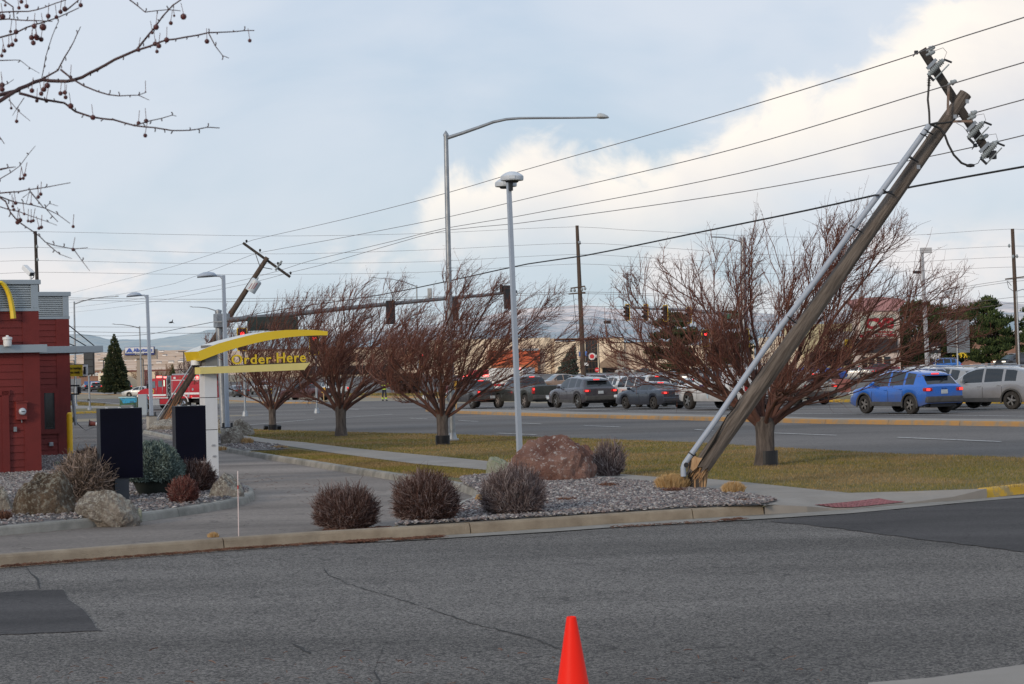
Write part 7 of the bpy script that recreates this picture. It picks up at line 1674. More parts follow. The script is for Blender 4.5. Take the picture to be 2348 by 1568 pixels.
# traffic on the cross street and the far lots
gx = 'cars crossing on the far street'
c = vehicle(BIG, MAR, 'maroon large sport utility vehicle turning left behind the purplish crossover', group=gx, glass=M_glassb, head=True); put(c, 1340, None, -108, at=172, sp=BIG, ref='c')
c = vehicle(PU, paint('faded tan', (.30, .20, .14)), 'old tan pickup nose behind the maroon vehicle', 'pickup truck', 'pickup_truck', group=gx, glass=M_glassb); put(c, 1285, None, -112, at=192, sp=PU, ref='c', s=.95)
c = vehicle(SUV, SIL, 'silver wagon crossing behind the pearl white crossover', group=gx, glass=M_glassb); put(c, 1508, None, -75, at=190, sp=SUV, ref='c')
c = vehicle(PU, W_, 'white pickup facing left with glowing headlamps behind the large tree', 'pickup truck', 'pickup_truck', group=gx, glass=M_glassb, head=True); put(c, 1602, None, -128, at=200, sp=PU, ref='c')
c = vehicle(PU, paint('royal blue', (.012, .09, .42), amt=.25), 'royal blue pickup on big dark wheels in the far lot', 'pickup truck', 'pickup_truck', wheelm=M_black); put(c, 1868, None, -84, at=197, sp=PU, ref='c', s=1.05)
c = vehicle(SED, W_, 'white sedan right of the royal blue pickup in the far lot', glass=M_glassb); put(c, 1950, None, -70, at=205, sp=SED, ref='c')
c = vehicle(SUV, paint('sky blue', (.02, .15, .50), amt=.2), 'blue boxy sport utility vehicle parked under the bicycle sign'); put(c, 2150, None, -96, at=226, sp=BIG, ref='c', s=.97)
c = vehicle(SED, MAR, 'dark red car under the pharmacy sign'); put(c, 2010, None, -88, at=222, sp=SED, ref='c')
c = vehicle(SUV, paint('night blue grey', (.035, .038, .05), amt=.15), 'dark grey crossover facing left in the far lot at the right edge', glass=M_glassb, head=True); put(c, 2325, None, -116, at=236, sp=SUV, ref='c', s=1.03)
c = vehicle(SED, W_, 'white car parked in front of the pale store'); put(c, 1431, None, -95, at=520, sp=SED, ref='c')
c = vehicle(SED, BLK, 'black car parked in front of the pale store right of the white car'); put(c, 1475, None, -92, at=530, sp=SED, ref='c')
# left of the junction
gl = 'cars at the far left of the highway'
c = vehicle(SED, paint('charcoal', (.045, .05, .06), amt=.2), 'charcoal sedan right of the white pillar', lit=False, group=gl); put(c, 535, 911.5, -24, sp=SED, s=1.0)
c = vehicle(SUV, paint('white and red', (.5, .48, .46)), 'white wagon with dark red roof behind the leftmost bare tree', roofm=MAR, lit=False, group=gl); put(c, 588, 905, -20, sp=SUV, s=1.05)
c = vehicle(PU, paint('deep maroon', (.055, .012, .014), amt=.25), 'deep maroon pickup between the two leftmost bare trees', 'pickup truck', 'pickup_truck', group=gl); put(c, 722, 919.5, -62, sp=PU, s=.93)
c = vehicle(PU, W_, 'white pickup behind the trunk of the second bare tree', 'pickup truck', 'pickup_truck', group=gl); put(c, 752, 914, -30, sp=PU, s=.95)
c = vehicle(BIG, BLK, 'black large sport utility vehicle left of the fire truck nose', group=gl); put(c, 273, 899.8, -22, sp=BIG, s=.98)
c = vehicle(PU, paint('white over grey', (.55, .55, .54)), 'white pickup with dark tailgate in front of the spruce', 'pickup truck', 'pickup_truck', group=gl); put(c, 234, 897.2, -18, sp=PU, s=1.0)
c = vehicle(SUV, BLK, 'dark compact crossover left of the white pickup by the spruce', group=gl); put(c, 208, 898.2, -18, sp=SUV, s=1.0)
c = vehicle(SED, paint('navy', (.03, .04, .07)), 'dark car half hidden behind the pedestrian signal', group=gl); put(c, 193, 895.5, -18, sp=SED, s=1.0)
c = vehicle(SED, W_, 'white sedan above the hood of the fire truck', lit=False, group=gl); put(c, 322, None, -75, at=262, sp=SED, ref='c')
# utility trailer
def trailer():
    b = gp(174, 897); e = empty('cargo_trailer', b, R(15), 'grey cargo trailer beside the red building edge', 'trailer'); MB().box((0, 1.6, 1.35), (1.9, 3.2, 1.8), bev=.05).build('box', mat('dull grey paint', (.22, .23, .24), .6), e)
    for x in (-.95, .95): MB().lathe([(.2, -.1), (.34, -.1), (.36, 0), (.34, .1), (.2, .1)], (x, 1.6, .36), 18, 'X').build('wheel', M_rubber, e)
trailer()

# ---------------- fire truck ----------------
M_fire = mat('fire engine red', (.42, .008, .018), .3, var=.06, scale=1, coat=.5); M_lit2 = mat('flashing red lamp', (.8, .05, .05), .3, emit=(1, .12, .10), es=5)
M_wh2 = mat('reflective white stripe', (.74, .74, .74), .5, var=.03); M_alu = mat('tread plate aluminium', (.45, .46, .47), .35, .6, var=.12, scale=8); M_gold = mat('gold leaf lettering', (.55, .38, .10), .4)
def fire_truck():
    Pf, Pr = gp(338, 942), gp(420, 938.6); s = .93; h = -52; e = empty('fire_truck', (0, 0, 0), 0, 'red fire department truck with white stripes and lit roof beacons', 'fire truck')
    # local: +y forward, left side at -x
    W = 1.22
    def bx(name, y0, y1, z0, z1, m, w=W, bev=.04, p=e): return MB().box((0, (y0 + y1) / 2, (z0 + z1) / 2), (2 * w, y1 - y0, z1 - z0), bev=bev).build(name, m, p)
    bx('rear_body', .0, 3.55, .95, 2.95, M_fire); bx('body_roof', .0, 3.55, 2.95, 3.08, M_alu, W - .08)
    bx('pump_panel', 3.60, 4.15, .95, 2.55, M_dark, W - .04); bx('pump_frame', 3.56, 3.66, .95, 2.92, M_alu, W - .01); bx('pump_frame', 4.10, 4.20, .95, 2.92, M_alu, W - .01)
    bx('chassis', .2, 8.0, .55, .95, M_black, .5)
    # crew cab with sloping windscreen and hood, as a side profile
    prof = [(4.25, .95), (4.25, 2.62), (4.40, 2.72), (6.0, 2.72), (6.25, 2.60), (6.62, 1.92), (7.65, 1.72), (7.95, 1.55), (8.02, 1.05), (7.95, .80), (7.55, .80), (7.50, 1.08), (7.25, 1.28), (6.95, 1.34), (6.62, 1.26), (6.42, 1.02), (6.38, .95)]
    c = MB(); c.prism([(-W + .03, y, z) for y, z in prof], (2 * W - .06, 0, 0)); o = c.build('cab', M_fire, e)
    bm = bmesh.new(); bm.from_mesh(o.data); bmesh.ops.recalc_face_normals(bm, faces=bm.faces); bmesh.ops.bevel(bm, geom=bm.edges[:], offset=.045, segments=2, affect='EDGES'); bm.to_mesh(o.data); bm.free()
    for sx in (-1, 1):
        x = sx * W
        def pn(name, pts, m, d=.012, xo=0.0, par=e): return MB().prism([(x + sx * xo - (d if sx < 0 else 0), y, z) for y, z in (pts if sx < 0 else pts[::-1])], (d, 0, 0)).build(name, m, par)
        pn('side_window', [(4.72, 1.98), (5.22, 1.98), (5.22, 2.50), (4.72, 2.50)], M_glassb, xo=-.02); pn('side_window', [(5.62, 1.88), (6.42, 1.88), (6.16, 2.48), (5.62, 2.48)], M_glassb, xo=-.02)
        pn('marker_light', [(4.42, 2.02), (4.52, 2.02), (4.52, 2.55), (4.42, 2.55)], mat('lit pale green panel', (.6, .8, .6), .4, emit=(.75, 1, .75), es=.8), xo=-.02)
        pn('white_stripe', [(4.28, 1.18), (6.55, 1.18), (6.6, 1.34), (4.28, 1.34)], M_wh2, xo=-.022); pn('white_stripe', [(.05, 1.28), (3.5, 1.28), (3.5, 1.45), (.05, 1.45)], M_wh2, xo=.002)
        pn('white_trim', [(.05, 2.50), (3.5, 2.50), (3.5, 2.56), (.05, 2.56)], M_wh2, xo=.002); pn('white_trim', [(.05, .95), (1.0, .95), (1.0, 1.01), (.05, 1.01)], M_wh2, xo=.004); pn('white_trim', [(4.0, .98), (6.35, .98), (6.35, 1.06), (4.0, 1.06)], M_wh2, xo=-.022)
        for y in (1.30, 2.45, 3.35): pn('shutter_gap', [(y, 1.05), (y + .03, 1.05), (y + .03, 2.48), (y, 2.48)], M_alu, xo=.002)
        for y in (4.62, 5.42): MB().tube([(x + sx * .03, y, 1.35), (x + sx * .06, y, 1.5), (x + sx * .06, y, 2.0), (x + sx * .03, y, 2.1)], .018, 6).build('grab_rail', M_chrome, e)
        for y, z in ((3.1, 2.73), (.62, 2.73)): MB().box((x + sx * .01, y, z), (.03, .26, .18)).build('scene_light', M_wh2, e)
        MB().box((x + sx * .02, .22, 2.73), (.05, .30, .22), bev=.01).build('beacon', M_lit2, e); MB().box((x + sx * .01, 1.02, 1.10), (.03, .10, .09)).build('marker_lamp', M_tlit, e)
        for y, z, r in ((.85, 1.72, .11), (1.42, 1.15, .13), (2.02, 1.22, .07)): MB().lathe([(r, -.015), (r * .9, .015)], (x + sx * .005, y, z), 16, 'X').build('round_fitting', M_alu, e)
        # gold and white emblem on the front door
        MB().lathe([(.21, -.008), (.20, .008)], (x - sx * .022, 5.98, 1.60), 20, 'X').build('door_emblem', M_gold, e); MB().lathe([(.11, -.012), (.11, .012)], (x - sx * .022, 5.98, 1.60), 14, 'X').build('emblem_centre', mat('emblem brown', (.12, .08, .04)), e)
        # running board, tank bin and pump gauges
        MB().box((x - sx * .14, 5.75, .66), (.30, 1.25, .52), bev=.03).build('step_box', M_alu, e); MB().box((x - sx * .12, 4.5, .70), (.26, 1.1, .45), bev=.02).build('side_locker', M_fire, e); MB().box((x - sx * .1, 4.9, .42), (.3, 2.9, .05)).build('running_board', M_alu, e)
        rs = random.Random(4); c = MB()
        for k in range(14): c.lathe([(.05, -.02), (.045, .03)], (x - sx * .02, rs.uniform(3.72, 4.04), rs.uniform(1.1, 2.3)), 10, 'X')
        c.build('gauges', M_alu, e)
        for i, word in enumerate(('FIRE', 'DEPT.')):
            t = text_fit('lettering', word, M_gold, e, 0, .46, 0, .13, 0, .004)
            y1 = (2.55, 1.45)[i]
            for v in t.data.vertices: v.co = Vector((x + sx * .006, y1 + (-v.co.x if sx < 0 else v.co.x - .46), 2.67 + v.co.z))
        t = text_fit('unit_number', 'W-2', M_wh2, e, 0, .28, 0, .11, 0, .004)
        for v in t.data.vertices: v.co = Vector((x + sx * .008, .42 + (-v.co.x if sx < 0 else v.co.x - .28), 2.33 + v.co.z))
        c = MB(); c.box((x + sx * .22, 6.35, 2.05), (.16, .10, .42), bev=.03); c.build('mirror', M_black, e); MB().tube([(x, 6.2, 2.4), (x + sx * .2, 6.45, 2.5), (x + sx * .22, 6.38, 2.25)], .015, 5).build('mirror_arm', M_chrome, e)
        MB().box((x - sx * .18, 7.98, 1.18), (.26, .12, .16), bev=.03).build('headlamp', M_hlit, e)
        # white lip over the rear wheel, fender over the front wheel
        c = MB(); c.tube([(x + sx * .01, 2.10 + math.cos(a) * .66, .56 + math.sin(a) * .66) for a in np.linspace(0.15, math.pi - .15, 14)], .045, 8); c.build('wheel_arch_lip', M_wh2, e)
        c = MB(); c.tube([(x - sx * .02, 7.0 + math.cos(a) * .62, .60 + math.sin(a) * .62) for a in np.linspace(0.05, math.pi * .85, 14)], .07, 8); c.build('front_fender', M_fire, e)
        for y in (2.10, 7.0):
            c = MB(); wd = .5 if y < 3 else .3; cx = (x - sx * (wd / 2 + .02), y, .52); c.lathe([(.26, -wd / 2), (.47, -wd / 2), (.52, -wd * .35), (.52, wd * .35), (.47, wd / 2), (.26, wd / 2)], cx, 28, 'X', cap=False); w_ = c.build('wheel', M_rubber, e)
            c = MB(); q = Vector((x - sx * .02, y, .52)); c.lathe([(.27, -.05), (.29, -.01), (.27, .01), (.19, .01 - .06)], q, 24, 'X', cap=False); c.lathe([(.09, -.06), (.09, .06), (.05, .07)] , q, 14, 'X')
            for k in range(8): a = k * math.pi / 4; c.lathe([(.022, -.05), (.022, .0)], q + Vector((0, math.cos(a) * .14, math.sin(a) * .14)), 8, 'X')
            c.build('rim', M_chrome, w_); MB().lathe([(.2, -.04), (.2, .0)], q - Vector((sx * .06, 0, 0)), 16, 'X').build('hub', M_black, w_)
    MB().prism([(-W + .16, 6.27, 2.56), (W - .16, 6.27, 2.56), (W - .16, 6.64, 1.96), (-W + .16, 6.64, 1.96)], (0, .012, .008)).build('windscreen', M_glassb, e)
    bx('front_bumper', 7.95, 8.35, .55, .85, M_chrome, W - .02, .04); bx('light_bar', 5.55, 5.85, 2.76, 2.90, M_alu, .8, .02)
    for x in (-.66, .66): MB().box((x, 5.7, 2.84), (.34, .34, .15), bev=.03).build('beacon', M_lit2, e)
    MB().box((-.8, 4.7, 2.80), (.3, .2, .12), bev=.02).build('beacon', M_lit2, e)
    th = R(h); Rm = Matrix.Rotation(-th, 3, 'Z'); e.scale = (s, s, s); e.rotation_euler = (0, 0, -th); w = Pr - Rm @ Vector((-W * s, 2.10 * s, 0)); e.location = (w.x, w.y, Pr.z)
fire_truck()
# second engine and an ambulance beyond the small pickup
def box_truck(px, Y, h, pm, bm, label, Lb=3.4, H=2.6, light=True):
    e = empty('emergency_vehicle', (0, 0, 0), 0, label, 'emergency vehicle'); W = 1.05
    MB().box((0, Lb / 2, (H + .7) / 2), (2 * W, Lb, H - .7), bev=.06).build('box_body', bm, e); c = MB()
    prof = [(Lb + .02, .6), (Lb + .02, 1.95), (Lb + .9, 2.0), (Lb + 1.25, 1.8), (Lb + 1.6, 1.35), (Lb + 2.4, 1.2), (Lb + 2.5, .6)]
    c.prism([(-W + .08, y, z) for y, z in prof], (2 * W - .16, 0, 0)); c.build('cab', pm, e)
    for sx in (-1, 1):
        x = sx * (W - .07); MB().prism([(x, Lb + .3, 1.35), (x, Lb + 1.45, 1.35), (x, Lb + 1.15, 1.82), (x, Lb + .3, 1.85)], (sx * .01, 0, 0)).build('side_window', M_glass, e)
        for y in (.9, Lb + 1.7):
            w_ = MB().lathe([(.2, -.14), (.36, -.14), (.38, 0), (.36, .14), (.2, .14)], (sx * (W - .16), y, .38), 20, 'X', cap=False).build('wheel', M_rubber, e); MB().lathe([(.001, -.01), (.2, .0)], (sx * (W - .03), y, .38), 16, 'X').build('rim', M_alu, w_)
        MB().box((sx * (W + .01), Lb / 2, 1.25), (.012, Lb - .1, .18)).build('side_stripe', M_wh2 if bm is M_fire else M_fire, e)
        MB().box((sx * (W - .12), .3, H - .12), (.28, .2, .16), bev=.02).build('beacon', M_lit2, e)
    MB().prism([(-W + .2, Lb + 1.24, 1.82), (W - .2, Lb + 1.24, 1.82), (W - .2, Lb + 1.62, 1.37), (-W + .2, Lb + 1.62, 1.37)], (0, .01, .01)).build('windscreen', M_glassb, e)
    MB().box((0, Lb + .7, 2.08), (1.3, .25, .14), bev=.03).build('light_bar', M_lit2, e)
    b = base_at(px, Y); th = R(h); w = b - Matrix.Rotation(-th, 3, 'Z') @ Vector((0, Lb / 2 + 1, 0)); e.location = (w.x, w.y, b.z); e.rotation_euler = (0, 0, -th)
box_truck(1098, 178, -110, M_fire, M_fire, 'red rescue truck with a white stripe behind the small slate pickup')
box_truck(1150, 172, -60, M_white, M_white, 'white ambulance with a red lamp behind the olive pickup', H=2.7)

# ---------------- the firefighter ----------------
def firefighter():
    q = gp(881, 919); e = empty('person', q, R(165), 'firefighter in dark turnout gear with yellow bands standing on the road, hands at the chest', 'person'); s = 1.06
    def skin(name, chain, links, m, par=e):
        me = bpy.data.meshes.new(name); me.from_pydata([c[:3] for c in chain], links, []); o = bpy.data.objects.new(name, me); col.objects.link(o)
        md = o.modifiers.new('s', 'SKIN'); md.use_smooth_shade = True
        for v, c in zip(me.skin_vertices[0].data, chain): v.radius = (c[3], c[4] if len(c) > 4 else c[3])
        me.skin_vertices[0].data[0].use_root = True; o.modifiers.new('u', 'SUBSURF').levels = 1; o.modifiers['u'].render_levels = 1
        bpy.context.view_layer.update(); m2 = bpy.data.meshes.new_from_object(o.evaluated_get(bpy.context.evaluated_depsgraph_get())); bpy.data.objects.remove(o)
        m2.materials.clear(); m2.materials.append(m); o = bpy.data.objects.new(name, m2); col.objects.link(o); o.parent = par; return o
    gear = mat('dark turnout cloth', (.018, .020, .030), .9, c2=(.035, .037, .05), scale=9); face = mat('skin', (.42, .24, .17), .6)
    ch = [(0, 0, .98, .17, .13), (0, 0, 1.15, .175, .13), (0, 0, 1.32, .20, .135), (0, 0, 1.45, .17, .11), (0, .0, 1.56, .065), (0, .01, 1.68, .095, .11), (0, .01, 1.76, .085, .10),
          (.10, 0, .92, .11), (.13, .01, .52, .085), (.15, .0, .12, .07), (-.10, 0, .92, .11), (-.15, .02, .52, .085), (-.20, .02, .12, .07),
          (.22, 0, 1.43, .08), (.31, .03, 1.20, .062), (.20, -.20, 1.18, .05), (.08, -.27, 1.24, .04), (-.22, 0, 1.43, .08), (-.34, .02, 1.22, .062), (-.30, -.16, 1.40, .05), (-.26, -.24, 1.50, .04)]
    lk = [(0, 1), (1, 2), (2, 3), (3, 4), (4, 5), (5, 6), (0, 7), (7, 8), (8, 9), (0, 10), (10, 11), (11, 12), (3, 13), (13, 14), (14, 15), (15, 16), (3, 17), (17, 18), (18, 19), (19, 20)]
    skin('body', ch, lk, gear)
    MB().lathe([(.001, .125), (.06, .12), (.095, .07), (.102, 0), (.09, -.07), (.05, -.115), (.001, -.12)], (0, -.012, 1.69), 16).build('face', face, e)
    h = MB(); h.lathe([(.17, -.01), (.165, .0), (.12, .015), (.118, .07), (.09, .12), (.04, .145), (.001, .15)], (0, .02, 1.755), 20); h.build('helmet', mat('helmet black', (.03, .03, .03), .4), e)
    yl = mat('fluorescent band', (.62, .85, .06), .5, emit=(.6, .85, .05), es=0.0)
    for z, r, d in ((1.03, .195, .15), (1.36, .215, .155)):
        b = MB(); b.lathe([(1, -.035), (1.02, 0), (1, .035)], (0, 0, 0), 24); b.v = [(x * r, y * d, zz + z) for x, y, zz in b.v]; b.build('reflective_band', yl, e)
    for x, z, r in ((.145, .24, .095), (-.18, .24, .095)): b = MB(); b.lathe([(r, -.045), (r * 1.02, 0), (r, .045)], (x, .01, z), 16); b.build('reflective_band', yl, e)
    b = MB(); b.lathe([(.058, -.03), (.058, .03)], (0, 0, 0), 12); Rm = Matrix.Rotation(R(50), 3, 'X'); b.v = [tuple(Rm @ Vector(v) + Vector((-.29, -.19, 1.44))) for v in b.v]; b.build('reflective_band', yl, e)
    for x, y in ((.15, -.05), (-.21, -.03)): MB().box((x, y, .05), (.11, .29, .10), bev=.035).build('boot', M_black, e)
    for (x, y, z, sx) in ((.06, -.29, 1.25, 1), (-.25, -.26, 1.53, -1)):
        ch = [(x, y, z, .03), (x - sx * .03, y - .01, z + .03, .034, .02)]; lk = [(0, 1)]
        for k in range(4): a = -.03 + k * .02; i = len(ch); ch += [(x - sx * .05, y - .01 + a * .4, z + .04 + a, .010), (x - sx * (.09 - .01 * abs(k - 1)), y - .03 + a * .4, z + .045 + a, .008)]; lk += [(1, i), (i, i + 1)]
        i = len(ch); ch += [(x - sx * .01, y - .04, z + .05, .011)]; lk += [(0, i)]
        skin('glove', ch, lk, mat('work glove', (.16, .12, .07), .8))
    e.scale = (s, s, s)
firefighter()
# ---------------- the far buildings ----------------
M_cream_sunlit = mat('cream stucco', (.84, .70, .52), .9, var=.05, scale=.15); M_tan = mat('tan stucco', (.52, .42, .32), .9, var=.05, scale=.15); M_brick = mat('brown brick', (.22, .12, .085), .9, c2=(.30, .17, .12), scale=1.5)  # the cream is brightened to stand in for sunlight on the far fronts
def bld(name, label, px, Y, cat='building', rz=0.0):
    b = base_at(px, Y); return empty(name, b, rz, label, cat)
def slab(e, nm, x0, x1, y0, y1, Y, m, d=8.0, yo=0.0, bev=0.0):
    """box whose front spans the view from (x0, y0) to (x1, y1) at depth Y"""
    a = P(x0, (y0 + y1) / 2, Y) - e.location; b = P(x1, (y0 + y1) / 2, Y) - e.location; xm = (x0 + x1) / 2
    zt = P(xm, y0, Y).z - e.location.z; zb = P(xm, y1, Y).z - e.location.z
    return MB().box(((a.x + b.x) / 2, yo + d / 2, (zt + zb) / 2), (b.x - a.x, d, zt - zb), bev=bev).build(nm, m, e)
YS = 560.0
def store():
    e = bld('store', 'large cream coloured store with dark glass tower bay and tan awning', 1300, YS); e.location.y = YS
    slab(e, 'wall', 985, 1262, 777, 870, YS, M_cream_sunlit, 30); slab(e, 'wall', 1262, 1271, 776, 870, YS, M_tan, 28, .4)
    slab(e, 'wall', 1271, 1342, 782, 870, YS, M_cream_sunlit, 30, -1.0); slab(e, 'wall', 1370, 1430, 776, 870, YS, M_cream_sunlit, 30, -1.0); slab(e, 'wall', 1412, 1560, 785, 870, YS, mat('pinkish tan stucco', (.60, .47, .36), .9, var=.05, scale=.15), 30); slab(e, 'wall', 1560, 1730, 790, 870, YS, M_cream_sunlit, 30, .5)
    slab(e, 'parapet', 1270, 1430, 774.6, 776.6, YS, mat('roof edge brown', (.20, .11, .07)), 30.4, -1.3); slab(e, 'parapet', 1412, 1560, 783.6, 785.2, YS, mat('roof edge brown', (.2, .1, .07)), 30.4, -.3)
    w = slab(e, 'glass_bay', 1341.5, 1370.5, 779, 858, YS, M_glassd, 20, -.2)
    for x in (1349, 1356, 1363): slab(w, 'mullion', x - .5, x + .5, 779, 858, YS, mat('bronze frame', (.10, .055, .03)), .3, -.5) if False else None
    for i in range(1, 4): slab(e, 'mullion', 1341.5 + i * 7.2, 1342.3 + i * 7.2, 779, 858, YS, mat('bronze frame', (.10, .055, .03)), .3, -.5)
    for y in (804, 828, 845): slab(e, 'mullion', 1341.5, 1370.5, y, y + 1.2, YS, mat('bronze frame', (.1, .05, .03)), .3, -.55)
    slab(e, 'base_course', 1271, 1560, 858, 870, YS, M_tan, 30, -1.5)
    # awning
    a = [P(x, y, YS) - e.location for x, y in ((1375.5, 832), (1412, 801), (1412, 833.5), (1375.5, 834))]; MB().prism([(p.x, -1.1, p.z) for p in a], (0, -4, 0)).build('awning', mat('brown awning', (.28, .20, .14), .9), e)
    a0 = P(1374, 833, YS) - e.location; a1 = P(1413, 842, YS) - e.location; MB().box(((a0.x + a1.x) / 2, -3.2, (a0.z + a1.z) / 2), (a1.x - a0.x, 4, a0.z - a1.z)).build('awning_valance', mat('brown awning', (.2, .2, .2)), e)
    slab(e, 'shop_window', 1380, 1413, 842, 857, YS, M_glassd, 1, -1.3)
    # round store sign: white disc, red ring and centre
    p = P(1356.5, 817, YS) - e.location; c = MB(); c.lathe([(1.0, -.1), (1.0, .1)], (p.x, -.9, p.z), 28, 'Y'); o = c.build('round_sign', M_white, e); o2 = MB().lathe([(.62, -.14), (.62, .14)], (p.x, -.95, p.z), 24, 'Y').build('sign_disc', mat('sign red', (.6, .02, .03), .5), o); o.scale = (1, 1, 1)
    q = P(1364.5, 817, YS) - e.location; MB().box((q.x, -.8, q.z + .3), (.8, .1, .25)).box((q.x, -.8, q.z - .15), (.8, .1, .25)).build('small_lettering', M_white, e)
    x0 = P(1304, 812, YS).x - e.location.x; x1 = P(1340, 812, YS).x - e.location.x; z0 = P(1322, 817, YS).z - e.location.z; z1 = P(1322, 806, YS).z - e.location.z
    text_fit('wall_lettering', 'DENU', mat('sign blue', (.08, .20, .55), .5), e, x0, x1, z0, z1, -1.1, .12, .03) if False else MB().box(((x0 + x1) / 2 + 1, -1.1, (z0 + z1) / 2), (1.0, .1, z1 - z0)).box(((x0 + x1) / 2 + 2.4, -1.1, (z0 + z1) / 2), (.9, .1, z1 - z0)).build('wall_sign', mat('sign blue', (.08, .20, .55), .5), e)
    o = slab(e, 'wall_panel', 1120, 1238, 803, 836, YS, mat('orange store front', (.62, .13, .055), .8, var=.05), 2, -2.2); slab(e, 'wall_panel', 1126, 1236, 836, 862, YS, mat('orange tan front', (.50, .19, .09), .8), 2, -2.0); slab(e, 'roof_sign', 1196, 1234, 799, 804, YS, mat('pale sign', (.5, .55, .6)), 1, -2.4)
store()
def stop_like():
    e = bld('no_entry_sign', 'red no entry sign in front of the dark glass bay', 1369, 540, 'road sign'); p = P(1368.5, 848, 540) - e.location
    MB().tube([(p.x, 0, 0), (p.x, 0, p.z)], .05, 8).build('post', M_galv, e); MB().lathe([(.62, -.03), (.62, .03)], (p.x, -.1, p.z), 24, 'Y').build('disc', mat('sign red', (.6, .02, .03)), e); MB().box((p.x, -.15, p.z), (.85, .03, .18)).build('bar', M_white, e)
    e = bld('lamp_post', 'thin lamp post with a flat head in front of the cream store', 1374, 500, 'lamp post'); p = P(1371, 774, 500) - e.location; MB().tube([(0, 0, 0), (p.x, 0, p.z)], .12, 8).build('post', M_dark, e); MB().box(p, (1.6, .5, .12)).build('lamp_head', M_dark, e)
    e = bld('accessible_parking_sign', 'small blue parking sign below the no entry sign', 1375, 515, 'road sign'); p = P(1375, 857, 515) - e.location; MB().box(p, (.6, .04, .6)).build('panel', mat('sign blue', (.08, .2, .55)), e); MB().tube([(p.x, .05, 0), (p.x, .05, p.z)], .04, 6).build('post', M_galv, e)
stop_like()
# the shop with the yellow front and the pharmacy sign in front of it
def yellow_shop():
    Y = 300.0; e = bld('shop', 'low yellow shop behind the large bare tree', 1890, Y); e.location.y = Y; ym = mat('yellow stucco', (.50, .43, .26), .9, var=.05, scale=.2)
    slab(e, 'wall', 1840, 1965, 742, 845, Y, ym, 20); slab(e, 'wall', 1778, 1842, 770, 845, Y, M_cream_sunlit, 20, .5); slab(e, 'shop_window', 1856, 1950, 806, 838, Y, M_glassd, 1, -.3); slab(e, 'fascia', 1900, 1960, 760, 800, Y, mat('grey fascia', (.25, .25, .26)), 1, -.5); slab(e, 'yellow_sign', 1934, 1950, 778, 800, Y, M_yel, .6, -1.0)
    e = bld('brick_building', 'low brick building hidden behind the dark pines at the right', 2240, 330); e.location.y = 330; slab(e, 'wall', 2060, 2400, 768, 838, 330, M_brick, 20); slab(e, 'window_band', 2150, 2240, 803, 820, 330, M_yel, .5, -.4); slab(e, 'fascia', 2230, 2262, 800, 812, 330, M_white, .5, -.4); slab(e, 'fascia', 2060, 2400, 760, 768, 330, M_white, 20.6, -.3)
yellow_shop()
def pharmacy():
    Y = 225.0; e = bld('pharmacy_sign', 'big cream pharmacy sign tower with red letters and a curved pink top', 2010, Y, 'shop sign'); e.location.y = Y; zb = -e.location.z
    slab(e, 'tower', 1958, 2063, 712, 850, Y, mat('pinkish cream stucco', (.62, .52, .46), .85, var=.04), 1.2)
    c = MB(); pts = [(1952, 700), (1935, 690), (1975, 683), (2020, 681), (2060, 684), (2076, 690), (2064, 702), (2056, 713), (1962, 714)]; q = [P(x, y, Y) - e.location for x, y in pts]; c.prism([(p.x, -.25, p.z) for p in q], (0, 1.8, 0)); c.build('curved_top', mat('dusty pink panel', (.42, .22, .22), .7, var=.05), e)
    f = slab(e, 'face_panel', 1972, 2052, 722, 775, Y, mat('pale sign face', (.50, .52, .44), .5), .1, -.12); slab(e, 'message_board', 1962, 2056, 777, 808, Y, mat('dark display', (.022, .018, .02), .5), .3, -.3)
    red = mat('pharmacy red', (.36, .008, .02), .5)
    def tx(s_, x0, x1, y0, y1, m, yo=-.2, b=0): a = P(x0, (y0 + y1) / 2, Y) - e.location; c = P(x1, (y0 + y1) / 2, Y) - e.location; xm = (x0 + x1) / 2; text_fit('lettering', s_, m, e, a.x, c.x, P(xm, y1, Y).z - e.location.z, P(xm, y0, Y).z - e.location.z, yo, .05, b)
    tx('CVS', 1982, 2048, 729, 754, red, b=.06); tx('pharmacy', 1981, 2046, 757, 765, red, b=.03); slab(e, 'red_strip', 1970, 2054, 766, 773, Y, red, .1, -.2); tx('DRIVE-THRU', 1980, 2036, 767.5, 771.8, M_white, -.32)
    for x in (1989, 2006, 2023): slab(e, 'column', x - 2, x + 2, 816, 848, Y, M_cream_sunlit, .3, -.3)
    slab(e, 'opening', 1976, 2040, 818, 845, Y, M_glassd, .2, -.15)
    # planter wall
    e = bld('brick_planter', 'pink brick planter wall below the pharmacy sign', 1930, 150, 'planter'); e.location.y = 150; slab(e, 'wall', 1906, 1950, 869, 912, 150, mat('pink brick', (.26, .10, .085), .9, var=.15, scale=3), 1.0)
pharmacy()
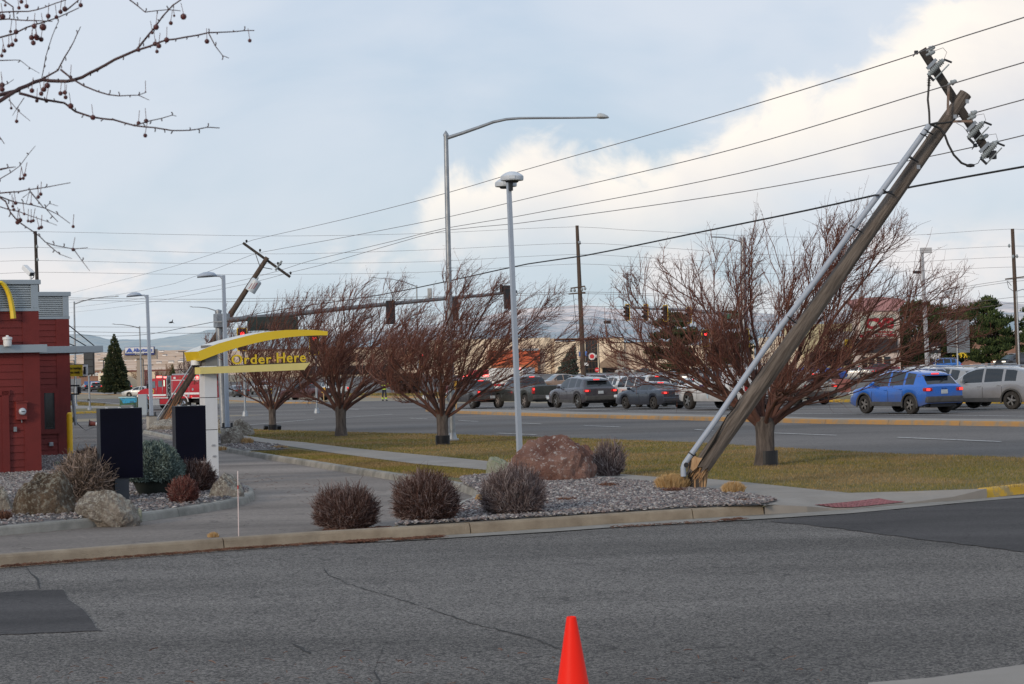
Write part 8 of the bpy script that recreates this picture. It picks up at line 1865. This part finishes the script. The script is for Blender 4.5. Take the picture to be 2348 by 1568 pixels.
def signs_right():
    Y = 150.0; e = bld('road_sign', 'large grey back of a road sign on a steel post', 2193, Y, 'road sign'); p = P(2196, 771, Y) - e.location; MB().box((p.x, 0, p.z), (52 / (F / Y), .05, 75 / (F / Y))).build('panel', mat('sign back aluminium', (.16, .18, .20), .5), e); MB().tube([(p.x - .1, -.1, 0), (p.x - .12, -.1, p.z + 1.1)], .07, 8).build('post', M_galv, e)
    e = bld('bicycle_sign', 'black square sign with a white bicycle symbol', 2144, Y, 'road sign'); p = P(2144, 800, Y) - e.location; s = 24 / (F / Y); MB().box((p.x, 0, p.z + .1), (s, .04, s)).build('panel', M_black, e)
    z = p.z + .05
    for dx in (-.17, .17): MB().lathe([(.11, -.01), (.13, 0), (.11, .01)], (p.x + dx, -.04, z), 20, 'Y').build('bicycle_wheel', M_white, e)
    MB().tube([(p.x - .17, -.04, z), (p.x - .05, -.04, z + .18), (p.x + .10, -.04, z + .17), (p.x, -.04, z), (p.x - .05, -.04, z + .18)], .018, 5).tube([(p.x + .17, -.04, z), (p.x + .09, -.04, z + .24), (p.x + .02, -.04, z + .26)], .018, 5).build('bicycle_frame', M_white, e)
    MB().box((p.x, 0, p.z - .55), (s * .95, .04, s * .5)).build('lower_panel', mat('spotted plate', (.10, .10, .10), .5, c2=(.7, .7, .7), scale=9, thr=(.48, .52)), e); MB().tube([(p.x, .05, 0), (p.x, .05, p.z)], .05, 8).build('post', M_galv, e)
    e = bld('utility_cabinet', 'white utility cabinet in front of the blue boxy vehicle', 2126, 170, 'utility cabinet'); p = P(2126, 856, 170) - e.location; MB().box((p.x, 0, p.z), (31 / (F / 170), .7, 40 / (F / 170)), bev=.03).build('cabinet', M_white, e)
    e = bld('satellite_dish_lamp', 'small distant pale lamp head above the pines', 2118 + 57, 290, 'lamp post'); p = P(2175, 676, 290) - e.location; MB().tube([(p.x + .2, 0, 0), (p.x, 0, p.z)], .08, 6).build('post', M_galv, e); MB().box(p + Vector((0, 0, .35)), (1.3, .5, .5), bev=.05).build('lamp_head', mat('pale lamp head', (.5, .5, .5)), e)
    e = bld('yellow_marker', 'tall thin yellow marker post on the median nose', 1055, 125, 'marker post'); b = gp(1046, 939); e.location = b; MB().box((0, 0, 1.55), (.42, .04, .5)).build('panel', mat('amber panel', (.6, .33, .03), .6), e); MB().tube([(0, 0.04, 0), (0, .04, 1.5)], .05, 8).build('post', mat('faded amber post', (.42, .27, .12)), e)
    e = bld('yellow_marker', 'short yellow marker post on the left median tip', 740, 125, 'marker post'); b = gp(742, 921); e.location = b; MB().box((0, 0, 1.1), (.35, .04, .5)).build('panel', mat('amber panel', (.6, .3, .03)), e); MB().tube([(0, 0.04, 0), (0, .04, 1.0)], .05, 8).build('post', mat('faded amber post', (.4, .2, .1)), e)
    e = bld('yellow_marker', 'yellow marker post left of the maroon pickup', 740, 125, 'marker post'); b = gp(622, 919); e.location = b; MB().tube([(0, 0.04, 0), (0, .04, 1.25)], .07, 8).build('post', mat('signal border yellow', (.4, .2, .1)), e)
signs_right()
# --- left background
def left_side():
    Y = 330.0; e = bld('supermarket_sign', 'tall beige pylon with the blue and white supermarket sign', 321, Y, 'shop sign'); e.location.y = Y; beige = mat('beige pylon', (.36, .30, .24), .85, var=.05)
    slab(e, 'pylon', 313.5, 327.5, 822, 890, Y, beige, 1.0); slab(e, 'head', 283, 359, 801, 824, Y, beige, 1.0)
    slab(e, 'frame', 287, 354, 795, 813.5, Y, mat('sign blue dark', (.03, .05, .22), .5), .8, -.35); slab(e, 'face', 288, 353, 796, 809.5, Y, M_white, .2, -.5)
    blue = mat('supermarket blue', (.03, .09, .42), .5)
    def tx(s_, x0, x1, y0, y1, m, b=0, yo=-.56): a = P(x0, (y0 + y1) / 2, Y) - e.location; c = P(x1, (y0 + y1) / 2, Y) - e.location; xm = (x0 + x1) / 2; text_fit('lettering', s_, m, e, a.x, c.x, P(xm, y1, Y).z - e.location.z, P(xm, y0, Y).z - e.location.z, yo, .05, b)
    tx('Albertsons', 307, 350, 798, 806.5, blue, .02); tx('PHARMACY', 311, 331, 810, 812.8, M_white, .01, -.42)
    a = [P(x, y, Y) - e.location for x, y in ((290, 808), (296.5, 798.5), (299.5, 798.5), (306, 808), (302.5, 808), (298, 801.5), (293.5, 808))]; MB().prism([(p.x, -.52, p.z) for p in a], (0, -.08, 0)).build('leaf_emblem', blue, e); p = P(298, 805.5, Y) - e.location; MB().lathe([(.16, -.04), (.16, .04)], (p.x, -.6, p.z), 10, 'Y').build('emblem_dot', blue, e)
    Y = 400.0; e = bld('brick_shop', 'low brown brick shop with white sign left of the spruce', 200, Y, 'shop'); e.location.y = Y; slab(e, 'wall', 120, 242, 849, 885, Y, M_brick, 15); slab(e, 'parapet', 120, 242, 847, 850, Y, mat('pale coping', (.5, .42, .33)), 15.4, -.2); slab(e, 'wing', 230, 262, 855, 885, Y, M_cream_sunlit, 10, -2)
    a = P(188, 857, Y) - e.location; b = P(231, 857, Y) - e.location; z0 = P(210, 862, Y).z - e.location.z; z1 = P(210, 852, Y).z - e.location.z; text_fit('lettering', 'dental', M_white, e, (a.x + b.x) / 2 - .6, b.x, z0, z1, -.2, .08, .03)
    for x in (182, 188, 194): slab(e, 'window', x, x + 3, 861, 864, Y, M_glassd, .5, -.3)
    e = bld('shop', 'long cream building with dark red piers behind the fire truck', 340, 410, 'shop'); e.location.y = 410; slab(e, 'wall', 262, 400, 850, 885, 410, M_cream_sunlit, 15); slab(e, 'parapet', 262, 400, 848, 851.5, 410, mat('maroon parapet', (.16, .04, .04)), 15.4, -.2)
    for x in (332, 357): slab(e, 'pier', x, x + 12, 852, 885, 410, mat('maroon pier', (.12, .035, .04)), 1, -.6)
    e = bld('shop', 'grey green building with a mural wall right of the cream one', 390, 395, 'shop'); e.location.y = 395; slab(e, 'wall', 364, 436, 850, 885, 395, mat('grey green wall', (.30, .31, .27), .9, c2=(.36, .22, .18), scale=.3), 15)
    e = bld('shop', 'taller grey brown building left of the white pillar', 450, 380, 'shop'); e.location.y = 380; slab(e, 'wall', 432, 475, 833, 885, 380, mat('grey brown wall', (.20, .16, .15), .9, var=.1), 15); slab(e, 'porch', 416, 440, 848, 865, 380, mat('pale porch', (.36, .34, .32)), 3, -3); slab(e, 'window', 419, 428, 858, 872, 380, M_cream_sunlit, 1, -3.4)
    e = bld('shop', 'blue awning over the cars at the far left', 215, 345, 'shop'); e.location.y = 345; slab(e, 'awning', 193, 227, 874, 881, 345, mat('blue awning', (.05, .12, .32), .7), 4)
    e = bld('shop', 'long pale building behind the row of bare trees', 760, 560, 'shop'); e.location.y = 560; slab(e, 'wall', 560, 985, 800, 862, 560, mat('pale tan stucco', (.58, .47, .36), .9, var=.06, scale=.1), 20); slab(e, 'shop_window', 700, 900, 838, 858, 560, M_glassd, 1, -.5); slab(e, 'fascia', 560, 985, 797, 801, 560, mat('roof edge brown', (.2, .1, .07)), 20.5, -.3)
    for x, w_, y in ((620, 40, 812), (760, 60, 810), (900, 46, 808)): slab(e, 'wall_panel', x, x + w_, y, y + 18, 560, mat('warm panel', (.62, .36, .20), .8), 1, -.8)
    for i, (px, y, Y, nm) in enumerate(((340, 860, 300, 'left of the tall spruce sign'), (238, 820, 300, 'left of the spruce'), (161, 843, 280, 'by the canopy'), (422, 828, 300, 'above the fire truck'))):
        e = bld('lamp_post', 'thin dark parking lot lamp ' + nm, px, Y, 'lamp post'); yy = (837, 825, 833, 806)[i]; p = P(px - 1, yy, Y) - e.location; MB().tube([(0, 0, 0), (p.x, 0, p.z)], .09, 6).build('post', M_dark, e); MB().box(p, (1.6, .4, .12)).build('lamp_head', M_dark, e)
left_side()
# --- drive-through gear behind the red building
def gantry():
    Y = 58.0; b = base_at(171, Y); e = empty('clearance_bar', b, 0, 'yellow and black drive-through sign with a white number 1 panel', 'drive-through sign'); L = lambda x, y, d=0: P(x, y, Y + d) - b
    MB().tube([L(166, 905), L(173.5, 975)], .05, 10).build('post', M_galv, e); MB().tube([L(140, 837), L(200, 835.5)], .018, 6).build('hanger_bar', M_black, e)
    p0, p1 = L(150, 849.5), L(189.5, 849.5); h = 28 / 2 / (F / Y) * 1.0
    MB().box((p0 + p1) / 2, ((p1 - p0).x, .04, 26.5 / (F / Y))).build('yellow_panel', mat('drive sign yellow', (.62, .42, .02), .5), e)
    a, c = L(187, 849), L(200, 849); MB().prism([(a.x + .04, -.03, L(188, 862).z), (c.x + .02, -.03, L(200, 861).z), (c.x + .02, -.03, L(200, 835.5).z), (a.x + .07, -.03, L(190, 836).z)], (0, .03, 0)).build('number_panel', M_white, e)
    text_fit('number', '1', M_black, e, L(192, 850).x, L(197.5, 850).x, L(195, 857.5).z, L(195, 840.5).z, -.06, .01, .05)
    for s_, x0, x1, y0, y1 in (('Thank you for having', 129, 186, 841, 848.2), ('your payment ready', 134, 184, 850.5, 857.8)): text_fit('lettering', s_, M_black, e, L(x0, y0).x, L(x1, y0).x, L(160, y1).z, L(160, y0).z, -.04, .008, .012)
    MB().box(L(162, 849.5) - Vector((1.3, -.02, 0)), (1.3, .04, 26.5 / (F / Y))).build('yellow_panel', mat('drive sign yellow', (.62, .42, .02), .5), e)
    for x, y, w, h_ in ((181.5, 894, 8, 15), (161.5, 911, 6, 14), (166, 962, 4, 12)): p = L(x, y, -.1); MB().box(p, (w / 78., .12, h_ / 78. * 1.05), bev=.025).build('speaker', M_black, e)
    MB().tube([L(160, 884), L(182, 884)], .025, 6).build('bracket', M_black, e); MB().tube([L(162, 904), L(182, 903)], .025, 6).build('bracket', M_black, e)
    c = MB(); pts = [(170, 825), (172, 850), (169.5, 900), (170, 930), (169, 944), (172, 960), (178, 972), (190, 982), (196, 985.5), (201, 984), (212, 980), (225, 980)]; c.tube([P(x, y, Y) for x, y in pts[:8]] + [gp(x, y, .05) for x, y in pts[8:]], .011, 5); tag(c.build('hanging_cable', M_cable), 'loose black cable hanging down beside the yellow bollard', 'cable')
    # painted cabinet, box and green post beyond the menu boards
    b = gp(292, 972); Y2 = b.y; e = empty('painted_cabinet', b, 0, 'utility cabinet painted as a lake scene in turquoise and green', 'utility cabinet'); S = F / Y2; h1 = (972 - 912) / S
    MB().box((0, .3, h1 / 2), (34 / S, .6, h1), bev=.03).build('cabinet', mat('lake mural', (.03, .05, .035), .6, c2=(.05, .16, .06), scale=5), e); MB().prism([P(275, 913, Y2) - b, P(322, 913, Y2) - b, P(312, 922, Y2) - b, P(283, 925, Y2) - b], (0, -.03, 0)).build('turquoise_top', mat('turquoise mural', (.02, .30, .50), .6, c2=(.03, .10, .16), scale=9, thr=(.5, .6)), e)
    MB().box((0, .3, h1 + .02), (38 / S, .7, .05)).build('lid', mat('pale lid', (.35, .55, .6)), e)
    b = gp(318, 975); e = empty('control_box', b, 0, 'grey metal control box on a green post behind the front menu board', 'control box'); S = F / b.y; MB().tube([(-.0, 0, 0), (0, 0, 64 / S)], .075, 10).build('green_post', mat('dark green paint', (.03, .045, .02), .7), e); MB().box((.22, 0, 47 / S), (20 / S, .2, 48 / S), bev=.02).build('box', M_mtl, e); MB().box((-.55, .1, 30 / S), (28 / S, .4, 34 / S), bev=.02).build('low_box', mat('grey box', (.16, .165, .17), .6), e)
    for z in (34, 48): MB().lathe([(.05, 0), (.05, .1)], (.38, 0, z / S), 10, 'X').build('meter', M_galv, e)
gantry()
# a bird
p = P(392, 739, 120); c = MB(); c.add([p, p + Vector((-.18, 0, -.10)), p + Vector((.10, .05, .02)), p + Vector((.12, 0, .20)), p + Vector((.02, .02, .0)), p + Vector((.2, .1, -.08))], [(0, 1, 2), (0, 3, 2), (4, 5, 2)]); c.lathe([(.001, -.16), (.05, -.05), (.05, .05), (.001, .14)], p, 8, 'X'); tag(c.build('bird', M_black), 'small dark bird in flight left of the lamp posts', 'bird')

# ---------------- hills and mountains ----------------
def hills(name, ridge, D0, D1, m, seed, rough, u0_, u1_, nu=260, nv=40, zb=-30, p=1.3):
    """terrain from distance D0 up to its ridge at D1; ridge given in view units"""
    vs = []; us = np.linspace(u0_, u1_, nu)
    for j in range(nv + 1):
        t = j / nv; D = D0 + (D1 - D0) * t
        for px in us:
            yr = interp(px, ridge); q = P(px, yr, D1); x = q.x / D1 * D; zr = q.z
            nzv = mnoise.fractal(Vector((x * 2.2 / D1 * 6 + seed, D / D1 * 7, seed)), 1, 2.1, 7); z = zb + (zr - zb) * (t ** p) + nzv * rough * (zr - zb) * math.sin(math.pi * min(1, t * .93)) 
            if j == nv: z += mnoise.fractal(Vector((px * .03, seed, 0)), 1, 2, 4) * (zr - zb) * .02
            vs.append((x, D, z))
    vs2 = [(x, y + 400, zb) for x, y, z in vs[-nu:]]; n = nu
    fs = [(j * n + i, j * n + i + 1, (j + 1) * n + i + 1, (j + 1) * n + i) for j in range(nv) for i in range(n - 1)]; k = len(vs); vs += vs2; fs += [((nv) * n + i, nv * n + i + 1, k + i + 1, k + i) for i in range(n - 1)]
    o = MB().add(vs, fs, 0, True).build(name, m, sharp=180); tag(o, kind='structure')
def hill_mat(name, a, b, c, sc, t1, t2, snow=None):  # distance haze is put into these pale colours; no air is built
    m = bpy.data.materials.new(name); m.use_nodes = True; nt = m.node_tree; N, L, bs = nodes_of(m); tc = N.new('ShaderNodeTexCoord')
    n1 = N.new('ShaderNodeTexNoise'); n1.inputs['Scale'].default_value = sc; n1.inputs['Detail'].default_value = 12; n1.inputs['Roughness'].default_value = .68; L(tc.outputs['Object'], n1.inputs[0])
    f = n1.outputs['Fac']
    if snow:
        sp = N.new('ShaderNodeSeparateXYZ'); L(tc.outputs['Object'], sp.inputs[0]); mr = N.new('ShaderNodeMapRange'); L(sp.outputs[2], mr.inputs[0]); mr.inputs[1].default_value = snow[0]; mr.inputs[2].default_value = snow[1]; mr.inputs[3].default_value = -.20; mr.inputs[4].default_value = .16
        ad = N.new('ShaderNodeMath'); L(f, ad.inputs[0]); L(mr.outputs[0], ad.inputs[1]); f = ad.outputs[0]
    c_ = ramp(nt, f, [(t1, a), ((t1 + t2) / 2, b), (t2, c)]); L(c_, bs.inputs['Base Color']); bs.inputs['Roughness'].default_value = 1; bs.inputs['Specular IOR Level'].default_value = .0; return m
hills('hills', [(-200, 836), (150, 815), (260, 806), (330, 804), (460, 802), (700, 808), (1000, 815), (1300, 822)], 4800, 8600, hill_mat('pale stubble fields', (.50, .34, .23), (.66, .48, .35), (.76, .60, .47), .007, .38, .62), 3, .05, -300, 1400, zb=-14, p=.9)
hills('hills', [(-200, 782), (100, 776), (155, 768), (185, 764), (215, 768), (260, 778), (340, 776), (420, 767), (470, 757), (520, 754), (620, 762), (720, 770), (860, 774), (1000, 782), (1200, 800), (1400, 830)], 8700, 13000, hill_mat('haze-paled forested slope', (.40, .46, .48), (.47, .52, .52), (.66, .58, .50), .006, .42, .68), 8, .16, -300, 1500, zb=-14, p=.8)  # forest colour lightened to stand in for haze
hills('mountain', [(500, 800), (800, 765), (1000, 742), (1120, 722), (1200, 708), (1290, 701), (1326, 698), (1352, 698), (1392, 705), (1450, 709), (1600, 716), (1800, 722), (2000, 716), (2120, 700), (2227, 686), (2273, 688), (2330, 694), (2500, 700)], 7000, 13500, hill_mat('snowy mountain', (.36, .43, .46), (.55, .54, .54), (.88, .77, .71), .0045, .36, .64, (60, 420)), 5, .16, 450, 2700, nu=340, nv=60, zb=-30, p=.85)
# scattered houses on the pale slope
rs = random.Random(21); hm = [mat('far house white', (.75, .72, .68)), mat('far house tan', (.5, .38, .28))]; rm_ = mat('far house roof', (.22, .20, .19))
proto = []
for k in range(2):
    e = empty('house', (0, 0, 0), 0, 'x', 'house'); MB().box((0, 0, 1.6), (13, 8, 3.2)).build('wall', hm[k], e); MB().prism([(-6.8, -4.4, 3.2), (-6.8, 4.4, 3.2), (-6.8, 0, 5.4)], (13.6, 0, 0)).build('roof', rm_, e); proto.append(e)
used = [False, False]
def slope_z(px, D):
    t = (D - 4800) / 3800; q = P(px, interp(px, [(-200, 836), (150, 815), (260, 806), (330, 804), (460, 802), (700, 808)]), 8600); return -14 + (q.z + 14) * t ** .9
for i in range(46):
    px = rs.uniform(165, 470); D = rs.uniform(6200, 8400); k = rs.randint(0, 1); x = P(px, 830, D).x
    e = proto[k] if not used[k] else copy_tree(proto[k]); used[k] = True; e.location = (x, D, slope_z(px, D) + 1); e.rotation_euler = (0, 0, rs.uniform(-.6, .6)); s = rs.uniform(.7, 1.4); e.scale = (s, s, s)
    tag(e, 'tiny distant house scattered on the pale slope below the forested hills', 'house', 'distant houses on the pale slope')
